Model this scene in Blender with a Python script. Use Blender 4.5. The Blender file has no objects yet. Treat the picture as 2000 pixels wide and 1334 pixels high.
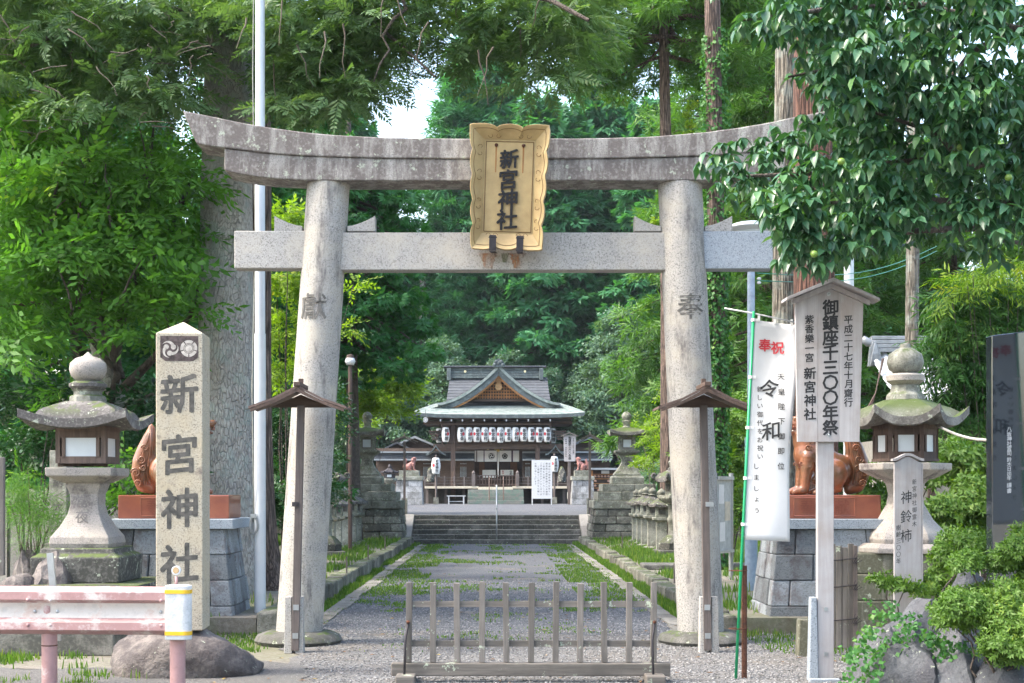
import bpy, math, random
import numpy as np
from mathutils import Vector, Matrix
sc = bpy.context.scene
COL = sc.collection
rnd = random.Random(7)
R = math.radians
# ------------------------------------------------------------------ camera
F = 2800.0          # focal length in photo pixels (photo is 2000 wide)
CX, CY, EYE = 970.0, 957.0, 1.5
cam_d = bpy.data.cameras.new('camera'); cam = bpy.data.objects.new('camera', cam_d); COL.objects.link(cam)
cam.location = (0, 0, EYE); cam.rotation_euler = (R(90), 0, 0)
cam_d.sensor_width = 36; cam_d.lens = F/2000*36; cam_d.shift_x = 0.015; cam_d.shift_y = 0.145
cam_d.clip_start = 0.1; cam_d.clip_end = 3000
sc.camera = cam
# ------------------------------------------------------------------ daylight
SUN_EL, SUN_AZ = R(54), R(-100)      # azimuth from +Y towards +X : behind the scene, to the left
w = bpy.data.worlds.new('World'); sc.world = w; w.use_nodes = True
nt = w.node_tree; nt.nodes.clear()
sky = nt.nodes.new('ShaderNodeTexSky'); sky.sky_type = 'NISHITA'; sky.sun_disc = False
sky.sun_elevation = SUN_EL; sky.sun_rotation = SUN_AZ; sky.air_density = 1.3; sky.dust_density = 4.0; sky.ozone_density = 0.6
bg = nt.nodes.new('ShaderNodeBackground'); bg.inputs[1].default_value = 0.15
wo = nt.nodes.new('ShaderNodeOutputWorld')
nt.links.new(sky.outputs[0], bg.inputs[0]); nt.links.new(bg.outputs[0], wo.inputs[0])
sun_d = bpy.data.lights.new('sun', 'SUN'); sun = bpy.data.objects.new('sun', sun_d); COL.objects.link(sun)
sun_d.energy = 1.2; sun_d.angle = R(10); sun_d.color = (1.0, 0.95, 0.86)
sdir = Vector((math.sin(SUN_AZ)*math.cos(SUN_EL), math.cos(SUN_AZ)*math.cos(SUN_EL), math.sin(SUN_EL)))
sun.rotation_euler = sdir.to_track_quat('Z', 'Y').to_euler(); sun.location = (0, 0, 60)
sc.view_settings.view_transform = 'Standard'; sc.view_settings.look = 'None'
sc.view_settings.exposure = 2.15; sc.view_settings.gamma = 1.0; sc.view_settings.use_curve_mapping = False
sc.cycles.max_bounces = 6; sc.cycles.diffuse_bounces = 3; sc.cycles.glossy_bounces = 2
sc.cycles.transmission_bounces = 4; sc.cycles.transparent_max_bounces = 6
sc.cycles.use_adaptive_sampling = True; sc.cycles.adaptive_threshold = 0.02; sc.cycles.use_denoising = True
try: sc.cycles.use_fast_gi = False
except Exception: pass

def wx(px, D): return (px-CX)*D/F
def wz(py, D): return EYE+(CY-py)*D/F
def P(px, py, D): return Vector((wx(px, D), D, wz(py, D)))

# ------------------------------------------------------------------ materials
def newmat(name):
    m = bpy.data.materials.new(name); m.use_nodes = True
    t = m.node_tree; t.nodes.clear()
    o = t.nodes.new('ShaderNodeOutputMaterial'); b = t.nodes.new('ShaderNodeBsdfPrincipled')
    t.links.new(b.outputs[0], o.inputs[0])
    return m, t, b
def N(t, typ, **k):
    n = t.nodes.new(typ)
    for a, v in k.items():
        if a.startswith('_'): n.inputs[int(a[1:])].default_value = v
        else: setattr(n, a, v)
    return n
def coords(t, scale=(1, 1, 1), kind='Object', rot=(0, 0, 0)):
    c = N(t, 'ShaderNodeTexCoord'); mp = N(t, 'ShaderNodeMapping')
    mp.inputs['Scale'].default_value = scale; mp.inputs['Rotation'].default_value = rot
    if kind == 'World':
        g = N(t, 'ShaderNodeNewGeometry'); t.links.new(g.outputs['Position'], mp.inputs[0])
    else: t.links.new(c.outputs[kind], mp.inputs[0])
    return mp.outputs[0]
def noise(t, vec, scale, detail=4, rough=.6, dist=0):
    n = N(t, 'ShaderNodeTexNoise'); n.inputs['Scale'].default_value = scale; n.inputs['Detail'].default_value = detail
    n.inputs['Roughness'].default_value = rough; n.inputs['Distortion'].default_value = dist
    t.links.new(vec, n.inputs['Vector']); return n.outputs['Fac']
def ramp(t, fac, stops):
    r = N(t, 'ShaderNodeValToRGB'); e = r.color_ramp.elements
    while len(e) < len(stops): e.new(.5)
    for i, (p, c) in enumerate(stops):
        e[i].position = p; e[i].color = (*c, 1) if len(c) == 3 else c
    t.links.new(fac, r.inputs[0]); return r.outputs[0]
def mask(t, fac, a, b):
    m = N(t, 'ShaderNodeMapRange'); m.inputs[1].default_value = a; m.inputs[2].default_value = b; m.clamp = True
    t.links.new(fac, m.inputs[0]); return m.outputs[0]
def mix(t, fac, a, b, mode='MIX'):
    m = N(t, 'ShaderNodeMix', data_type='RGBA', blend_type=mode)
    for s, v in ((0, fac), (6, a), (7, b)):
        if hasattr(v, 'links'): t.links.new(v, m.inputs[s])
        elif isinstance(v, (int, float)): m.inputs[s].default_value = v
        else: m.inputs[s].default_value = (*v, 1)
    return m.outputs[2]
def mul(t, a, b):
    m = N(t, 'ShaderNodeMath', operation='MULTIPLY')
    for s, v in ((0, a), (1, b)):
        if hasattr(v, 'links'): t.links.new(v, m.inputs[s])
        else: m.inputs[s].default_value = v
    return m.outputs[0]
def bump(t, b, h, strength=.3, dist=.01):
    n = N(t, 'ShaderNodeBump'); n.inputs['Strength'].default_value = strength; n.inputs['Distance'].default_value = dist
    t.links.new(h, n.inputs['Height']); t.links.new(n.outputs[0], b.inputs['Normal'])
def objrand(t):
    return N(t, 'ShaderNodeObjectInfo').outputs['Random']
def setc(t, b, c):
    if hasattr(c, 'links'): t.links.new(c, b.inputs['Base Color'])
    else: b.inputs['Base Color'].default_value = (*c, 1)

def plain(name, c, rough=.6, metal=0, var=.15, bs=.1, scale=12, coat=0, c2=None):
    m, t, b = newmat(name); v = coords(t)
    n = noise(t, v, scale, 5)
    c2 = c2 or tuple(x*(1-2*var) for x in c)
    setc(t, b, mix(t, mask(t, n, .35, .65), c2, c))
    b.inputs['Roughness'].default_value = rough; b.inputs['Metallic'].default_value = metal
    if coat: b.inputs['Coat Weight'].default_value = coat
    if bs: bump(t, b, noise(t, v, scale*6, 3), bs, .005)
    return m
def granite(name, base, speck=.5, grain=110, stain=None, stain_amt=.5, moss=0, streak=False, dirt=.35, light=1.25, bs=.35, warm=None, lichen=0, per_object=.12):
    m, t, b = newmat(name); v = coords(t)
    gr = noise(t, v, grain, 2, .7)
    col = ramp(t, gr, [(.34, tuple(x*(1-speck) for x in base)), (.47, base), (.60, base), (.72, tuple(min(1, x*light) for x in base))])
    vo = N(t, 'ShaderNodeTexVoronoi'); vo.inputs['Scale'].default_value = grain*.45; t.links.new(v, vo.inputs['Vector'])
    col = mix(t, mul(t, mask(t, vo.outputs['Distance'], .22, .12), .55*speck), col, (.05, .05, .055))
    big = noise(t, v, 2.2, 6, .65)
    col = mix(t, mul(t, mask(t, big, .42, .68), dirt), col, tuple(x*.45 for x in base))
    if warm: col = mix(t, mul(t, mask(t, noise(t, v, 3.1, 3), .45, .7), .7), col, warm)
    if stain:
        sv = coords(t, (4.5, 4.5, .9) if streak else (2.2, 2.2, 2.2))
        s = mask(t, noise(t, sv, 1.6, 7, .72), .62-stain_amt*.35, .72-stain_amt*.3)
        fine = mask(t, noise(t, v, grain*.5, 3), .25, .5)
        col = mix(t, mul(t, mul(t, s, fine), .9), col, stain)
    if lichen:
        l = mask(t, noise(t, v, 11, 6, .7), .66-lichen*.2, .70-lichen*.2)
        col = mix(t, mul(t, l, .8), col, (.42, .46, .36))
    if moss:
        g = N(t, 'ShaderNodeNewGeometry'); sx = N(t, 'ShaderNodeSeparateXYZ'); t.links.new(g.outputs['Normal'], sx.inputs[0])
        up = mask(t, sx.outputs[2], .45, .9); mm = mask(t, noise(t, v, 7, 5, .7), .58-moss*.25, .66-moss*.25)
        col = mix(t, mul(t, up, mm), col, (.07, .10, .02))
    if per_object:
        col = mix(t, 1.0, col, ramp(t, objrand(t), [(0, (1-per_object*1.6,)*3), (1, (1+per_object*.6,)*3)]), 'MULTIPLY')
    setc(t, b, col); b.inputs['Roughness'].default_value = .85
    h = N(t, 'ShaderNodeMath', operation='ADD'); t.links.new(gr, h.inputs[0]); t.links.new(mul(t, big, 2.), h.inputs[1])
    bump(t, b, h.outputs[0], bs, .012)
    return m
def wood(name, c1, c2, axis=2, rough=.8, scale=1, lichen=0, bs=.4, dark=None, per_object=.15):
    m, t, b = newmat(name)
    s = [22*scale]*3; s[axis] = 1.1*scale
    v = coords(t, tuple(s)); v0 = coords(t)
    n = noise(t, v, 1.4, 6, .7, .6)
    col = ramp(t, n, [(.3, c2), (.5, tuple((a+b_)/2 for a, b_ in zip(c1, c2))), (.68, c1)])
    big = noise(t, v0, 3, 4)
    col = mix(t, mul(t, mask(t, big, .45, .75), .5), col, dark or tuple(x*.45 for x in c2))
    if lichen:
        l = mask(t, noise(t, v0, 9, 7, .72), .64-lichen*.2, .67-lichen*.2)
        col = mix(t, mul(t, l, .85), col, (.42, .48, .36))
    col = mix(t, 1.0, col, ramp(t, objrand(t), [(0, (1-per_object*1.5,)*3), (1, (1+per_object*.8,)*3)]), 'MULTIPLY')
    setc(t, b, col); b.inputs['Roughness'].default_value = rough
    bump(t, b, n, bs, .006)
    return m
def bark(name, c1, c2, flake=True, lichen=0, sc_=1.0):
    m, t, b = newmat(name)
    v = coords(t, (1, 1, .30) if flake else (1, 1, .06)); v0 = coords(t)
    dn = N(t, 'ShaderNodeTexNoise'); dn.inputs['Scale'].default_value = 5; t.links.new(v, dn.inputs['Vector'])
    vm = N(t, 'ShaderNodeMix', data_type='VECTOR'); vm.inputs[0].default_value = .12
    t.links.new(v, vm.inputs[4]); t.links.new(dn.outputs['Color'], vm.inputs[5])
    vo = N(t, 'ShaderNodeTexVoronoi', feature='DISTANCE_TO_EDGE'); vo.inputs['Scale'].default_value = (34 if flake else 30)*sc_
    t.links.new(vm.outputs[1], vo.inputs['Vector'])
    e = mask(t, vo.outputs['Distance'], 0, .09 if flake else .2)
    n = noise(t, v0, 14, 6, .7)
    col = mix(t, mask(t, n, .35, .65), c2, c1)
    col = mix(t, mul(t, mask(t, noise(t, v0, 2.3, 5, .7), .45, .6), .6), col, tuple(x*.6 for x in c1))
    col = mix(t, mask(t, e, -1.6, 1) if flake else e, tuple(x*.35 for x in c2), col)
    if lichen: col = mix(t, mul(t, mask(t, noise(t, v0, 4, 6, .7), .5, .6), lichen), col, (.33, .38, .34))
    setc(t, b, col); b.inputs['Roughness'].default_value = .95
    h = N(t, 'ShaderNodeMath', operation='MULTIPLY_ADD'); t.links.new(n, h.inputs[0]); h.inputs[1].default_value = .4; t.links.new(e, h.inputs[2])
    bump(t, b, h.outputs[0], .8, .02)
    return m
def leafmat(name, a, b2, trans=.35, rough=.5, hi=None, spec=.3):
    m, t, b = newmat(name)
    at = N(t, 'ShaderNodeAttribute', attribute_name='v'); at.attribute_type = 'GEOMETRY'
    col = ramp(t, at.outputs['Fac'], [(0, a), (.75, b2), (1, hi or b2)])
    setc(t, b, col); b.inputs['Roughness'].default_value = rough
    b.inputs['Specular IOR Level'].default_value = spec
    tr = N(t, 'ShaderNodeBsdfTranslucent')
    tc = mix(t, 1.0, col, (1.5, 1.7, .45), 'MULTIPLY'); t.links.new(tc, tr.inputs[0])
    ms = N(t, 'ShaderNodeMixShader'); ms.inputs[0].default_value = trans
    t.links.new(b.outputs[0], ms.inputs[1]); t.links.new(tr.outputs[0], ms.inputs[2])
    o = [n for n in t.nodes if n.type == 'OUTPUT_MATERIAL'][0]
    t.links.new(ms.outputs[0], o.inputs[0])
    return m

# ------------------------------------------------------------------ mesh building
KIDS = {}
class MB:
    def __init__(s): s.v = []; s.f = []
    def add(s, vs, fs):
        o = len(s.v); s.v += [tuple(p) for p in vs]; s.f += [tuple(i+o for i in f) for f in fs]; return s
    def hexa(s, b, t_):
        return s.add(list(b)+list(t_), [(3, 2, 1, 0), (4, 5, 6, 7), (0, 1, 5, 4), (1, 2, 6, 5), (2, 3, 7, 6), (3, 0, 4, 7)])
    def box(s, x0, x1, y0, y1, z0, z1):
        return s.hexa([(x0, y0, z0), (x1, y0, z0), (x1, y1, z0), (x0, y1, z0)], [(x0, y0, z1), (x1, y0, z1), (x1, y1, z1), (x0, y1, z1)])
    def fru(s, cx, cy, z0, z1, w0, d0, w1, d1, sx=0, sy=0):
        a = [(cx-w0/2, cy-d0/2, z0), (cx+w0/2, cy-d0/2, z0), (cx+w0/2, cy+d0/2, z0), (cx-w0/2, cy+d0/2, z0)]
        b = [(cx+sx-w1/2, cy+sy-d1/2, z1), (cx+sx+w1/2, cy+sy-d1/2, z1), (cx+sx+w1/2, cy+sy+d1/2, z1), (cx+sx-w1/2, cy+sy+d1/2, z1)]
        return s.hexa(a, b)
    def prism(s, poly, y0, y1, ax='y'):      # poly in (x,z), counter-clockwise seen from -y
        n = len(poly)
        if ax == 'y': vs = [(p[0], y0, p[1]) for p in poly]+[(p[0], y1, p[1]) for p in poly]
        elif ax == 'x': vs = [(y0, p[0], p[1]) for p in poly]+[(y1, p[0], p[1]) for p in poly]
        else: vs = [(p[0], p[1], y0) for p in poly]+[(p[0], p[1], y1) for p in poly]
        fs = [tuple(range(n)), tuple(range(2*n-1, n-1, -1))]+[(i, i+n, (i+1) % n+n, (i+1) % n) for i in range(n)]
        return s.add(vs, fs)
    def bar(s, a, b, w, d=None, up=(0, 0, 1)):
        a, b = Vector(a), Vector(b); d = d or w; t = (b-a).normalized(); u = Vector(up)
        if abs(t.dot(u)) > .98: u = Vector((0, 1, 0))
        x = t.cross(u).normalized()*w/2; y = x.cross(t).normalized()*d/2
        return s.hexa([a-x-y, a+x-y, a+x+y, a-x+y], [b-x-y, b+x-y, b+x+y, b-x+y])
    def tube(s, pts, rad, n=8, caps=True, jit=0):
        pts = [Vector(p) for p in pts]; m = len(pts)
        if not hasattr(rad, '__len__'): rad = [rad]*m
        ref = None; vs = []
        for i, p in enumerate(pts):
            t = (pts[min(i+1, m-1)]-pts[max(i-1, 0)]).normalized()
            if ref is None:
                ref = t.orthogonal().normalized()
                if abs(t.z) > .5: ref = (Vector((1, 0, 0))-t*t.x).normalized()
            ref = (ref-t*ref.dot(t)).normalized(); bn = t.cross(ref)
            for k in range(n):
                a = 2*math.pi*k/n; r = rad[i]*(1+(rnd.uniform(-jit, jit) if jit else 0))
                vs.append(p+ref*math.cos(a)*r+bn*math.sin(a)*r)
        fs = [(i*n+k, i*n+(k+1) % n, (i+1)*n+(k+1) % n, (i+1)*n+k) for i in range(m-1) for k in range(n)]
        if caps: fs += [tuple(range(n-1, -1, -1)), tuple((m-1)*n+k for k in range(n))]
        return s.add(vs, fs)
    def lathe(s, prof, n=24, c=(0, 0), rot=None, cap=True):   # prof [(r,z)] bottom to top; polygons use apothem
        k_ = 1/math.cos(math.pi/n) if n <= 8 else 1
        rot = (math.pi/n if n <= 8 else 0) if rot is None else rot
        vs = [(c[0]+r*k_*math.cos(rot-math.pi/2+2*math.pi*k/n), c[1]+r*k_*math.sin(rot-math.pi/2+2*math.pi*k/n), z) for r, z in prof for k in range(n)]
        m = len(prof)
        fs = [(i*n+k, i*n+(k+1) % n, (i+1)*n+(k+1) % n, (i+1)*n+k) for i in range(m-1) for k in range(n)]
        if cap: fs += [tuple(range(n-1, -1, -1)), tuple((m-1)*n+k for k in range(n))]
        return s.add(vs, fs)
    def roof(s, n, a, h, zt, th=.06, up=.08, top=.25, rot=None, m=10, seg=8, curve=1.6, flat=0):
        """polygonal lantern roof: apothem a, eave height zt, rise h, corners lifted by up"""
        rot = math.pi/n if rot is None else rot
        tot = n*seg; rings = []
        for j in range(m+1):
            q = top+(1-top)*j/m
            ring = []
            for k in range(tot):
                lt = (k % seg)/seg*2-1; ang = 2*math.pi*k/tot+rot-math.pi/2+0
                th_ = lt*math.pi/n; cf = abs(lt)**3
                rr = a*q/math.cos(th_)*(1+.06*cf*q**4)
                z = zt+h*(max(0, 1-(j/m)/(1-flat))**curve)+up*cf*(j/m)**3
                ring.append((rr*math.cos(ang), rr*math.sin(ang), z))
            rings.append(ring)
        under = []
        for q, dz in ((1.0, -th), (.93, -th*1.15), (.45, -th*.7)):
            ring = []
            for k in range(tot):
                lt = (k % seg)/seg*2-1; ang = 2*math.pi*k/tot+rot-math.pi/2
                cf = abs(lt)**3; rr = a*q/math.cos(lt*math.pi/n)*(1+.06*cf*q**4)
                ring.append((rr*math.cos(ang), rr*math.sin(ang), zt+dz+up*cf*q**3))
            under.append(ring)
        allr = under[::-1]+rings[::-1]
        vs = [p for r in allr for p in r]; mm = len(allr)
        # under rings run inside->outside, top rings outside->inside
        fs = [(i*tot+k, i*tot+(k+1) % tot, (i+1)*tot+(k+1) % tot, (i+1)*tot+k) for i in range(mm-1) for k in range(tot)]
        fs += [tuple(range(tot-1, -1, -1)), tuple((mm-1)*tot+k for k in range(tot))]
        return s.add(vs, fs)
    def ell(s, c, r, n=12, m=8, rotm=None):
        vs = []; fs = []
        for i in range(m+1):
            ph = math.pi*i/m-math.pi/2
            for k in range(n):
                p = Vector((r[0]*math.cos(ph)*math.cos(2*math.pi*k/n), r[1]*math.cos(ph)*math.sin(2*math.pi*k/n), r[2]*math.sin(ph)))
                if rotm: p = rotm @ p
                vs.append(Vector(c)+p)
        for i in range(m):
            for k in range(n): fs.append((i*n+k, i*n+(k+1) % n, (i+1)*n+(k+1) % n, (i+1)*n+k))
        return s.add(vs, fs)
    def shift(s, d):
        s.v = [(p[0]+d[0], p[1]+d[1], p[2]+d[2]) for p in s.v]; return s
    def xf(s, M):
        s.v = [tuple(M @ Vector(p)) for p in s.v]; return s
    def mesh(s, name, smooth=False):
        me = bpy.data.meshes.new(name); me.from_pydata(s.v, [], s.f); me.validate(clean_customdata=False)
        if smooth: me.shade_smooth()
        me.update(); return me
    def build(s, name, m, parent=None, smooth=False, bevel=0, loc=(0, 0, 0), auto=None):
        me = s.mesh(name, smooth); o = bpy.data.objects.new(name, me); COL.objects.link(o)
        if m: me.materials.append(m)
        if bevel:
            b = o.modifiers.new('bevel', 'BEVEL'); b.width = bevel; b.segments = 2; b.limit_method = 'ANGLE'; b.angle_limit = R(35)
        if auto:
            try: me.shade_smooth(); me.set_sharp_from_angle(angle=R(auto))
            except Exception: pass
        o.location = loc
        if parent: par(o, parent)
        return o
def par(o, p):
    o.parent = p; KIDS.setdefault(p.name, []).append(o)
def link_mesh(name, me, parent=None, loc=(0, 0, 0), rot=(0, 0, 0), scale=(1, 1, 1)):
    o = bpy.data.objects.new(name, me); COL.objects.link(o); o.location = loc; o.rotation_euler = rot; o.scale = scale
    if parent: par(o, parent)
    return o
def tag(o, label=None, cat=None, group=None, kind=None):
    if label: o['label'] = label
    if cat: o['category'] = cat
    if group: o['group'] = group
    if kind: o['kind'] = kind
    return o
def thing(name, label, cat, loc=(0, 0, 0), group=None, rz=0):
    o = bpy.data.objects.new(name, None); COL.objects.link(o); o.location = loc; o.rotation_euler = (0, 0, rz)
    o.empty_display_size = .2
    return tag(o, label, cat, group)
def dup(o, loc=None, label=None, parent=None, rz=None, scale=None, group=None):
    c = o.copy(); COL.objects.link(c)
    if loc is not None: c.location = loc
    if rz is not None: c.rotation_euler = (0, 0, rz)
    if scale is not None: c.scale = (scale,)*3 if not hasattr(scale, '__len__') else scale
    if label: c['label'] = label
    if group: c['group'] = group
    if parent: par(c, parent)
    for k in KIDS.get(o.name, []): dup(k, parent=c)
    return c

# ------------------------------------------------------------------ lettering
_cc = {}
def text_mesh(txt, size, bold=0., space=1.0, extrude=.002, res=2, sx=1.0):
    cu = bpy.data.curves.new('lettering', 'FONT'); cu.body = txt; cu.size = size; cu.offset = bold*size
    cu.align_x = 'CENTER'; cu.align_y = 'TOP'; cu.space_line = space; cu.extrude = extrude; cu.resolution_u = res
    o = bpy.data.objects.new('lettering', cu); COL.objects.link(o)
    dg = bpy.context.evaluated_depsgraph_get(); me = bpy.data.meshes.new_from_object(o.evaluated_get(dg))
    COL.objects.unlink(o); bpy.data.objects.remove(o); bpy.data.curves.remove(cu)
    n = len(me.vertices); co = np.empty(n*3, np.float32)
    me.vertices.foreach_get('co', co); co = co.reshape(-1, 3)
    q = np.stack([co[:, 0]*sx, -co[:, 2], co[:, 1]], 1)
    return me, q
def column(txt, x, ztop, zbot, y, m, parent, size=None, bold=.02, extrude=.002, name='lettering', sx=1.0, rotz=None, pitch_ratio=None, shear=0, res=2, wob=0, mirror=False):
    """vertical text: the characters of txt spaced evenly between ztop and zbot, facing -y"""
    chars = [c for c in txt]; n = len(chars); step = (ztop-zbot)/n
    fat = bold*.9; bold = 0
    size = size or step*.95
    vs = []; fs = []
    off = 0
    for i, ch in enumerate(chars):
        if ch == ' ': continue
        key = (ch, round(bold, 3), res)
        if key not in _cc:
            me, q = text_mesh(ch, 1.0, bold, 1, .0, res)
            if len(q) == 0: continue
            fl = [tuple(p.vertices) for p in me.polygons]
            _cc[key] = (q.copy(), fl); bpy.data.meshes.remove(me)
        q, fl = _cc[key]
        q = q*size
        mn, mx = q.min(0), q.max(0)
        c = (mn+mx)/2
        q = q-c
        if shear: q[:, 2] += q[:, 0]*shear; 
        if wob:
            q = q*rnd.uniform(1-wob, 1+wob); q[:, 0] += rnd.uniform(-wob, wob)*size*.3
        q = q*np.array([(-sx if mirror else sx), 1, 1])
        cz = ztop-step*(i+.5)
        sh = [(0, 0)] if fat < .003 else [(fat*size*math.cos(a_), fat*size*math.sin(a_)) for a_ in (.6, 2.2, 3.7, 5.3)]
        for si, (sx_, sz_) in enumerate(sh[1:]):
            Q_ = q+np.array([x+sx_, 0, cz+sz_]); Q_[:, 1] = y-extrude-.0002*(si+1)
            vs.append(Q_); fs += [tuple(j+off for j in f) for f in fl]; off += len(Q_)
        P_ = q+np.array([x+sh[0][0], y, cz+sh[0][1]]); P_[:, 1] = y-extrude
        back = P_.copy(); back[:, 1] = y+.001
        k = len(P_)
        vs.append(P_); fs += [tuple(j+off for j in f) for f in fl]
        # side walls from boundary edges
        if extrude > .0015:
            ed = {}
            for f in fl:
                for a, b in zip(f, f[1:]+f[:1]):
                    if (b, a) in ed: del ed[(b, a)]
                    else: ed[(a, b)] = 1
            vs.append(back); fs += [(a+off, a+off+k, b+off+k, b+off) for a, b in ed]
            off += 2*k
        else: off += k
    if not vs: return None
    me = bpy.data.meshes.new(name); me.from_pydata(np.concatenate(vs).tolist(), [], fs); me.update()
    me.materials.append(m)
    o = bpy.data.objects.new(name, me); COL.objects.link(o)
    if parent: par(o, parent)
    return o

# ------------------------------------------------------------------ foliage
rg = np.random.default_rng(11)
def mesh_np(name, V, Fc, vv=None, mat_=None):
    """V (n,3); Fc (m,k) same-size faces; vv per-face value"""
    me = bpy.data.meshes.new(name); m, k = Fc.shape
    me.vertices.add(len(V)); me.vertices.foreach_set('co', np.ascontiguousarray(V, np.float32).ravel())
    me.loops.add(m*k); me.loops.foreach_set('vertex_index', np.ascontiguousarray(Fc, np.int32).ravel())
    me.polygons.add(m); me.polygons.foreach_set('loop_start', np.arange(0, m*k, k, dtype=np.int32))
    try: me.polygons.foreach_set('loop_total', np.full(m, k, np.int32))
    except Exception: pass
    if vv is not None:
        a = me.attributes.new('v', 'FLOAT', 'FACE'); a.data.foreach_set('value', np.ascontiguousarray(vv, np.float32))
    me.update(calc_edges=True)
    if mat_: me.materials.append(mat_)
    return me
def rhomb(ax, side, nrm, base, L, W, fold=.15):
    """a leaf blade of 2 triangles-pairs (4 verts, quad bent)"""
    tip = base+ax*L; mid = base+ax*L*.45
    return [base, mid+side*W/2-nrm*W*fold, tip-nrm*L*.12, mid-side*W/2-nrm*W*fold]
def tmpl(kind, seed=0):
    """spray templates: x outward, z up; returns V,(F,4)"""
    r = random.Random(seed+99); V = []; Fq = []
    def blade(base, d, nrm, L, W, fold=.2):
        d = Vector(d).normalized(); nrm = Vector(nrm); s_ = d.cross(nrm).normalized(); nrm = s_.cross(d).normalized()
        q = rhomb(d, s_, nrm, Vector(base), L, W, fold); o = len(V); V.extend(q); Fq.append((o, o+1, o+2, o+3))
    if kind == 'fir':        # flat twig, comb of needles
        for i in range(9):
            x = i*.045
            for sgn in (-1, 1):
                L = .15*(1-i/13)*r.uniform(.8, 1.2)
                blade((x, 0, -x*x*.5), (.75, sgn*r.uniform(.6, 1.0), r.uniform(-.45, .25)), (0, r.uniform(-.5,.5), 1), L, .034)
        blade((.36, 0, -.07), (1, 0, -.4), (0, 0, 1), .12, .02)
        blade((0, 0, 0), (1, 0, -.15), (0, .3, 1), .42, .012)
    elif kind == 'hinoki':   # fan of flat scales
        for i in range(9):
            a = (i/8-.5)*2.0; L = r.uniform(.16, .31)
            blade((.10*r.random(), .12*math.sin(a), r.uniform(-.05, .05)), (math.cos(a), math.sin(a), r.uniform(-.55, .25)), (r.uniform(-.3, .3), 0, 1), L, r.uniform(.065, .11))
    elif kind == 'sugi':     # upcurled ropes
        for i in range(10):
            a = r.uniform(-1.4, 1.4); e = r.uniform(-.5, .8)
            blade((r.uniform(-.05, .15), r.uniform(-.1, .1), r.uniform(-.08, .08)), (math.cos(a), math.sin(a), e), (0, r.uniform(-.5, .5), 1), r.uniform(.16, .36), .042)
    elif kind == 'broad':    # twig with 9 leaves
        for i in range(9):
            x = .05+.045*i; sg = 1 if i % 2 else -1
            if i == 8: sg = 0
            blade((x, 0, -.02*i*i*.1), (.6, sg*.8, r.uniform(-.5, .05)), (r.uniform(-.4, .4), r.uniform(-.4, .4), 1), r.uniform(.09, .15), r.uniform(.045, .065))
    elif kind == 'small':    # azalea / box leaf rosette
        for i in range(11):
            a = i*2.4; e = r.uniform(-.1, .9)
            blade((i*.008, 0, 0), (.35+e*.6, math.cos(a), math.sin(a)), (1, 0, .3), r.uniform(.03, .05), .016)
    elif kind == 'willow':   # long narrow drooping leaves
        for i in range(12):
            x = .04*i; sg = 1 if i % 2 else -1
            blade((x, 0, -x*.2), (.7, sg*.6, r.uniform(-.9, .1)), (0, 0, 1), r.uniform(.11, .18), .026)
    elif kind == 'clump':    # distant broadleaf mass
        for i in range(12):
            p = Vector((r.gauss(0, .16), r.gauss(0, .16), r.gauss(0, .1)))
            blade(p, (r.uniform(-.4, 1), r.uniform(-1, 1), r.uniform(-.6, .3)), (r.uniform(-.5, .5), r.uniform(-.5, .5), 1), r.uniform(.12, .2), r.uniform(.07, .11))
    elif kind == 'pine':
        for i in range(24):
            a = i*2.4; x = .012*i
            blade((x, 0, 0), (.7, math.cos(a)*.7, math.sin(a)*.7), (0, 0, 1), r.uniform(.10, .14), .006, 0)
    elif kind == 'ivy':
        for i in range(5):
            blade((r.uniform(-.06, .06), r.uniform(-.06, .06), 0), (r.uniform(-1, 1), r.uniform(-1, 1), -.3), (0, 0, 1), .05, .045, .05)
    return np.array([list(p) for p in V], np.float32), np.array(Fq, np.int32)
def sprays(pos, dirs, kind, scale=1.0, svar=.25, nt=4, cvar=None, seed=0, upn=None, roll=.5):
    """instance spray templates along dirs at pos -> V, F, v"""
    pos = np.asarray(pos, float); dirs = np.asarray(dirs, float); n = len(pos)
    d = dirs/np.linalg.norm(dirs, axis=1, keepdims=True)
    up = np.tile([0, 0, 1.], (n, 1))+rg.normal(0, roll, (n, 3)) if upn is None else np.asarray(upn)+rg.normal(0, roll, (n, 3))
    y = np.cross(up, d); y /= np.linalg.norm(y, axis=1, keepdims=True)+1e-9; z = np.cross(d, y)
    sc_ = scale*(1+rg.uniform(-svar, svar, n))
    base = rg.random(n) if cvar is None else cvar
    Vs = []; Fs = []; vs = []; off = 0
    which = rg.integers(0, nt, n)
    for q in range(nt):
        T, Fq = tmpl(kind, seed+q); idx = np.where(which == q)[0]
        if len(idx) == 0: continue
        M = np.stack([d[idx], y[idx], z[idx]], 2)*sc_[idx, None, None]
        W = np.einsum('nij,kj->nki', M, T)+pos[idx][:, None, :]
        k = len(T); Vs.append(W.reshape(-1, 3))
        Fs.append((Fq[None]+(np.arange(len(idx))*k)[:, None, None]+off).reshape(-1, 4)); off += k*len(idx)
        vs.append(np.clip(np.repeat(base[idx], len(Fq))*.7+rg.random(len(idx)*len(Fq))*.3, 0, 1))
    return np.concatenate(Vs), np.concatenate(Fs), np.concatenate(vs)
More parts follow.
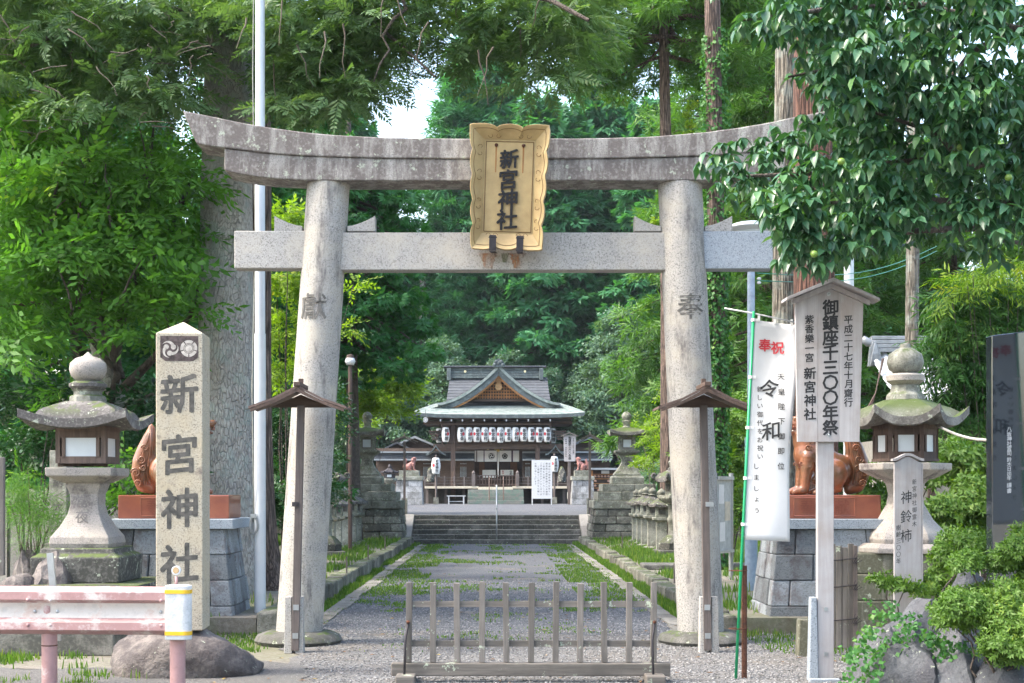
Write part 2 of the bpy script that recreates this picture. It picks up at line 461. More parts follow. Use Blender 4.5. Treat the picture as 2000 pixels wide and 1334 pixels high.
def pads(centers, radii, per, flat=.35, droop=.25, out_from=None, fill=.55):
    """points and outward directions in flattened ellipsoid clumps; centers (n,3)"""
    pos = []; dr = []; cv = []
    for c, r in zip(centers, radii):
        m = max(4, int(per*(r**1.6)))
        u = rg.normal(0, 1, (m, 3)); u /= np.linalg.norm(u, axis=1, keepdims=True)
        rr = rg.uniform(fill, 1, m)[:, None]
        u[:, 2] = np.where(u[:, 2] < -.3, -u[:, 2]*.6, u[:, 2])
        p = u*rr*np.array([r, r, r*flat])+np.array(c)
        o = u.copy(); o[:, 2] = o[:, 2]*.5-droop
        o += rg.normal(0, .25, (m, 3))
        pos.append(p); dr.append(o); cv.append(np.clip(rg.random()*.5+.5*rg.random(m), 0, 1))
    return np.concatenate(pos), np.concatenate(dr), np.concatenate(cv)
def vnoise(x, y, s, seed=0):
    r = np.random.default_rng(seed); g = r.random((64, 64)); x = np.asarray(x)/s; y = np.asarray(y)/s
    xi = np.floor(x).astype(int); yi = np.floor(y).astype(int); fx = x-xi; fy = y-yi
    fx = fx*fx*(3-2*fx); fy = fy*fy*(3-2*fy)
    a = g[xi % 64, yi % 64]; b = g[(xi+1) % 64, yi % 64]; c = g[xi % 64, (yi+1) % 64]; d = g[(xi+1) % 64, (yi+1) % 64]
    return (a*(1-fx)+b*fx)*(1-fy)+(c*(1-fx)+d*fx)*fy
def rock_mb(rx, ry, rz, seed=0, sub=4, rough=.16, flat_bottom=True, facets=6):
    import bmesh
    bm = bmesh.new(); bmesh.ops.create_icosphere(bm, subdivisions=sub, radius=1)
    r = random.Random(seed); pl = [(Vector((r.uniform(-1, 1), r.uniform(-1, 1), r.uniform(-.3, 1))).normalized(), r.uniform(.62, .88)) for _ in range(facets)]
    from mathutils import noise as mn
    vs = []
    for v in bm.verts:
        p = v.co.copy()
        for nrm, d in pl:
            k = p.dot(nrm)
            if k > d: p -= nrm*(k-d)*.85
        q = p*1.7+Vector((seed*3.1, seed*1.7, 0))
        p = p*(1+rough*mn.fractal(q, .8, 2.1, 5))
        if flat_bottom and p.z < -.35: p.z = -.35
        vs.append((p.x*rx, p.y*ry, (p.z+.35)/1.35*rz))
    m = MB(); m.add(vs, [tuple(x.index for x in f.verts) for f in bm.faces]); bm.free(); return m
def trunk_tube(mb, base, top, r0, r1, n=20, seg=16, flare=.5, wob=.02, roots=0, lean=None, seed=1):
    """tapered trunk with a flared, lobed foot"""
    base, top = Vector(base), Vector(top); r = random.Random(seed); vs = []; ph = r.uniform(0, 6)
    for i in range(seg+1):
        t = i/seg; c = base.lerp(top, t)+Vector((math.sin(t*5+ph), math.cos(t*4+ph), 0))*wob*min(1, t*4)
        h = (top.z-base.z)*t
        rr = r0+(r1-r0)*t+r0*flare*math.exp(-h/.35)
        for k in range(n):
            a = 2*math.pi*k/n
            lob = 1+.035*math.sin(3*a+ph+t*2)+.03*math.sin(7*a+ph*2+t*5)+roots*math.exp(-h/.5)*abs(math.sin(2.5*a+ph))
            vs.append((c.x+math.cos(a)*rr*lob, c.y+math.sin(a)*rr*lob, c.z))
    fs = [(i*n+k, i*n+(k+1) % n, (i+1)*n+(k+1) % n, (i+1)*n+k) for i in range(seg) for k in range(n)]
    fs += [tuple(range(n-1, -1, -1)), tuple(seg*n+k for k in range(n))]
    return mb.add(vs, fs)
# ------------------------------------------------------------------ palette
G_TORII = granite('torii granite', (.38, .365, .34), .55, 75, dirt=.25, light=1.35, warm=(.47, .43, .36), per_object=.05)
G_TORII_P = granite('torii pillar granite', (.36, .345, .32), .6, 70, stain=(.13, .12, .115), stain_amt=.28, streak=True, dirt=.25, light=1.35, warm=(.45, .41, .34), per_object=.05)
G_KASAGI = granite('weathered lintel granite', (.37, .35, .32), .5, 80, stain=(.12, .10, .092), stain_amt=.62, streak=True, dirt=.45, lichen=.3, per_object=.03)
G_SIGN = granite('signpost granite', (.44, .39, .30), .6, 80, stain=(.13, .10, .09), stain_amt=.12, dirt=.2, light=1.3, warm=(.46, .38, .25), per_object=.03)
G_PINK = granite('pinkish lantern granite', (.38, .345, .315), .55, 85, stain=(.12, .10, .10), stain_amt=.25, dirt=.35, warm=(.38, .34, .28), lichen=.15)
G_ROOF = granite('lantern roof granite', (.25, .235, .22), .5, 80, stain=(.06, .055, .052), stain_amt=.85, dirt=.5, lichen=.32, moss=.35)
G_ROOFM = granite('mossy lantern roof granite', (.30, .29, .26), .5, 80, stain=(.10, .09, .08), stain_amt=.6, dirt=.5, lichen=.3, moss=1.1)
G_DARK = granite('dark plinth stone', (.20, .19, .17), .5, 80, stain=(.035, .035, .03), stain_amt=.85, dirt=.6, lichen=.35, moss=.6)
G_PLINTH = granite('green stained plinth stone', (.25, .24, .19), .45, 80, stain=(.09, .09, .055), stain_amt=.8, streak=True, dirt=.5, lichen=.3)
G_BLUE = granite('blue grey ashlar', (.27, .295, .315), .5, 60, stain=(.13, .115, .12), stain_amt=.35, dirt=.4, bs=.7, per_object=.35)
G_CAP = granite('sawn blue granite', (.33, .37, .41), .5, 90, dirt=.1, bs=.15)
G_OLD = granite('old lantern stone', (.33, .33, .28), .5, 60, stain=(.13, .13, .10), stain_amt=.6, dirt=.5, lichen=.3, moss=.35, per_object=.15)
G_WALL = granite('old wall stone', (.27, .26, .22), .5, 40, stain=(.10, .10, .08), stain_amt=.6, dirt=.6, lichen=.4, bs=.8, per_object=.35)
G_STEP = granite('worn step stone', (.20, .19, .175), .45, 40, stain=(.07, .07, .06), stain_amt=.7, dirt=.5, lichen=.25, per_object=.2)
G_KERB = granite('kerb stone', (.25, .24, .20), .5, 50, stain=(.10, .10, .075), stain_amt=.6, dirt=.5, moss=.4, bs=.7, per_object=.35)
G_LIGHT = granite('pale flat stone', (.33, .31, .28), .4, 50, dirt=.5, per_object=.2)
G_EDGE = granite('flush edging stone', (.27, .255, .225), .4, 50, stain=(.13, .12, .10), stain_amt=.5, dirt=.5, per_object=.3)
G_ROCK = granite('dark boulder', (.19, .165, .15), .35, 30, stain=(.06, .05, .05), stain_amt=.6, dirt=.5, lichen=.1, bs=1.0)
G_ROCKB = granite('bluish garden rock', (.095, .10, .11), .3, 24, stain=(.06, .06, .07), stain_amt=.5, dirt=.5, lichen=.14, bs=1.0)
G_CONC = granite('old concrete', (.24, .23, .20), .5, 60, stain=(.07, .07, .06), stain_amt=.75, dirt=.5, moss=.9, bs=.6)
G_SHR = granite('shrine plinth stone', (.42, .42, .42), .4, 25, stain=(.2, .2, .19), stain_amt=.5, dirt=.4, per_object=.25)
CARVE = plain('painted recess shade', (.13, .12, .105), .95, bs=.3, scale=16, c2=(.045, .045, .04))  # dark colour stands in for shade in recesses that are not modelled
CARVE2 = plain('shallow painted recess shade', (.23, .21, .20), .95, bs=0)  # lighter tone, painted shade of shallow strokes on uncut faces
INK = plain('black ink', (.018, .018, .02), .6, bs=0)
BLACKP = plain('raised black lettering', (.008, .008, .01), .75, bs=0)
RED = plain('red print', (.55, .03, .045), .6, bs=0)
WHITE = plain('white paint', (.6, .6, .6), .5, var=.04, bs=0)
WHITEM = plain('white pole enamel', (.60, .63, .66), .35, metal=.1, var=.03, bs=0)
PAPER = plain('white paper', (.8, .79, .76), .8, var=.05, bs=0)
GOLD = plain('ochre plaque paint', (.47, .34, .155), .6, var=.12, scale=5, bs=.15, c2=(.36, .25, .11))
GOLDL = plain('plaque groove line', (.16, .09, .03), .7, bs=0)
RUSTY = plain('rusted iron', (.14, .055, .03), .85, metal=.2, var=.3, scale=30, bs=.5)
IRON = plain('dark iron', (.05, .045, .05), .6, metal=.5, var=.2, bs=.2)
STEEL = plain('galvanised steel', (.45, .47, .48), .4, metal=.7, var=.1, bs=0)
BRASS = plain('brass', (.55, .38, .12), .35, metal=.9, bs=0)
PINK = None
RAILPINK = granite('faded pink rail enamel', (.42, .245, .235), .10, 14, stain=(.62, .57, .54), stain_amt=.26, dirt=.25, light=1.05, bs=.08, per_object=.04)
RAILPINK.node_tree.nodes['Principled BSDF'].inputs['Roughness'].default_value = .5
RAILW = granite('chipped white rail paint', (.60, .56, .51), .12, 14, stain=(.50, .36, .30), stain_amt=.2, dirt=.2, light=1.05, bs=.08, per_object=.02)
ENDCAP = granite('grey end cap paint', (.55, .57, .57), .15, 60, stain=(.75, .75, .75), stain_amt=.5, dirt=.2, bs=.1)
YEL = plain('yellow reflective tape', (.75, .45, .02), .4, var=.05, bs=0)
GLASSM = plain('frosted lantern pane', (.60, .64, .66), .35, var=.06, scale=3, bs=0)
W_GREY = wood('weathered grey timber', (.20, .18, .16), (.10, .088, .076), 2, lichen=.10)
W_GREYX = wood('weathered grey beam', (.21, .185, .16), (.09, .08, .068), 0, lichen=.22)
W_PALE = wood('pale signboard timber', (.45, .43, .43), (.32, .30, .30), 2, scale=.6, per_object=.06, bs=.15, dark=(.24, .17, .12))
W_DARK = wood('dark brown timber', (.13, .085, .065), (.06, .04, .032), 2)
W_DARKX = wood('dark brown beam', (.12, .08, .06), (.055, .038, .03), 0)
W_POST = wood('grey brown post', (.20, .165, .15), (.10, .08, .072), 2)
W_BROWNR = wood('brown plank roof', (.17, .12, .10), (.09, .06, .05), 1)
W_GABLE = wood('amber gable timber', (.55, .27, .10), (.34, .15, .06), 0)
W_CREAM = plain('bare cream timber edge', (.68, .60, .46), .7, var=.1)
TERRA = plain('glazed terracotta', (.30, .11, .052), .34, var=.22, scale=7, bs=.4, coat=.5, c2=(.13, .065, .028))
TERRAB = plain('brown glazed base', (.27, .085, .045), .35, var=.2, scale=4, bs=.1, coat=.4, c2=(.20, .055, .035))
TERRAP = plain('pink clay', (.30, .13, .11), .6, var=.2, scale=9, bs=.4)
B_FIR = bark('flaking fir bark', (.50, .475, .43), (.30, .275, .25), True, lichen=.55)
B_CEDAR = bark('stringy cedar bark', (.24, .17, .135), (.11, .075, .06), False)
B_RED = bark('red cedar bark', (.23, .115, .08), (.11, .055, .04), False)
B_GREY = bark('grey cedar bark', (.30, .27, .22), (.16, .14, .11), False, lichen=.4)
B_BROWN = bark('dark brown bark', (.15, .12, .10), (.07, .055, .045), True)
L_MAPLE = leafmat('maple leaves', (.055, .15, .03), (.115, .26, .045), .45, hi=(.27, .38, .06))
L_YEL = leafmat('yellow green leaves', (.10, .19, .02), (.20, .30, .03), .45, hi=(.40, .36, .04))
L_FIR = leafmat('fir needles', (.07, .135, .058), (.12, .20, .085), .35, hi=(.23, .26, .15))
L_HIN = leafmat('cypress sprays', (.03, .12, .04), (.06, .20, .06), .35, hi=(.11, .27, .08))
L_SUGI = leafmat('cedar sprays', (.05, .13, .03), (.10, .21, .05), .35, hi=(.18, .25, .08))
L_FAR = leafmat('far cypress leaves', (.032, .13, .06), (.065, .22, .095), .35, hi=(.10, .29, .13))
L_FAR2 = leafmat('far grey green leaves', (.07, .14, .09), (.12, .21, .14), .3, hi=(.17, .26, .18))
L_PERS = leafmat('persimmon leaves', (.032, .095, .048), (.06, .155, .072), .22, rough=.36, hi=(.11, .23, .075), spec=.55)
L_SHRUB = leafmat('shrub leaves', (.05, .12, .02), (.11, .20, .03), .3, hi=(.26, .33, .05))
L_DARKSH = leafmat('dark evergreen leaves', (.012, .05, .015), (.03, .095, .025), .2, rough=.35, hi=(.05, .13, .03), spec=.5)
L_BAMB = leafmat('narrow leaves', (.025, .085, .02), (.06, .15, .03), .3, hi=(.20, .26, .05))
L_IVY = leafmat('ivy leaves', (.03, .12, .03), (.07, .19, .045), .3, hi=(.14, .24, .05))
L_GRASS = leafmat('grass blades', (.055, .12, .02), (.10, .19, .03), .4, hi=(.19, .23, .06))
L_PINE = leafmat('pine needles', (.05, .13, .03), (.10, .20, .05), .3, hi=(.16, .25, .08))

# ------------------------------------------------------------------ ground sheets
def ground_mat():
    m, t, b = newmat('bare earth'); v = coords(t, kind='World')
    n1 = noise(t, v, .6, 6, .7); n2 = noise(t, v, 18, 5, .7); n3 = noise(t, v, 3, 5)
    c = ramp(t, n2, [(.3, (.12, .10, .075)), (.5, (.165, .15, .125)), (.7, (.24, .225, .19))])
    c = mix(t, mul(t, mask(t, n1, .45, .62), .6), c, (.10, .12, .04))
    c = mix(t, mul(t, mask(t, n3, .55, .62), .5), c, (.12, .10, .07))
    setc(t, b, c); b.inputs['Roughness'].default_value = .95; bump(t, b, n2, .6, .02); return m
def gravel_mat(name, cols, scale=55, soil=(.22, .19, .15), soil_amt=.3, joint=.5):
    m, t, b = newmat(name); v = coords(t, kind='World')
    vo = N(t, 'ShaderNodeTexVoronoi'); vo.inputs['Scale'].default_value = scale; t.links.new(v, vo.inputs['Vector'])
    sp = N(t, 'ShaderNodeSeparateColor'); t.links.new(vo.outputs['Color'], sp.inputs[0])
    c = ramp(t, sp.outputs[0], [(0, cols[0]), (.5, cols[1]), (1, cols[2])])
    c = mix(t, mul(t, mask(t, vo.outputs['Distance'], .35, .75), joint), c, tuple(x*.25 for x in cols[0]))
    big = noise(t, v, .9, 6, .7)
    c = mix(t, mul(t, mask(t, big, .60-soil_amt*.3, .70-soil_amt*.2), .8), c, mix(t, noise(t, v, 40, 4), tuple(x*.6 for x in soil), soil))
    setc(t, b, c); b.inputs['Roughness'].default_value = .9
    inv = N(t, 'ShaderNodeMath', operation='SUBTRACT'); inv.inputs[0].default_value = 1; t.links.new(vo.outputs['Distance'], inv.inputs[1])
    bump(t, b, inv.outputs[0], .9, .012); return m
M_EARTH = ground_mat()
M_GRAV = gravel_mat('blue grey gravel', ((.055, .06, .068), (.105, .112, .126), (.19, .195, .21)), 85, soil_amt=.15)
M_GRAVP = gravel_mat('pale gravel', ((.075, .076, .076), (.155, .154, .152), (.27, .267, .262)), 70, soil=(.17, .155, .135), soil_amt=.5, joint=.4)
M_COURT = gravel_mat('court gravel', ((.05, .056, .066), (.095, .10, .115), (.15, .155, .165)), 22, soil_amt=.1)
M_ROAD = gravel_mat('worn asphalt', ((.07, .067, .063), (.13, .123, .115), (.23, .22, .21)), 95, soil=(.15, .145, .132), soil_amt=.55, joint=.3)
def sheet(name, x0, x1, y0, y1, z, m, nx=1, ny=1, kind='structure', edge=None):
    mb = MB(); vs = []
    for j in range(ny+1):
        for i in range(nx+1):
            x = x0+(x1-x0)*i/nx; y = y0+(y1-y0)*j/ny
            if edge: x, y = edge(i/nx, j/ny, x, y)
            vs.append((x, y, z))
    mb.add(vs, [(j*(nx+1)+i, j*(nx+1)+i+1, (j+1)*(nx+1)+i+1, (j+1)*(nx+1)+i) for j in range(ny) for i in range(nx)])
    return tag(mb.build(name, m), kind=kind)
sheet('ground', -900, 900, -300, 1500, 0, M_EARTH)
sheet('gravel_path', -2.3, 2.3, 14.2, 39.6, .004, M_GRAV)
def wob_edge(u, v, x, y):
    if v in (0, 1): y += .25*math.sin(x*2.3)+.15*math.sin(x*5.1) if v == 1 else 0
    if u in (0, 1): x += .12*math.sin(y*3.1)+.07*math.sin(y*8.3)
    return x, y
sheet('gravel_forecourt', -1.9, 4.6, 9.0, 14.6, .008, M_GRAVP, 40, 24, edge=wob_edge)
sheet('asphalt_road', -14, 14, -6, 10.2, .012, M_ROAD, 60, 10, edge=wob_edge)
sheet('asphalt_apron', -9, -1.45, 9.2, 12.1, .016, M_ROAD, 40, 14, edge=wob_edge)
for nm, a, b in (('lawn_ground', -9.5, -2.5), ('lawn_ground', 2.5, 9.5)):
    tag(MB().box(a, b, 14.9, 39.4, -.3, .17).build(nm, M_EARTH), kind='structure')
tag(MB().box(-60, 60, 41.55, 120, -.5, .776).build('shrine_court', M_COURT), kind='structure')
ret = MB().box(-60, -2.62, 41.2, 41.545, -.3, .77).box(2.62, 60, 41.2, 41.545, -.3, .77)
tag(ret.build('court_retaining_wall', G_STEP), kind='structure')

# ------------------------------------------------------------------ stone staircase
st = thing('stone_staircase', 'broad dark stone steps with pale sloping cheek stones leading up to the shrine court', 'steps', (0, 39.6, 0))
step_me = []
nR, rise, tread = 6, .13, .36
for i in range(nR):
    xa, xb = (-2.36, 2.36) if i < nR-1 else (-2.62, 2.62)
    cuts = [xa]+[xa+(xb-xa)*(k/4)+rnd.uniform(-.25, .25) for k in range(1, 4)]+[xb]
    for a, b in zip(cuts, cuts[1:]):
        y0 = i*tread; MB().box(a+.004, b-.004, y0, y0+tread+.05 if i < nR-1 else y0+.42, i*rise-(.3 if i == 0 else .02), (i+1)*rise-.003-rnd.uniform(0, .006)).build('step_stone', G_STEP, st, bevel=.012)
for s in (-1, 1):
    a, b = sorted((s*2.375, s*2.70))
    for q in range(2):
        y0, y1 = q*.9, q*.9+.885
        z = lambda y: .10+y*(rise/tread)+.06
        MB().hexa([(a, y0, -.1), (b, y0, -.1), (b, y1, -.1), (a, y1, -.1)], [(a, y0, z(y0)), (b, y0, z(y0)), (b, y1, z(y1)), (a, y1, z(y1))]).build('cheek_stone', G_LIGHT, st, bevel=.015)
# ------------------------------------------------------------------ handrail up the middle of the steps
hr = thing('handrail', 'thin stainless handrail running up the middle of the stone steps', 'handrail', (0, 39.6, 0))
MB().tube([(0, .15, rise+.85), (0, 1.95, .78+.85)], .022, 8).build('rail', STEEL, hr, True)
for y, z0 in ((.2, rise), (1.85, .78)):
    MB().tube([(0, y, z0), (0, y, z0+.87)], .02, 8).build('post', STEEL, hr, True)
MB().tube([(0, .2, rise+.45), (0, 1.85, .78+.42)], .014, 6).build('lower_rail', STEEL, hr, True)

# ------------------------------------------------------------------ kerbs and edging
kp = []
for sgn, lab in ((-1, 'low rough stone kerb along the left side of the gravel path'), (1, 'low rough stone kerb along the right side of the gravel path')):
    k = thing('stone_kerb', lab, 'kerb', (sgn*2.38, 14.9, 0), 'kerbs lining the approach')
    y = 0; variants = []
    for q in range(5):
        L = .55; mb = MB().fru(0, L/2, -.1, .2+rnd.uniform(-.015, .02), .27, L, .23, L-.02)
        mb.v = [(a+rnd.uniform(-.018, .018), b_+rnd.uniform(-.01, .01), c+rnd.uniform(-.012, .012)) for a, b_, c in mb.v]
        me = mb.mesh('kerb_stone'); me.materials.append(G_KERB); variants.append(me)
    while y < 24.2:
        L = rnd.uniform(.42, .8)
        o = link_mesh('kerb_stone', rnd.choice(variants), k, (rnd.uniform(-.012, .012), y, 0), (0, 0, rnd.uniform(-.02, .02)), (1, L/.56, 1+rnd.uniform(-.04, .1)))
        b = o.modifiers.new('bevel', 'BEVEL'); b.width = .025; b.segments = 2
        y += L+.01
    k2 = thing('path_edging', 'flat pale edging stones set flush along the %s side of the gravel path' % ('left' if sgn < 0 else 'right'), 'edging', (sgn*2.0, 15.2, 0), 'flush edging stones of the approach')
    y = 0; me = MB().box(-.11, .11, 0, 1, -.05, .022).mesh('edging_stone'); me.materials.append(G_EDGE)
    while y < 23.6:
        L = rnd.uniform(.5, 1.0); link_mesh('edging_stone', me, k2, (rnd.uniform(-.02, .02), y, rnd.uniform(-.006, .006)), (0, 0, rnd.uniform(-.02, .02)), (1+rnd.uniform(-.1, .15), L-.02, 1)); y += L
# slab bridge over the right kerb
tag(MB().box(-.9, .9, -.35, .35, 0, .09).build('stone_slab', G_STEP, bevel=.02, loc=(3.35, 24.2, .17)), 'broad flat stone slab laid on the grass beside the right kerb', 'slab')
# ------------------------------------------------------------------ concrete retaining edge at the left of the gate
cw = thing('concrete_wall', 'low dark mossy concrete retaining wall behind the guardrail and left lantern', 'wall', (-6.5, 12.95, 0))
for i in range(5):
    MB().box(-3.2+i*1.25, -3.2+i*1.25+1.24, 0, .34, 0, .24).build('wall_block', G_CONC, cw, bevel=.012)
    MB().box(-3.2+i*1.25-.1, -3.2+i*1.25+1.14, .12, .5, .243, .40).build('coping_stone', G_DARK, cw, bevel=.015)
MB().box(-3.2, 3.0, .5, 3.6, 0, .36).build('raised_bed', M_EARTH, cw)
CARVE3 = plain('pillar carving shade', (.17, .16, .145), .95, bs=.3, scale=16, c2=(.09, .088, .08))  # shade of the cut strokes put into the colour of thin faces
G_BASE = granite('rounded base stone', (.15, .145, .13), .5, 60, stain=(.06, .06, .05), stain_amt=.7, dirt=.5, moss=.25, lichen=.2)
# ================================================================== TORII
DT = 14.0; S = F/DT
tor = thing('torii_gate', 'big pale granite torii gate spanning the path with a weathered curved lintel', 'torii', (0, DT, 0))
def tx(px): return (px-CX)/S
def tz(py): return EYE+(CY-py)/S
def smooth_line(pts):
    xs = [p[0] for p in pts]; ys = [p[1] for p in pts]
    def f(x):
        # monotone-ish cubic through points
        return float(np.interp(x, xs, ys))
    n = 3; X = np.linspace(xs[0], xs[-1], 200); Y = np.interp(X, xs, ys)
    for _ in range(25): Y[1:-1] = (Y[:-2]+2*Y[1:-1]+Y[2:])/4
    return lambda x: float(np.interp(x, X, Y))
def mirror_pts(pts, c=985):
    return sorted(pts+[(2*c-x, y) for x, y in pts if x < c-5])
topf = smooth_line(mirror_pts([(366, 228), (440, 243), (500, 256), (600, 270), (700, 278), (800, 281), (985, 282)]))
junf = smooth_line(mirror_pts([(366, 285), (395, 293), (445, 299), (520, 309), (600, 315), (700, 318), (800, 320), (985, 321)]))
botf = smooth_line(mirror_pts([(445, 342), (480, 351), (540, 358), (600, 361), (700, 362), (985, 362)]))
def beam(name, x0, x1, f0, f1, y0, y1, m, n=48, slant0=0, slant1=0):
    vs = []; mb = MB()
    for i in range(n+1):
        t = i/n; px = x0+(x1-x0)*t
        pt = px-slant0*max(0, 1-t*n/2)+slant1*max(0, 1-(1-t)*n/2)      # top overhangs at the ends
        zb, zt = tz(f0(px)), tz(f1(min(max(pt, 366), 1604)))
        j = lambda: rnd.uniform(-.002, .002)
        vs += [(tx(px), y0, zb+j()), (tx(px), y1, zb+j()), (tx(pt), y1, zt+j()), (tx(pt), y0, zt+j())]
    fs = []
    for i in range(n):
        a = i*4; b = a+4
        fs += [(a, b, b+3, a+3), (a+1, a+2, b+2, b+1), (a, a+1, b+1, b), (a+3, b+3, b+2, a+2)]
    fs += [(0, 3, 2, 1), (n*4, n*4+1, n*4+2, n*4+3)]
    mb.add(vs, fs); return mb.build(name, m, tor, bevel=.012)
beam('top_lintel', 393, 1577, junf, topf, -.235, .235, G_KASAGI, slant0=26, slant1=26)
beam('lower_lintel', 446, 1524, botf, lambda p: junf(p)+.3, -.215, .215, G_KASAGI)
def pillar(pxb, pxt, rb, rt):
    mb = MB(); n = 40; prof = []
    for i in range(13):
        t = i/12; py = 1256+(361-1256)*t; px = pxb+(pxt-pxb)*t; r = (rb+(rt-rb)*t)
        prof.append((tx(px), tz(py), r))
    vs = [(x+r*math.cos(2*math.pi*k/n), r*math.sin(2*math.pi*k/n), z) for x, z, r in prof for k in range(n)]
    fs = [(i*n+k, i*n+(k+1) % n, (i+1)*n+(k+1) % n, (i+1)*n+k) for i in range(12) for k in range(n)]+[tuple(range(n-1, -1, -1)), tuple(12*n+k for k in range(n))]
    mb.add(vs, fs); p = mb.build('pillar', G_TORII_P, tor, auto=40)
    b = MB().lathe([(.40, 0), (.43, .04), (.40, .09), (.31, .125), (.2, .13)], 28).shift((tx(pxb), 0, 0)).build('base_stone', G_BASE, tor, auto=50)
    return p
pL = pillar(583, 641.5, .226, .208); pR = pillar(1370, 1328, .226, .214)
NZ0, NZ1 = tz(528), tz(455)
for a, b, dy, dz in ((461, 600, 0, .004), (640, 1320, 0, -.012), (1345, 1506, .004, .0)):
    mb = MB().box(tx(a), tx(b), -.10+dy, .10+dy, NZ0+dz, NZ1+dz)
    mb.build('tie_beam', G_TORII if a != 1345 else G_CAP, tor, bevel=.01)
for a, b, tall in ((538, 592, -1), (680, 734, 1), (1238, 1290, -1), (1375, 1428, 1)):
    x0, x1 = tx(a), tx(b); n = 8; poly = [(x0, NZ1+.003), (x1, NZ1+.003)]
    for i in range(n+1):
        t = i/n; x = x1+(x0-x1)*t; u = t if tall < 0 else 1-t
        poly.append((x, NZ1+.055+.10*u**1.6))
    MB().prism(poly, -.075, .075).build('wedge_stone', G_TORII if tall else G_CAP, tor, bevel=.006)
# rust weeping below the plaque hooks
def stain_patch(name, cx, w, z0, z1, y, m, seed):
    r = random.Random(seed); mb = MB(); pts = []
    n = 14
    L = [(cx-w/2*(1-.55*(i/n)**.7)*r.uniform(.8, 1.1), z1+(z0-z1)*i/n) for i in range(n+1)]
    Rr = [(cx+w/2*(1-.55*(i/n)**.7)*r.uniform(.8, 1.1), z1+(z0-z1)*i/n) for i in range(n+1)]
    vs = [(x, y, z) for x, z in L]+[(x, y, z) for x, z in Rr]
    mb.add(vs, [(i, i+1, i+n+2, i+n+1) for i in range(n)]); return mb.build(name, m, tor)
def stainmat(name, c, thr):
    m, t, b = newmat(name); v = coords(t, (16, 16, 5)); n = noise(t, v, 1.5, 6, .75)
    setc(t, b, mix(t, n, c, tuple(x*1.9 for x in c))); b.inputs['Roughness'].default_value = .9
    t.links.new(mul(t, mask(t, n, thr-.06, thr+.22), .75), b.inputs['Alpha']); return m
RSTAIN = stainmat('rust stain', (.22, .10, .04), .42); MSTAIN = stainmat('moss stain', (.05, .07, .015), .45)
stain_patch('rust_stain', tx(954), .19, NZ0+.005, tz(498), -.1025, RSTAIN, 1)
stain_patch('rust_stain', tx(1010), .17, NZ0+.005, tz(498), -.1025, RSTAIN, 2)
stain_patch('moss_stain', tx(986), .09, tz(516), tz(498), -.104, MSTAIN, 3)
# carved characters on the pillars
for ch, px, py in (('獻', 617, 603), ('奉', 1343, 603)):
    t_ = (1256-py)/(1256-361); c = 583+(641.5-583)*t_ if px < 900 else 1370+(1328-1370)*t_; r = .2215
    o = column(ch, tx(px), tz(py-31), tz(py+31), 0, CARVE3, tor, size=.27, bold=.008, extrude=.0, name='carved_character', wob=0)
    me = o.data; cx_ = tx(c)
    for v in me.vertices:
        dx = v.co.x-cx_; v.co.y = -math.sqrt(max(.0, (r*.992)**2-dx*dx))-.003
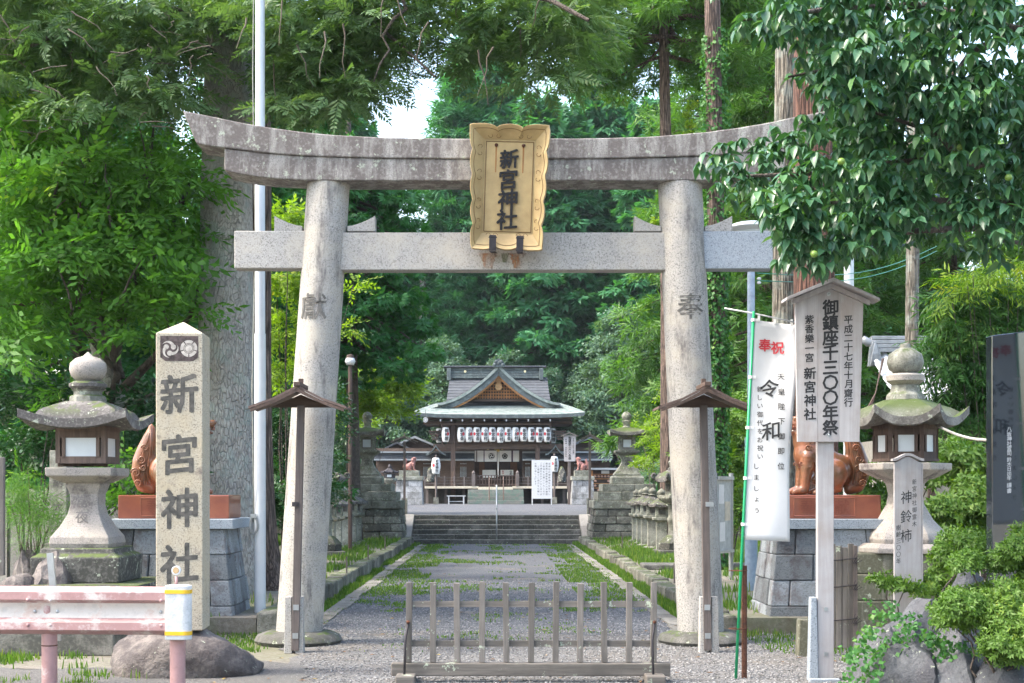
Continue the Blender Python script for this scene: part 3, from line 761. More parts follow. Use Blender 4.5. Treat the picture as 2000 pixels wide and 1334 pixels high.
# ------------------------------------------------------------------ plaque
def plaque():
    w, h = .70, 1.20
    t = thing('name_plaque', 'ochre shrine name plaque with wavy carved frame hung on the torii', 'plaque', (tx(993), DT-.30, tz(380)))
    t.rotation_euler = (R(7), R(2.2), R(-3))
    def wave(u, L, n, amp):          # cusped outline offset
        q = abs(math.sin(u/L*math.pi*n)); return amp*(q**.6-.6)
    ih, iw = .45, .255   # inner half sizes
    outer = []; inner = []; mid = []
    def side(ax, ay, bx, by, nx, ny, n, amp, ia, ib):
        for i in range(36):
            q = i/36; x = ax+(bx-ax)*q; y = ay+(by-ay)*q; o = wave(q, 1, n, amp)+.030*math.exp(-min(q, 1-q)*(bx-ax+by-ay if bx-ax+by-ay > 0 else ax-bx+ay-by)*28)
            outer.append((x+nx*o, y+ny*o)); inner.append((ia[0]+(ib[0]-ia[0])*q, ia[1]+(ib[1]-ia[1])*q))
    W, Hh = .365, .60
    side(-W*.95, -Hh, W*.95, -Hh, 0, -1, 3, .035, (-iw, -ih), (iw, -ih))
    side(W*.95, -Hh, W*1.06, Hh, 1, 0, 5, .03, (iw, -ih), (iw, ih+.02))
    side(W*1.06, Hh, -W*1.06, Hh, 0, 1, 3, .035, (iw, ih+.02), (-iw, ih+.02))
    side(-W*1.06, Hh, -W*.95, -Hh, -1, 0, 5, .03, (-iw, ih+.02), (-iw, -ih))
    n = len(outer)
    yo, yi, yb = -.12, -.015, .03
    vs = [(x, yb, z) for x, z in outer]+[(x*1.0, yo+.03, z) for x, z in outer]+[(x*.985, yo, z*.99) for x, z in outer]+[(x*.93, yo+.012, z*.955) for x, z in outer]+[(x, yi, z) for x, z in inner]
    fs = []
    for L in range(4):
        fs += [(L*n+i, L*n+(i+1) % n, (L+1)*n+(i+1) % n, (L+1)*n+i) for i in range(n)]
    fs.append(tuple(range(n-1, -1, -1)))
    MB().add(vs, fs).build('frame', GOLD, t, auto=25)
    MB().box(-iw, iw, -.010, .02, -ih, ih+.02).build('board', GOLD, t)
    b = MB()
    for a_, b_ in (((-iw+.02, -ih+.02), (iw-.02, -ih+.02)), ((iw-.02, -ih+.02), (iw-.02, ih)), ((iw-.02, ih), (-iw+.02, ih)), ((-iw+.02, ih), (-iw+.02, -ih+.02))):
        b.tube([(a_[0], -.012, a_[1]), (b_[0], -.012, b_[1])], .004, 6)
    b.build('beading', GOLDL, t)
    column('新宮神社', -.005, ih-.07, -ih+.045, -.012, BLACKP, t, size=.205, bold=.03, extrude=.018, name='raised_lettering', wob=.05, shear=.12)
    # carved scroll lines on the frame
    sm = MB()
    def scroll(cx, cz, fl, fz, s=1.0):
        pts = []
        for i in range(16):
            a = i/15*4.2; r_ = .028*s*(1-i/22)
            pts.append((cx+fl*r_*math.cos(a), -.075, cz+fz*r_*math.sin(a)))
        sm.tube(pts, .0028, 5)
    for z in (.36, .12, -.16, -.36):
        for s_ in (-1, 1):
            scroll(s_*.285, z+.03, s_, 1); scroll(s_*.285, z-.03, s_, -1)
    for x in (-.15, .15):
        for s_ in (-1, 1): scroll(x+s_*.03, -.47, s_, 1); scroll(x+s_*.035, .50, s_, -1)
    for q in range(4):
        pass
    # line following the wavy outline
    pts = [(x*.90, yo+.020, z*.925) for x, z in outer]; pts.append(pts[0]); sm.tube(pts, .0026, 4, caps=False)
    sm.build('carved_scrolls', GOLDL, t)
    for x in (-.135, .135):
        MB().ell((x, -.018, ih-.035), (.018, .014, .018)).build('bolt_head', RUSTY, t, True)
        MB().prism([(x-.006, ih-.30), (x+.006, ih-.30), (x+.008, ih-.05), (x-.008, ih-.05)], -.0118, -.010).build('rust_streak', STREAK, t)
        hx = x
        MB().box(hx-.035, hx+.035, -.135, -.125, -.625, -.50).box(hx-.03, hx+.03, -.125, .12, -.64, -.627).prism([(hx-.045, -.50), (hx+.045, -.50), (hx+.03, -.47), (hx-.03, -.47)], -.136, -.126).build('support_bracket', IRON, t, bevel=.004)
    t.scale = (.96, .96, .96)
    # iron arms reaching back to the lintel
    for x in (-.135, .135):
        MB().box(x-.012, x+.012, .03, .28, .20, .23).build('fixing_arm', IRON, t)
    return t
STREAK = plain('rust streak', (.34, .16, .05), .8, bs=0)
plaque()

# ================================================================== STONE SIGNPOST (left)
DS = 11.6; Ss = F/DS
rk = rock_mb(.63, .50, .46, 5, 4, .12, facets=3).build('boulder', G_ROCK, None, True, loc=(wx(367, 11.75), 11.75, -.03))
tag(rk, 'low dark rounded boulder carrying the tall granite signpost', 'boulder')
sp = thing('stone_signpost', 'tall square cream granite post carved with large shrine name characters, behind the guardrail end', 'signpost', (wx(358, DS), DS, 0), rz=R(2.6))
hw = .185; z0, z1, zap = .38, EYE+(CY-655)/Ss, EYE+(CY-637)/Ss
mb = MB(); vs = [(-hw, -hw, z0), (hw, -hw, z0), (hw, hw, z0), (-hw, hw, z0), (-hw, -hw, z1), (hw, -hw, z1), (hw, hw, z1), (-hw, hw, z1), (0, 0, zap+.035)]
mb.add(vs, [(3, 2, 1, 0), (0, 1, 5, 4), (1, 2, 6, 5), (2, 3, 7, 6), (3, 0, 4, 7), (4, 5, 8), (5, 6, 8), (6, 7, 8), (7, 4, 8)])
mb.build('shaft', G_SIGN, sp, bevel=.008)
for ch, py in (('新', 772), ('宮', 888), ('神', 992), ('社', 1098)):
    zc = EYE+(CY-py)/Ss
    column(ch, 0, zc+.16, zc-.16, -hw-.0005, CARVE, sp, size=.33, bold=.028, extrude=.0015, name='carved_character', shear=.10, sx=.95)
def disc(mb, cx, cz, r, y, n=28, r0=0, a0=0, a1=2*math.pi):
    if r0 == 0:
        mb.add([(cx, y, cz)]+[(cx+r*math.cos(a0+(a1-a0)*i/n), y, cz+r*math.sin(a0+(a1-a0)*i/n)) for i in range(n+1)], [(0, i+1, i+2) for i in range(n)])
    else:
        vs = []
        for i in range(n+1):
            a = a0+(a1-a0)*i/n; vs += [(cx+r0*math.cos(a), y, cz+r0*math.sin(a)), (cx+r*math.cos(a), y, cz+r*math.sin(a))]
        mb.add(vs, [(2*i, 2*i+1, 2*i+3, 2*i+2) for i in range(n)])
    return mb
def tomoe(mb, cx, cz, r, y, flip=1):
    for k in range(3):
        a = k*2*math.pi/3+.5; hx, hz = cx+r*.48*math.cos(a), cz+r*.48*math.sin(a)
        disc(mb, hx, hz, r*.30, y, 14)
        n = 10; vs = []
        for i in range(n+1):
            t = i/n; aa = a+flip*(.35+t*1.75); ro = r*(.74+.26*min(1, t*1.6)); ri = ro-r*.50*(1-t)**1.0
            if i == 0: ri = r*.2
            vs += [(cx+ri*math.cos(aa), y, cz+ri*math.sin(aa)), (cx+ro*math.cos(aa), y, cz+ro*math.sin(aa))]
        mb.add(vs, [(2*i, 2*i+1, 2*i+3, 2*i+2) if flip > 0 else (2*i, 2*i+2, 2*i+3, 2*i+1) for i in range(n)])
    return mb
def mokko(mb, cx, cz, r, y):
    disc(mb, cx, cz, r*.42, y, 16)
    disc(mb, cx, cz, r*.56, y, 20, r*.48)
    for k in range(5):
        a = math.pi/2+k*2*math.pi/5; disc(mb, cx, cz, r, y, 8, r*.62, a-.56, a+.56)
    return mb
zc = EYE+(CY-685)/Ss
MB().prism([(-.15, zc-.07), (-.11, zc-.10), (.11, zc-.10), (.15, zc-.07), (.15, zc+.10), (-.15, zc+.10)], -hw-.0022, -hw+.001).build('crest_panel', plain('dark crest panel', (.12, .09, .085), .9, bs=.3, var=.3, scale=30), sp)
cm = MB(); tomoe(cm, -.074, zc-.005, .069, -hw-.0045); mokko(cm, .076, zc, .067, -hw-.0045)
cm.build('crest', plain('pale carved crest', (.55, .50, .44), .9, var=.2, scale=40, bs=0), sp)

# ================================================================== GUARDRAIL
DG = 10.62; Sg = F/DG
gr = thing('guardrail', 'faded pink and white corrugated road guardrail with a grey end cap and yellow tape', 'guardrail', (wx(347, DG), DG, 0), rz=R(-3.5))
prof = [(0, -.03), (.03, -.03), (.085, 0), (.135, 0), (.165, .055), (.215, .055), (.245, 0), (.30, 0), (.35, -.03)]   # (z, y-depth back)
def wbeam(x0, x1, za, zb, m, name, off=0):
    top = [(z, y) for z, y in [(.00, .03), (.012, .0), (.04, -.045), (.095, -.045), (.125, .0), (.165, .02), (.205, .02), (.235, 0), (.262, -.045), (.318, -.045), (.345, 0), (.357, .03)]]
    sel = [p for p in top if za-1e-6 <= p[0] <= zb+1e-6]; mb = MB(); n = len(sel)
    vs = [(x, y-.07+off, .43+z) for x in (x0, x1) for z, y in sel]+[(x, y-.066+off, .43+z) for x in (x0, x1) for z, y in sel]
    fs = [(i, n+i, n+i+1, i+1) for i in range(n-1)]+[(2*n+i, 2*n+i+1, 3*n+i+1, 3*n+i) for i in range(n-1)]
    fs += [(0, 2*n, 3*n, n), (n-1, 2*n-1, 4*n-1, 3*n-1)]+[(i, i+1, 2*n+i+1, 2*n+i) for i in range(n-1)]+[(n+i, 3*n+i, 3*n+i+1, n+i+1) for i in range(n-1)]
    mb.add(vs, fs); return mb.build(name, m, gr, auto=50)
for x0, x1, off in ((-4.0, -.92, .0), (-.935, -.02, -.006)):
    wbeam(x0, x1, 0, .125, RAILPINK, 'rail_fold', off); wbeam(x0, x1, .125, .235, RAILW, 'rail_web', off); wbeam(x0, x1, .235, .36, RAILPINK, 'rail_fold', off)
# end cap: a rounded sleeve
ec = []
for i in range(13):
    a = math.pi*i/12; ec.append((-.05+.17*1.0*(1)+0, 0))
cap = MB(); n = 12
pr = [(-.06, -.125), (.07, -.125)]+[(.07+.055*math.sin(math.pi*i/n), -.07-.055*math.cos(math.pi*i/n)) for i in range(1, n)]+[(.07, -.015), (-.06, -.015)]
cap.prism(pr, .40, .80, ax='z'); cap.build('end_cap', ENDCAP, gr, auto=40, bevel=.006)
for z in (.435, .74):
    b = MB(); pr2 = [(x*1.0+(.003 if x > .0 else 0), y-.0035 if y < -.1 else y) for x, y in pr]; b.prism(pr2, z, z+.028, ax='z'); b.build('reflective_tape', YEL, gr)
for x in (0.0, -.97):
    MB().tube([(x, 0, 0), (x, 0, .78)], .057, 20).build('post', RAILPINK, gr, auto=40)
MB().tube([(-.97, 0, .34), (-.97, 0, .348)], .0585, 20).build('rust_ring', RUSTY, gr, auto=40)
bt = [(-.03, .525), (-.03, .71), (-.86, .525), (-.86, .71), (-1.03, .525), (-1.03, .71), (-.05, .62), (-.83, .62), (-1.0, .62)]
for i, (x, z) in enumerate(bt):
    MB().ell((x-.06, -.117-(0 if i < 6 else -.06), z-.02), (.014, .010, .014), 10, 6).build('bolt', RAILPINK if i < 6 else STEEL, gr, True)
rf = MB().tube([(-.01, .0, .78), (-.01, 0, .86)], .012, 8).build('reflector_stem', RAILPINK, gr, True)
MB().tube([(-.01, -.012, .905), (-.01, .012, .905)], .034, 20).build('reflector', WHITEM, gr, auto=40)
MB().tube([(-.01, -.016, .905), (-.01, -.0121, .905)], .024, 16).build('reflector_lens', plain('amber lens', (.5, .36, .2), .2, bs=0), gr, auto=40)
MB().bar((-1.0, .25, .35), (-1.06, .25, 1.02), .05, .02).build('marker_slat', STEEL, gr)
# bit of a grey timber board at the far left edge
lb = thing('timber_signboard', 'grey weathered timber board on a thin stake cut off by the far left edge', 'board', (wx(-14, 10.9), 10.9, 0))
MB().box(-.09, .09, -.02, .02, .85, 1.75).build('board', W_GREY, lb, bevel=.004); MB().box(-.02, .03, .021, .05, 0, .95).build('stake', W_POST, lb)

# ================================================================== PICKET BARRIER
DP = 11.15; Sp = F/DP
pb = thing('picket_barrier', 'weathered grey picket barrier with eleven pales on a lichen covered beam across the path', 'barrier', (wx(1037, DP), DP, 0))
x = lambda px: (px-1037)/Sp; z = lambda py: EYE+(CY-py)/Sp
for i in range(11):
    px = 798+47.8*i; w_ = .0235; tp = z(1138)+rnd.uniform(-.008, .008); s_ = rnd.uniform(-.008, .008)
    mb = MB().hexa([(x(px)-w_, -.022, z(1293)), (x(px)+w_, -.022, z(1293)), (x(px)+w_, .022, z(1293)), (x(px)-w_, .022, z(1293))],
                   [(x(px)-w_+s_, -.022, tp), (x(px)+w_+s_, -.022, tp+rnd.uniform(-.006, .006)), (x(px)+w_+s_, .022, tp), (x(px)-w_+s_, .022, tp)])
    mb.build('pale', W_GREY, pb, bevel=.003)
for a, b in ((1186, 1174), (1263, 1251)):
    MB().box(x(800), x(1275), .001, .019, z(a), z(b)).build('rail', W_GREYX, pb, bevel=.002)
MB().box(x(765), x(1308), -.055, .055, z(1319), z(1294)).build('base_beam', W_GREYX, pb, bevel=.008)
for px in (795, 1275):
    MB().box(x(px)-.075, x(px)+.075, -.25, -.057, 0, .085).build('foot_block', W_GREYX, pb, bevel=.012)
    MB().box(x(px)-.06, x(px)+.06, .057, .22, 0, .085).build('foot_block', W_GREYX, pb, bevel=.012)
    MB().tube([(x(px)+.01, -.03, z(1216)), (x(px)-.01, -.05, z(1250)), (x(px)-.012, -.15, .08)], .009, 6).build('brace_rod', IRON, pb, True)
    MB().ell((x(px)+.01, -.035, z(1214)), (.014, .014, .014), 8, 6).build('bolt', RUSTY, pb, True)

# ================================================================== ROOFED LAMP POSTS beside the pillars
def roofed_post(label, pxb, pxt, lean, D):
    s = F/D; t = thing('roofed_post', label, 'roofed post', (wx(pxb, D), D, 0), 'roofed posts flanking the torii pillars')
    hx = (pxt-pxb)/s; zt = EYE+(CY-792)/s
    MB().hexa([(-.035, -.03, .03), (.035, -.03, .03), (.035, .03, .03), (-.035, .03, .03)], [(hx-.033, -.03, zt), (hx+.033, -.03, zt), (hx+.033, .03, zt), (hx-.033, .03, zt)]).build('post', W_POST, t, bevel=.004)
    fx = .05*lean
    for sx_ in (-.052, .052):
        MB().fru(sx_+fx*.3, .045, 0, .52, .075, .12, .06, .10).build('granite_footing', G_TORII, t, bevel=.006)
    for zz in (.16, .42): MB().box(-.026+hx*zz/2.2, .026+hx*zz/2.2, -.037, -.031, zz-.02, zz+.03).build('metal_plate', STEEL, t)
    apex = zt+.17; ev = zt-.02; hw_, dp = .44, .26
    for s_ in (-1, 1):
        x0, x1 = hx, hx+s_*hw_
        mid = hx+s_*hw_*.5; zm = (apex+ev)/2-.018
        for k in range(4):       # roof boards
            q0, q1 = k/4, (k+1)/4; y0, y1 = -dp+2*dp*q0+.003, -dp+2*dp*q1-.003
            pts = [(x0, apex), (mid, zm), (x1, ev)]; poly = pts+[(p[0], p[1]-.022) for p in pts[::-1]]
            if s_ > 0: poly = poly[::-1]
            MB().prism(poly, y0, y1).build('roof_board', W_BROWNR, t)
        pts = [(x0, apex-.026), (mid, zm-.026), (x1-s_*.02, ev-.024)]; poly = pts+[(x1-s_*.02, ev-.05), (mid, zm-.055), (x0, apex-.062)]
        if s_ > 0: poly = poly[::-1]
        MB().prism(poly, -dp-.012, -dp+.02).build('barge_board', W_DARK, t)
    MB().prism([(hx-.28, ev+.0), (hx+.28, ev+.0), (hx, apex-.07)], -.02, .0).build('gable_board', W_DARKX, t)
    MB().box(hx-.03, hx+.03, -dp-.02, dp+.02, apex-.01, apex+.028).build('ridge_cap', W_DARK, t, bevel=.004)
    MB().box(hx-.02, hx+.02, -.02, .02, apex+.028, apex+.075).build('finial', W_DARK, t)
    zb = EYE+(CY-985)/s; hb = hx*(zb/zt)
    MB().box(hb-.055 if lean < 0 else hb+.0, hb+.0 if lean < 0 else hb+.07, -.055, -.031, zb-.02, zb+.022).build('lamp_bracket', STEEL if lean > 0 else IRON, t)
roofed_post('leaning brown post with little gabled roof beside the left torii pillar', 577, 588, -1, 13.15)
roofed_post('brown post with little gabled roof beside the right torii pillar', 1382, 1374, 1, 13.15)

# ================================================================== FLAGPOLE
DF = 15.6; s = F/DF
fp = thing('flagpole', 'tall white aluminium flagpole with a looped halyard behind the left torii pillar', 'flagpole', (wx(508, DF), DF, 0))
MB().tube([(0, 0, .02), (0, 0, 3.2)], .062, 24).build('lower_pole', WHITEM, fp, auto=40)
MB().tube([(0, 0, 3.2), (0, 0, 10.5)], [.056, .046], 24).build('upper_pole', WHITEM, fp, auto=40)
MB().lathe([(.13, 0), (.13, .03), (.08, .05)], 24).build('base_flange', STEEL, fp)
pts = [(-.07, -.03, 1.15), (-.06, -.07, 1.6), (-.075, -.07, 2.6), (-.04, -.075, 4.2), (-.07, -.06, 6), (-.05, -.05, 8), (-.06, -.04, 10.2)]
MB().tube(pts, .006, 6).build('halyard', plain('rope', (.35, .35, .30), .9, bs=0), fp, True)
lp = MB()
for q in range(3):
    lp.tube([(-.055+.035*math.sin(a)*(1+q*.15), -.075, 1.12+.08*math.cos(a)*(1+q*.1)) for a in np.linspace(0, 2*math.pi, 18)], .007, 6, caps=False)
lp.build('rope_coil', plain('grey rope', (.33, .34, .33), .9, bs=0), fp, True)
MB().box(-.09, -.03, -.09, -.06, 1.2, 1.24).build('cleat', STEEL, fp)

# ================================================================== FRONT STONE LANTERNS
def wooden_box(t, n, a, z0, z1, rot=None, m=W_DARK, pane=GLASSM):
    """light box: posts at the corners, rails and frosted panes"""
    rot = math.pi/n if rot is None else rot; k = 1/math.cos(math.pi/n); pw = .045
    cor = [(a*k*math.cos(rot-math.pi/2+2*math.pi*i/n), a*k*math.sin(rot-math.pi/2+2*math.pi*i/n)) for i in range(n)]
    for c in cor: MB().fru(c[0]*.95, c[1]*.95, z0, z1, pw, pw, pw, pw).build('corner_post', m, t)
    for i in range(n):
        c0, c1 = Vector((*cor[i], 0))*.965, Vector((*cor[(i+1) % n], 0))*.965
        for q, w_ in ((z0+.035, .07), (z1-.035, .07)):
            MB().bar(c0+Vector((0, 0, q)), c1+Vector((0, 0, q)), .03, w_).build('rail', m, t)
        d = (c1-c0).normalized(); nn = Vector((d.y, -d.x, 0))
        i0, i1 = c0+d*.06, c1-d*.06
        for e in (i0, i1): MB().bar(e+Vector((0, 0, z0+.05)), e+Vector((0, 0, z1-.05)), .035, .03, up=nn).build('sash', m, t)
        p = nn*.002
        MB().add([i0+Vector((0, 0, z0+.06))+p, i1+Vector((0, 0, z0+.06))+p, i1+Vector((0, 0, z1-.06))+p, i0+Vector((0, 0, z1-.06))+p], [(0, 1, 2, 3)]).build('pane', pane, t)
    MB().lathe([(a*1.06, z1), (a*1.06, z1+.045)], n).build('head_frame', m, t)
    MB().lathe([(a*1.05, z0-.03), (a*1.05, z0)], n).build('sill_frame', m, t)
# left lantern (square, turned a little)
DL = 14.4; s = F/DL; zz = lambda py: EYE+(CY-py)/s
L1 = thing('stone_lantern', 'big square pink granite lantern with wooden light box left of the signpost', 'lantern', (wx(172, DL), DL, 0), rz=R(-1))
MB().lathe([(.70, .36), (.70, zz(1130)-.02)], 4).build('ground_slab', G_DARK, L1, bevel=.02)
MB().lathe([(.43, zz(1130)-.02), (.44, zz(1085)), (.37, zz(1078)), (.36, zz(1068))], 4).build('plinth', G_DARK, L1, bevel=.015)
MB().lathe([(.285, zz(1070)), (.30, zz(1060)), (.29, zz(1048)), (.22, zz(1028)), (.16, zz(1005)), (.137, zz(985)), (.14, zz(965)), (.165, zz(952)), (.175, zz(944)), (.17, zz(940))], 4).build('shaft', G_PINK, L1, bevel=.008)
MB().lathe([(.20, zz(943)), (.325, zz(930)), (.33, zz(914))], 4).build('platform', G_PINK, L1, bevel=.01)
wooden_box(L1, 4, .238, zz(906), zz(843), m=wood('reddish brown lantern timber', (.20, .14, .11), (.10, .07, .055), 2))
MB().roof(4, .50, .19, zz(822), th=.085, up=.10, top=.34, curve=.5, flat=.30).build('roof', G_ROOF, L1, auto=35)
MB().lathe([(.17, zz(786)), (.165, zz(775)), (.13, zz(772)), (.13, zz(765)), (.15, zz(762))], 8).build('neck', G_OLD, L1, bevel=.006)
MB().lathe([(.15, zz(762)), (.185, zz(756)), (.185, zz(750)), (.14, zz(745))], 24).build('collar', G_ROOF, L1, auto=40)
MB().lathe([(.10, zz(746)), (.165, zz(735)), (.185, zz(722)), (.175, zz(710)), (.12, zz(700)), (.05, zz(696)), (.025, zz(691)), (.0, zz(687))], 28).build('finial', G_PINK, L1, auto=50)
column('常夜燈', 0, zz(965), zz(1052), -.205, CARVE2, L1, size=.135, bold=.012, extrude=.001, name='carved_lettering')
o = L1.children[-1]
for v in o.data.vertices:     # lay the carving on the flaring face
    pz = [(zz(1070), .285), (zz(1060), .30), (zz(1048), .29), (zz(1028), .22), (zz(1005), .16), (zz(985), .137), (zz(965), .14), (zz(952), .165)]
    v.co.y = -float(np.interp(v.co.z, [a for a, b in pz], [b for a, b in pz]))-.009
# right lantern (hexagonal)
DR = 15.2; s2 = F/DR; zz = lambda py: EYE+(CY-py)/s2
L2 = thing('stone_lantern', 'big six sided stone lantern with thick moss on its roof, behind the small tree tag', 'lantern', (wx(1768, DR), DR, 0), rz=R(-14))
for k, (a, p0, p1) in enumerate(((.70, 1225, 1168), (.66, 1168, 1118), (.56, 1118, 1078))):
    for q in (-1, 1):
        for u in (-1, 1):
            x0, x1 = (0.004, a) if q > 0 else (-a, -.004); y0, y1 = (.004, a*.8) if u > 0 else (-a*.8, -.004)
            MB().box(x0, x1, y0, y1, zz(p0)+.003 if k else 0, zz(p1)).build('plinth_stone', G_PLINTH, L2, bevel=.015)
MB().lathe([(.50, zz(1078)), (.50, zz(1068)), (.44, zz(1060))], 6).build('foot', G_PINK, L2, bevel=.01)
MB().lathe([(.37, zz(1062)), (.385, zz(1052)), (.36, zz(1040)), (.25, zz(1015)), (.17, zz(985)), (.155, zz(965)), (.175, zz(945)), (.22, zz(935)), (.22, zz(930))], 6).build('shaft', G_PINK, L2, bevel=.008)
MB().lathe([(.25, zz(936)), (.41, zz(918)), (.415, zz(905))], 6).build('platform', G_PINK, L2, bevel=.01)
wooden_box(L2, 6, .285, zz(896), zz(838))
MB().roof(6, .53, .20, zz(818), th=.085, up=.13, top=.36, curve=.55, flat=.25).build('roof', G_ROOFM, L2, auto=35)
MB().lathe([(.21, zz(782)), (.20, zz(772)), (.16, zz(765)), (.15, zz(752))], 10).build('neck', G_OLD, L2, bevel=.006)
MB().lathe([(.14, zz(752)), (.195, zz(744)), (.20, zz(734)), (.15, zz(730))], 24).build('collar', G_PINK, L2, auto=40)
MB().lathe([(.10, zz(732)), (.17, zz(722)), (.193, zz(708)), (.17, zz(692)), (.10, zz(683)), (.06, zz(680)), (.05, zz(672)), (.0, zz(670))], 28).build('finial', G_OLD, L2, auto=50)

# ================================================================== KOMAINU
def masonry(t, a0, a1, d0, d1, z0, z1, rows, cols, m, jit=.012, name='stone', core=None, bevel=.012, bulge=.012, halfbond=True):
    """battered pier of separate blocks; half widths a (x) and d (y) at bottom/top"""
    for r_ in range(rows):
        q0, q1 = r_/rows, (r_+1)/rows; zb, ztp = z0+(z1-z0)*q0, z0+(z1-z0)*q1
        A0, A1 = a0+(a1-a0)*q0, a0+(a1-a0)*q1; B0, B1 = d0+(d1-d0)*q0, d0+(d1-d0)*q1; T = .16
        def face(ax, sg):
            off = .5 if (r_ % 2 and halfbond) else 0; c = [0]+[min(.97, max(.03, (k+off)/(cols)+rnd.uniform(-.05, .05))) for k in range(0 if off else 1, cols)]+[1]
            for u0, u1 in zip(c, c[1:]):
                g = .004; b_ = rnd.uniform(0, bulge)
                if ax == 'x':
                    f = lambda u, A: -A+2*A*u
                    ys0, ys1 = sg*(B0+b_), sg*(B1+b_); yi0, yi1 = sg*(B0-T), sg*(B1-T)
                    bt = [(f(u0, A0)+g, ys0, zb+g), (f(u1, A0)-g, ys0, zb+g), (f(u1, A0)-g, yi0, zb+g), (f(u0, A0)+g, yi0, zb+g)]
                    tp = [(f(u0, A1)+g, ys1, ztp), (f(u1, A1)-g, ys1, ztp), (f(u1, A1)-g, yi1, ztp), (f(u0, A1)+g, yi1, ztp)]
                    if sg > 0: bt = bt[::-1]; tp = tp[::-1]
                else:
                    BB0, BB1 = B0-T-.003, B1-T-.003; f = lambda u, B: -B+2*B*u
                    xs0, xs1 = sg*(A0+b_), sg*(A1+b_); xi0, xi1 = sg*(A0-T), sg*(A1-T)
                    bt = [(xs0, f(u0, BB0)+g, zb+g), (xs0, f(u1, BB0)-g, zb+g), (xi0, f(u1, BB0)-g, zb+g), (xi0, f(u0, BB0)+g, zb+g)]
                    tp = [(xs1, f(u0, BB1)+g, ztp), (xs1, f(u1, BB1)-g, ztp), (xi1, f(u1, BB1)-g, ztp), (xi1, f(u0, BB1)+g, ztp)]
                    if sg < 0: bt = bt[::-1]; tp = tp[::-1]
                MB().hexa(bt, tp).build(name, m, t, bevel=bevel)
        face('x', -1); face('y', 1); face('y', -1)
    k = .10
    MB().fru(0, 0, z0, z1-.01, 2*(a0-k), 2*(d0-k), 2*(a1-k), 2*(d1-k)).build('core', CORE, t)
CORE = plain('dark joint mortar', (.06, .06, .055), .95, bs=0)
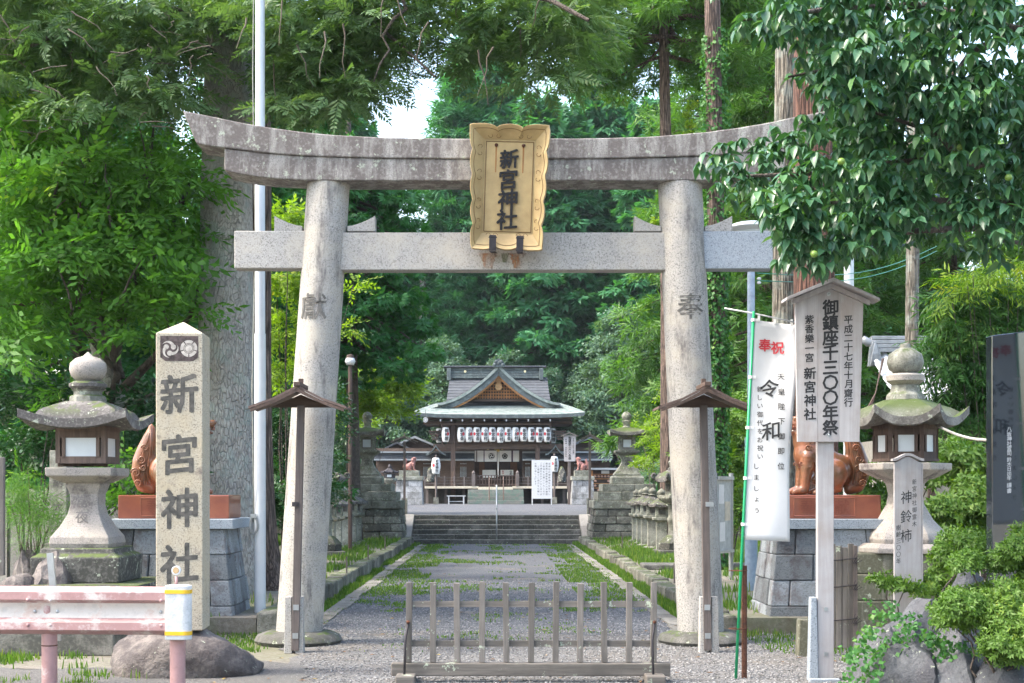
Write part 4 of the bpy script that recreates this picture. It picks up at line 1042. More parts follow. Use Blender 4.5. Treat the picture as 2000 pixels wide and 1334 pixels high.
def lion(t, m, h=1.0, vox=.016, curls=True):
    """seated lion-dog facing -x, base at z=0; size h tall ~ .98 high"""
    b = MB()
    def cap(p, q, r0, r1, n=10):
        p, q = Vector(p), Vector(q)
        for i in range(9):
            u = i/8; c = p.lerp(q, u); r_ = r0+(r1-r0)*u; b.ell(c, (r_, r_, r_), n, 6)
    rot = lambda a: Matrix.Rotation(a, 3, 'Y')
    b.ell((.17, 0, .30), (.24, .175, .22), 16, 12)              # haunch mass
    cap((.15, 0, .34), (-.14, 0, .56), .185, .165)               # trunk rising to chest
    b.ell((-.17, 0, .50), (.15, .17, .20), 16, 10)               # chest
    cap((-.17, 0, .60), (-.20, 0, .74), .15, .14)
    for y in (-.13, .13):
        cap((-.17, y, .46), (-.21, y, .09), .088, .064)          # forelegs
        b.ell((-.255, y, .05), (.105, .066, .052), 12, 8)
        for k in (-1, 0, 1): b.ell((-.335, y+k*.038, .035), (.035, .022, .034), 8, 6)
        b.ell((.13, y+.05*(1 if y > 0 else -1), .24), (.17, .085, .20), 14, 10, rot(.5))   # thigh
        cap((-.01, y*1.3, .19), (.20, y*1.25, .08), .065, .055)  # shank
        b.ell((.05, y*1.3, .045), (.15, .062, .048), 12, 8)
        for k in (-1, 0, 1): b.ell((-.09, y*1.3+k*.036, .033), (.036, .022, .032), 8, 6)
        for k in range(4): b.ell((-.17+.0*k, y*1.0, .33-.0*k), (.09, .085, .05), 10, 6)
    # head
    b.ell((-.22, 0, .86), (.135, .135, .125), 16, 12); b.ell((-.32, 0, .865), (.10, .10, .055), 14, 8); b.ell((-.395, 0, .885), (.04, .06, .035), 10, 8)
    b.ell((-.30, 0, .775), (.10, .085, .032), 12, 8, rot(-.25))    # jaw
    for y in (-.07, .07): b.ell((-.30, y, .93), (.05, .04, .032), 10, 6); b.ell((-.16, y*2.0, .90), (.05, .02, .06), 8, 6)
    for i in range(14):
        a = i/13*math.pi*1.1-.2; b.ell((-.10+.05*math.sin(i*2.1), .13*math.cos(a*1.9), .72+.16*math.sin(a)*.9), (.055, .055, .055), 8, 6)
    # tail: upright flame
    tl = [((.36, 0, .07), .07), ((.46, 0, .13), .10), ((.50, 0, .26), .115), ((.475, 0, .40), .125), ((.43, 0, .54), .115), ((.385, 0, .68), .09), ((.36, 0, .80), .05), ((.37, 0, .87), .015)]
    for (p, r0), (q, r1) in zip(tl, tl[1:]):
        p, q = Vector(p), Vector(q)
        for i in range(7):
            u = i/6; c = p.lerp(q, u); rr = r0+(r1-r0)*u; b.ell(c, (rr, rr*.75, rr), 12, 8)
    b.v = [(x*h, y*h, z*h) for x, y, z in b.v]
    body = b.build('body', m, t, True)
    md = body.modifiers.new('merge', 'REMESH'); md.mode = 'VOXEL'; md.voxel_size = vox*h; md.use_smooth_shade = True
    sm = body.modifiers.new('soften', 'SMOOTH'); sm.factor = .5; sm.iterations = 4
    if curls:
        c = MB()
        def spiral(cx, cy, cz, r_, turns=1.7, flip=1, ph=0, w=.011):
            pts = []
            for i in range(26):
                q = i/25; a = ph+flip*q*turns*2*math.pi; rr = r_*(1-q*.85); pts.append((cx+rr*math.cos(a), cy, cz+rr*math.sin(a)))
            c.tube(pts, [w*(1-.4*i/25) for i in range(26)], 6)
        for sy in (-1, 1):
            for (cx, cz, r_, f_) in ((.53, .27, .06, 1), (.46, .43, .055, -1), (.50, .14, .045, 1), (.42, .57, .045, 1), (.44, .33, .04, -1)):
                spiral(cx, sy*.095, cz, r_, flip=f_)
            for k in range(7):
                y0 = sy*(.05+.012*(k % 3)); pts = [(.53-.03*k, sy*.085, .12), (.57-.035*k, y0*1.2, .3), (.50-.028*k, y0*1.3, .5), (.41-.012*k, y0, .68), (.37, y0*.4, .84)]
                c.tube(pts, .006, 5)
            for k in range(6): spiral(-.10-.02*k+.02, sy*(.12+.01*k), .66+.05*math.sin(k*1.3)-.02*k, .035, ph=k)
            for k in range(5): spiral(-.26+.045*k, sy*.165, .375+.012*k, .026, ph=k, w=.008)
            spiral(-.15, sy*.145, .88, .05, ph=1); spiral(.10, sy*.225, .12, .04)
            spiral(-.08, sy*.13, .80, .045, ph=2)
        c.v = [(x*h, y*h, z*h) for x, y, z in c.v]
        tag(c.build('carved_curls', m, t, True), kind='stuff')
        tm = MB()
        for k in range(7): tm.ell((-.385+.028*k*.9, -.075-.004*k, .823), (.011, .011, .016), 6, 5); tm.ell((-.385+.028*k*.9, -.07-.004*k, .802), (.010, .010, .013), 6, 5)
        tm.v = [(x*h, y*h, z*h) for x, y, z in tm.v]; tm.build('teeth', TERRAB, t, True)
    return body
DK = 15.7; sK = F/DK; zz = lambda py: EYE+(CY-py)/sK
def komainu_set(px0, px1, lab1, lab2, lab3, flip, chars):
    cx = wx((px0+px1)/2, DK); hwid = (px1-px0)/2/sK
    p = thing('stone_plinth', lab1, 'plinth', (cx, DK, 0), 'ashlar plinths under the guardian lions')
    masonry(p, hwid+.03, hwid-.10, .62, .50, 0, zz(1031), 4, 3, G_BLUE, name='ashlar_block', bulge=.02)
    MB().box(-hwid, hwid, -.56, .56, zz(1031)+.002, zz(1012)).build('cap_slab', G_CAP, p, bevel=.006)
    bx0, bx1 = (px0+12-(px0+px1)/2)/sK+.0, (px1-14-(px0+px1)/2)/sK
    bs = thing('glazed_base', lab2, 'base', (cx, DK, zz(1012)+.001), 'glazed bases of the guardian lions')
    hh = zz(967)-zz(1012)
    MB().box(bx0, bx1, -.35, .35, 0, hh).build('block', TERRAB, bs, bevel=.01)
    fr = MB()
    a, b_ = bx0+.24, bx1-.28
    if flip: a, b_ = bx0+.24, bx1-.27
    for (x0, z0_, x1, z1_) in ((a, .03, b_, .03), (a, hh-.03, b_, hh-.03), (a, .03, a, hh-.03), (b_, .03, b_, hh-.03)):
        fr.tube([(x0, -.351, z0_), (x1, -.351, z1_)], .006, 5)
    fr.build('panel_moulding', TERRAB, bs)
    for i, ch in enumerate(chars):
        column(ch, a+.14+i*(b_-a-.28), hh-.03, .03, -.352, plain('moulded character', (.26, .07, .04), .4, bs=0), bs, size=.17, bold=.012, extrude=.008, name='moulded_character')
    l = thing('guardian_lion', lab3, 'guardian lion', (cx, DK, zz(967)+.001), 'glazed guardian lions by the torii')
    lion(l, TERRA, .90)
    if flip: l.rotation_euler = (0, 0, math.pi)
    return l
komainu_set(1483, 1718, 'blue grey ashlar stone plinth behind the banner on the right', 'brown glazed base with moulded characters under the right guardian lion', 'seated brown glazed guardian lion half hidden behind the timber notice board', False, '奉献')
komainu_set(235, 473, 'blue grey ashlar stone plinth behind the tall granite signpost', 'brown glazed base partly hidden behind the granite signpost', 'seated brown glazed guardian lion with upright curled tail, mostly hidden by the granite signpost', True, '奉献')
# ================================================================== BANNER on green pole
DB = 11.35; s = F/DB; CLOTH = plain('white banner cloth', (.58, .58, .58), .8, var=.02, bs=.05); GREENP = plain('green plastic pole', (.01, .30, .12), .35, var=.05, bs=0)
def cloth_surface(w, h, mb_n=(10, 30)):
    nx, ny = mb_n; f = lambda u, v: (w*(u-.0)+.01*math.sin(v*7), .03*math.sin(u*4+v*5)+.018*math.sin(v*11+u*3)-.05*u*v, -h*v)
    return f
def banner(cx, cy, rz, label, top_off):
    t = thing('nobori_banner', label, 'banner', (cx, cy, 0), rz=rz)
    zt = lambda py: EYE+(CY-py)/s; X = lambda px: (px-1437)/s
    MB().tube([(X(1437), 0, zt(1327)), (X(1453), 0, zt(1000)), (X(1472), 0, zt(608))], .012, 10).build('pole', GREENP, t, True)
    MB().tube([(X(1415), -.0, zt(602)), (X(1472), 0, zt(612)), (X(1554), -.0, zt(630))], .006, 8).build('cross_bar', plain('white rod', (.7, .7, .68), .4, bs=0), t, True)
    nx, ny = 12, 36; vs = []; fs = []
    TL, TR, BL, BR = (1474, 625), (1553, 634), (1455, 1054), (1540, 1058)
    def surf(u, v):
        px = (TL[0]*(1-u)+TR[0]*u)*(1-v)+(BL[0]*(1-u)+BR[0]*u)*v; py = (TL[1]*(1-u)+TR[1]*u)*(1-v)+(BL[1]*(1-u)+BR[1]*u)*v
        px += 3*math.sin(v*6+1)*u
        return (X(px), .035*math.sin(u*3.2+v*4.5)*u+.018*math.sin(v*10+u*2)*u-.03*u*v, zt(py))
    for j in range(ny+1):
        for i in range(nx+1): vs.append(surf(i/nx, j/ny))
    fs = [(j*(nx+1)+i, (j+1)*(nx+1)+i, (j+1)*(nx+1)+i+1, j*(nx+1)+i+1) for j in range(ny) for i in range(nx)]
    c = MB().add(vs, fs).build('cloth', CLOTH, t, True); so = c.modifiers.new('thickness', 'SOLIDIFY'); so.thickness = .0015
    for v_ in (.0, .26, .49, .72, .93):
        p = surf(0, v_); q = v_
        pz = p[2]; tpole = (zt(1327)-pz)/(zt(1327)-zt(608)); xp = X(1437)+(X(1472)-X(1437))*tpole
        MB().tube([(xp, 0, pz-.012), (xp, 0, pz+.012)], .018, 10).bar((xp, -.004, pz), (p[0]+.03, p[1]-.003, pz), .004, .022).build('loop', PAPER, t)
    for u in (.1, .5, .9):
        p = surf(u, 0); MB().bar((p[0], p[1]-.002, p[2]-.01), (p[0], p[1]-.002, p[2]+.04), .02, .003).build('loop', PAPER, t)
    zb = zt(1103); xg = X(1453)
    def txt(s_, px, y0, y1, size, m, bold, **k):
        o = column(s_, X(px), zt(y0), zt(y1), 0, m, t, size=size, bold=bold, extrude=.001, name='printed_lettering', **k)
        for v in o.data.vertices:
            x_, z_ = v.co.x, v.co.z; vv = (zt(628)-z_)/(zt(628)-zt(1056)); l = surf(0, min(1, max(0, vv)))[0]; r_ = surf(1, min(1, max(0, vv)))[0]
            uu = (x_-l)/(r_-l); v.co.y = surf(min(1, max(0, uu)), min(1, max(0, vv)))[1]-.009
    txt('奉', 1494, 658, 690, .105, RED, .03); txt('祝', 1519, 663, 695, .105, RED, .03)
    txt('令', 1502, 738, 780, .15, INK, .02, shear=.2); txt('和', 1504, 822, 862, .15, INK, .02, shear=.2)
    txt('天皇陛下御即位', 1524, 722, 925, .058, INK, .012)
    txt('新しい御代をお祝い', 1484, 752, 900, .050, INK, .008); txt('しましょう', 1477, 900, 1008, .050, INK, .008)
    return t
banner(wx(1437, DB), DB, 0, 'white cloth banner with red and black characters on a green pole', 0)
rp = thing('rusty_post', 'short rusty iron pipe post holding the banner pole with wire rings', 'post', (wx(1455, DB), DB+.03, 0))
MB().tube([(0, 0, 0), (0, 0, EYE+(CY-1105)/s)], .022, 14).build('pipe', RUSTY, rp, auto=40)
for z in (.40, .86): MB().tube([(-.085+.05*0+.045*math.cos(a)*1.6+.035, .045*math.sin(a), z) for a in np.linspace(0, 2*math.pi, 18)], .004, 6, caps=False).build('wire_ring', RUSTY, rp, True)

# ================================================================== BIG TIMBER NOTICE BOARD
DN = 11.2; s = F/DN; X = lambda px: (px-1614)/s; Z = lambda py: EYE+(CY-py)/s
nb = thing('timber_notice_board', 'tall pale weathered timber notice board on a single post with bold black anniversary lettering', 'notice board', (wx(1614, DN), DN, 0))
MB().box(X(1598), X(1630), .022, .085, 0, Z(600)).build('post', W_PALE, nb, bevel=.004)
xs = [(1552, 1557), (1597, 1596), (1641, 1638), (1686, 1678)]
topz = lambda px: 553+abs(px-1621)*.36
for (a, a2), (b, b2) in zip(xs, xs[1:]):
    mids = [px for px in (1621,) if a < px < b]
    poly = [(X(a2)+.0007, Z(863)), (X(b2)-.0007, Z(863)), (X(b)-.0007, Z(topz(b)))]+[(X(m_), Z(topz(m_))) for m_ in mids]+[(X(a)+.0007, Z(topz(a)))]
    MB().prism(poly, -.014, .02).build('board_plank', W_PALE, nb, bevel=.0015)
for sg, pe in ((-1, (1531, 584)), (1, (1711, 586))):
    ap = (X(1621), Z(546)); e = (X(pe[0]), Z(pe[1])); poly = [ap, e, (e[0], e[1]-.022), (ap[0], ap[1]-.03)]
    if sg > 0: poly = poly[::-1]
    MB().prism(poly, -.12, .10).build('roof_board', W_PALE, nb, bevel=.002)
    poly2 = [(ap[0], ap[1]-.031), (e[0]-sg*.06, e[1]-.006-.001), (e[0]-sg*.06, e[1]-.045), (ap[0], ap[1]-.075)]
    if sg > 0: poly2 = poly2[::-1]
    MB().prism(poly2, -.05, -.0145).build('roof_batten', W_PALE, nb, bevel=.002)
def ntxt(s_, px, y0, y1, size, bold): column(s_, X(px), Z(y0), Z(y1), -.0145, INK, nb, size=size, bold=bold, extrude=.0012, name='painted_lettering', shear=.06)
ntxt('御鎮座千三〇〇年祭', 1621, 586, 850, .128, .038)
ntxt('平成二十七年十月齋行', 1656, 616, 795, .072, .02)
ntxt('紫香樂一宮', 1580, 615, 708, .074, .022); ntxt('新宮神社', 1581, 716, 822, .098, .032)
for py in (575, 850):
    MB().tube([(X(1618), -.016, Z(py)), (X(1618), -.0145, Z(py))], .016, 16).ell((X(1618), -.02, Z(py)), (.009, .008, .009), 8, 6).build('bolt', STEEL, nb, auto=40)
for py in (1190, 1278): MB().box(X(1614)-.014, X(1614)+.014, .016, .0215, Z(py)-.014, Z(py)+.014).build('washer_plate', STEEL, nb)
fb = MB().fru(X(1590), .05, 0, .66, .075, .10, .045, .09).box(X(1584)-.03, X(1636), -.10, -.03, -.02, .035)
fb.build('granite_footing', G_CAP, nb, bevel=.006)

# ================================================================== small items at the right
s = F/12.6
bf = thing('plank_screen', 'small grey upright plank screen tied with black twine between the plinth and lantern', 'screen', (wx(1625, 12.9), 12.9, 0))
for i in range(5):
    xx = -.075+i*.055; MB().box(xx, xx+.05, -.012+.004*(i % 2), .012, .08, 1.0+rnd.uniform(-.02, .02)).build('plank', W_GREY, bf, bevel=.003)
MB().box(.19, .225, -.02, .05, 0, 1.0).build('end_post', W_POST, bf)
tw = MB()
for z in (.32, .62, .86):
    tw.tube([(-.09, -.02, z), (.05, -.025, z+.01), (.22, -.03, z+.03)], .006, 5)
    for k in range(4): tw.bar((.17+.012*k, -.035, z-.02), (.20+.02*k, -.045, z+.07-.02*k), .006)
tag(tw.build('twine', IRON, bf), kind='stuff')
ga = tag(MB().fru(0, 0, 0, .34, .16, .16, .13, .13).build('granite_marker', G_PLINTH, bevel=.01, loc=(wx(1573, 12.9), 12.9, 0)), 'short square mossy stone marker at the foot of the timber notice board', 'marker')
DTg = 11.9; s = F/DTg; X = lambda px: (px-1773)/s; Z = lambda py: EYE+(CY-py)/s
tg = thing('tree_tag', 'pale timber tag board with rounded top and thin brush lettering standing in the shrubs', 'tag board', (wx(1773, DTg), DTg, 0))
def arch(x0, x1, z0, z1, n=14, k=.045):
    pts = [(x0, z0), (x1, z0), (x1, z1)]
    for i in range(1, n):
        t = i/n; x = x1+(x0-x1)*t; pts.append((x, z1+k*(1-math.cos(2*math.pi*t))/2*1.0))
    return pts+[(x0, z1)]
MB().prism(arch(X(1746), X(1799), .30, Z(903)), -.012, .018).build('board', W_PALE, tg, bevel=.003)
poly = arch(X(1742), X(1803), Z(903), Z(901))[2:]
top = [(x, z+.022) for x, z in poly]; MB().prism([(x, z+.001) for x, z in poly[::-1]]+top, -.03, .035).build('cap_moulding', W_PALE, tg)
MB().box(X(1799)+.001, X(1802), -.012, .05, .30, Z(905)).build('side_board', W_PALE, tg)
def ttxt(s_, px, y0, y1, size, bold): column(s_, X(px), Z(y0), Z(y1), -.0125, INK, tg, size=size, bold=bold, extrude=.001, name='painted_lettering', shear=.15, sx=.85)
ttxt('神鈴柿', 1769, 952, 1065, .115, .002); ttxt('新宮神社御霊木', 1785, 934, 1030, .048, 0); ttxt('樹齢三〇〇年', 1754, 1024, 1102, .05, 0)
# dark polished slab
DSl = 11.6; s = F/DSl; X = lambda px: (px-1985)/s; Z = lambda py: EYE+(CY-py)/s
POL, tt, bb = newmat('polished dark granite'); v = coords(tt)
setc(tt, bb, mix(tt, mask(tt, noise(tt, v, 160, 2), .5, .7), (.022, .028, .036), (.05, .06, .07))); bb.inputs['Roughness'].default_value = .05; bb.inputs['Specular IOR Level'].default_value = 1.0; bb.inputs['IOR'].default_value = 1.75
sl = thing('polished_slab', 'dark polished granite slab with white incised signature at the right edge', 'monument', (wx(1985, DSl), DSl, 0))
MB().hexa([(X(1938), 0, .2), (X(2065), 0, .2), (X(2065), .14, .2), (X(1938), .14, .2)], [(X(1937), 0, Z(655)), (X(2065), 0, Z(640)), (X(2065), .14, Z(640)), (X(1937), .14, Z(655))]).build('slab', POL, sl, bevel=.006)
MB().box(X(1925), X(2075), -.06, .22, -.1, .2).build('slab_foot', G_DARK, sl, bevel=.01)
column('八坂神社宮司', X(1971), Z(834), Z(890), -.0005, WHITE, sl, size=.044, bold=.012, extrude=.001, name='incised_lettering', shear=.1, sx=.95)
column('鈴木日出年', X(1971), Z(893), Z(938), -.0005, WHITE, sl, size=.040, bold=.012, extrude=.001, name='incised_lettering', shear=.1)
column('謹書', X(1971), Z(942), Z(964), -.0005, WHITE, sl, size=.042, bold=.012, extrude=.001, name='incised_lettering', shear=.1)
# a second banner stands beside the road opposite the slab (seen only mirrored in the polished stone)
b2 = banner(0, 0, 0, 'white cloth banner facing the polished dark slab from the roadside', 0)
a_ = 1.45; Dv = DSl+a_; b2.rotation_euler = (0, 0, math.pi); b2.location = (wx(1968, Dv)+.22, DSl-a_, .10)
# rope from lantern to slab
rl = MB(); p0 = P(1832, 832, 14.9); p1 = P(1960, 860, 12.2)
rl.tube([p0+(p1-p0)*t+Vector((0, 0, -.05*math.sin(math.pi*t))) for t in np.linspace(0, 1, 10)], .014, 8)
tag(rl.build('rope', plain('twisted pale rope', (.42, .40, .36), .9, bs=.4), None, True), 'pale rope stretched from the mossy stone lantern to the dark slab', 'rope')
# garden rocks
for (px, py, D, rx, ry, rz_, sd, lab) in (
    (1775, 1340, 10.5, .30, .36, .50, 11, 'rounded bluish boulder in front of the ivy covered rocks'),
    (1705, 1320, 10.9, .22, .30, .60, 12, 'low smooth boulder at the foot of the timber notice board, partly under ivy'),
    (1790, 1280, 11.1, .40, .32, .72, 13, 'broad flat topped dark rock in front of the small timber tag'),
    (1855, 1300, 10.9, .19, .25, .60, 14, 'narrow upright blue rock with a hanging vine'),
    (1870, 1345, 10.3, .24, .28, .36, 15, 'small faceted rock below the big trimmed shrub'),
    (1885, 1250, 11.3, .26, .22, 1.02, 16, 'purple grey rock behind the big trimmed shrub'),
    (1960, 1345, 10.2, .3, .3, .45, 17, 'ivy covered rock at the lower right corner')):
    tag(rock_mb(rx, ry, rz_, sd, 4, .16, facets=12).build('garden_rock', G_ROCKB, None, auto=28, loc=(wx(px, D), D, -.05)), lab, 'rock', 'garden rocks at the right')
for (px, D, rx, rz_, sd, lab) in ((95, 14.0, .26, .62, 21, 'rough brown rock left of the square lantern plinth'), (35, 13.8, .30, .42, 22, 'low dark rock by the left edge of the photo, behind the guardrail'), (60, 14.6, .2, .62, 23, 'small grey rock between the pine seedling and the square lantern')):
    tag(rock_mb(rx, .3, rz_, sd, 3, .22, facets=16).build('garden_rock', G_ROCK, None, False, loc=(wx(px, D), D, .33)), lab, 'rock', 'rocks on the left bed')
# inscribed stone post on the left
DPp = 16.0; s = F/DPp; Z = lambda py: EYE+(CY-py)/s
ip = thing('inscribed_post', 'slim grey stone post with carved characters behind the left square lantern', 'stone post', (wx(120, DPp), DPp, 0), rz=R(-8))
MB().fru(0, 0, .3, Z(880), .22, .2, .20, .18).build('shaft', G_OLD, ip, bevel=.01)
column('納 大昭会', 0, Z(930), Z(1048), -.094, CARVE, ip, size=.125, bold=.012, extrude=.001, name='carved_lettering')
# row of white stone fence pillars far left
fpn = thing('stone_fence', 'row of pale square stone fence pillars at the far left behind the pine seedling', 'fence', (wx(55, 19), 19, 0))
me = MB().fru(0, 0, 0, 1.32, .14, .14, .14, .14).fru(0, 0, 1.32, 1.37, .14, .14, .02, .02).mesh('fence_pillar'); me.materials.append(G_LIGHT)
for i in range(9): link_mesh('fence_pillar', me, fpn, (-.9+i*.19, 0, .15))
MB().box(-1.0, .8, -.1, .1, 0, .15).build('fence_base', G_LIGHT, fpn)
# ================================================================== poles, lamp and display case at the right
DLp = 19.0; s = F/DLp; Z = lambda py: EYE+(CY-py)/s
sl_ = thing('street_lamp', 'grey steel street lamp with wide round disc head behind the right torii arm', 'street lamp', (wx(1467, DLp), DLp, 0))
MB().tube([(0, 0, 0), (0, 0, 2.2)], .085, 20).build('lower_pole', plain('blue grey enamel', (.25, .33, .42), .45, bs=0), sl_, auto=40)
MB().tube([(0, 0, 2.2), (0, 0, Z(455))], .05, 16).build('upper_pole', plain('blue grey pole enamel', (.33, .40, .50), .45, bs=0), sl_, auto=40)
MB().lathe([(.03, Z(470)), (.10, Z(462)), (.26, Z(452)), (.31, Z(446)), (.30, Z(441)), (.20, Z(436)), (.05, Z(434)), (0, Z(433))], 32).build('lamp_head', WHITEM, sl_, auto=50)
MB().lathe([(.24, Z(450)-.02), (.16, Z(470)-.05), (0, Z(472)-.06)], 28, cap=False).build('lamp_glass', GLASSM, sl_, True)
ins = MB()
for z in (Z(545), Z(553)): ins.ell((.10, -.03, z), (.03, .02, .02), 8, 6)
ins.build('insulator', WHITE, sl_, True)
wr = MB(); p0 = P(1478, 548, 19); p1 = P(1830, 490, 30)
for dz in (0, .10): wr.tube([p0+(p1-p0)*t+Vector((0, 0, dz-.25*math.sin(math.pi*t))) for t in np.linspace(0, 1, 14)], .007, 5)
tag(wr.build('overhead_wire', plain('green wire', (.05, .28, .20), .5, bs=0), None, True), 'thin green wires running right from the street lamp pole', 'wire')
up = thing('utility_pole', 'plain pale concrete pole behind the roof of the timber notice board', 'pole', (wx(1658, 24), 24, 0)); MB().tube([(0, 0, 0), (0, 0, 7.0)], [.10, .075], 16).build('shaft', WHITEM, up, auto=40)
sc2 = thing('display_case', 'aluminium framed glass notice case on two posts right of the torii', 'display case', (wx(1412, 21), 21, 0), rz=R(62))
for x_ in (-.36, .36): MB().tube([(x_, 0, 0), (x_, 0, 1.75)], .035, 12).build('post', STEEL, sc2, auto=40)
MB().box(-.32, .32, -.02, .04, .62, 1.65).build('back_board', plain('pale case board', (.5, .52, .5), .6, bs=0), sc2)
for a in ((-.34, .34, 1.65, 1.70), (-.34, .34, .58, .62)): MB().box(a[0], a[1], -.06, .05, a[2], a[3]).build('frame_rail', STEEL, sc2)
for q, (a, b_) in enumerate(((-.25, 1.3), (.02, 1.05), (-.2, .75))): MB().box(a, a+.22, -.028, -.0215, b_, b_+.28).build('notice', PAPER if q != 1 else W_CREAM, sc2)
MB().box(-.32, .32, -.052, -.048, .63, 1.64).build('glass', plain('case glass', (.12, .14, .14), .05, bs=0, var=0), sc2) if False else None
# brown garden lamp left
gl = thing('garden_lamp', 'slim brown lamp post with a white shade and brown cap among the bright shrubs', 'lamp', (wx(684, 31), 31, 0.17)); s = F/31; Z = lambda py: EYE+(CY-py)/s-.17
MB().tube([(0, 0, 0), (0, 0, Z(712))], .045, 10).build('post', W_DARK, gl, auto=40); MB().lathe([(.08, Z(713)), (.115, Z(706)), (.085, Z(699))], 16).build('shade', WHITE, gl, True); MB().lathe([(.09, Z(699)), (.07, Z(693)), (.02, Z(692))], 16).build('cap', W_DARK, gl)
# tiled house at the right
DH = 27.0; s = F/DH; X = lambda px: (px-1745)/s; Z = lambda py: EYE+(CY-py)/s
TILE = plain('glazed grey roof tile', (.24, .26, .28), .25, var=.15, scale=6, bs=.1, coat=.4)
TILEL = plain('pale grey roof tile', (.50, .52, .53), .35, var=.12, scale=6, bs=.1, coat=.2)
hs = thing('tiled_house', 'house with curved grey tiled roof and brown timbers behind the right lantern', 'house', (wx(1745, DH), DH, 0))
MB().box(X(1790), X(2150), 1.0, 5, 0, Z(850)).build('wall', plain('dull plaster wall', (.34, .32, .28), .9), hs)
for px in (1843, 1925, 2010): MB().box(X(px), X(px)+.14, .96, 1.10, 0, Z(850)).build('timber_post', W_DARK, hs)
MB().box(X(1780), X(2150), .9, 1.02, Z(852), Z(836)).build('timber_beam', W_DARKX, hs)
MB().box(X(1930), X(1935), .92, .96, 0.2, 1.9).build('amber_strip', W_GABLE, hs)
rows, ry0 = 9, 0
def roof_pt(t): return (1.9-2.6*t, Z(672)-(Z(672)-Z(812))*(t**.8))     # y, z
tmes = []
for i in range(18):
    x0 = X(1752)+i*.22
    for j in range(9):
        (ya, za), (yb, zb_) = roof_pt(j/9), roof_pt((j+1)/9); mb = MB(); n = 6
        vs = []
        for (yy, zz_) in ((ya, za), (yb-.03, zb_)):
            for k in range(n+1):
                u = k/n; vs.append((x0+.22*u, yy, zz_+.035*math.sin(u*2*math.pi)+(.02 if yy != ya else 0)))
        for (yy, zz_) in ((yb-.03, zb_),):
            for k in range(n+1):
                u = k/n; vs.append((x0+.22*u, yy, zz_+.035*math.sin(u*2*math.pi)-.012))
        mb.add(vs, [(k, n+1+k, n+2+k, k+1) for k in range(n)]+[(n+1+k, 2*n+2+k, 2*n+3+k, n+2+k) for k in range(n)])
        if i*9+j < 170: mb.build('roof_tile', TILEL, hs, True)
for j in range(4): MB().box(X(1752), X(2150), 1.75+j*.02, 2.05-j*.02, Z(672)+.02+j*.085, Z(672)+.095+j*.085).build('ridge_course', TILE, hs, bevel=.01)
rg_ = MB().tube([(X(1734), 1.9, Z(640)), (X(1745), 1.9, Z(648)), (X(1775), 1.9, Z(652)), (X(2150), 1.9, Z(652))], [.07, .09, .08, .08], 12); rg_.build('ridge_cap', TILE, hs, True)
og = MB().prism([(X(1742), Z(700)), (X(1772), Z(700)), (X(1766), Z(668)), (X(1756), Z(646)), (X(1746), Z(660))], 1.7, 1.8)
for k in range(6): og.tube([(X(1746)+k*.035, 1.68, Z(698)), (X(1750)+k*.02, 1.66, Z(675)), (X(1755), 1.68, Z(652))], .018, 6)
og.build('ridge_end_ornament', TILE, hs)
MB().prism([(X(1752), Z(690)), (X(1756), Z(690)), (X(1728), Z(800)), (X(1714), Z(820)), (X(1716), Z(800)), (X(1738), Z(760))], 1.0, 1.06).build('barge_board', W_BROWNR, hs)
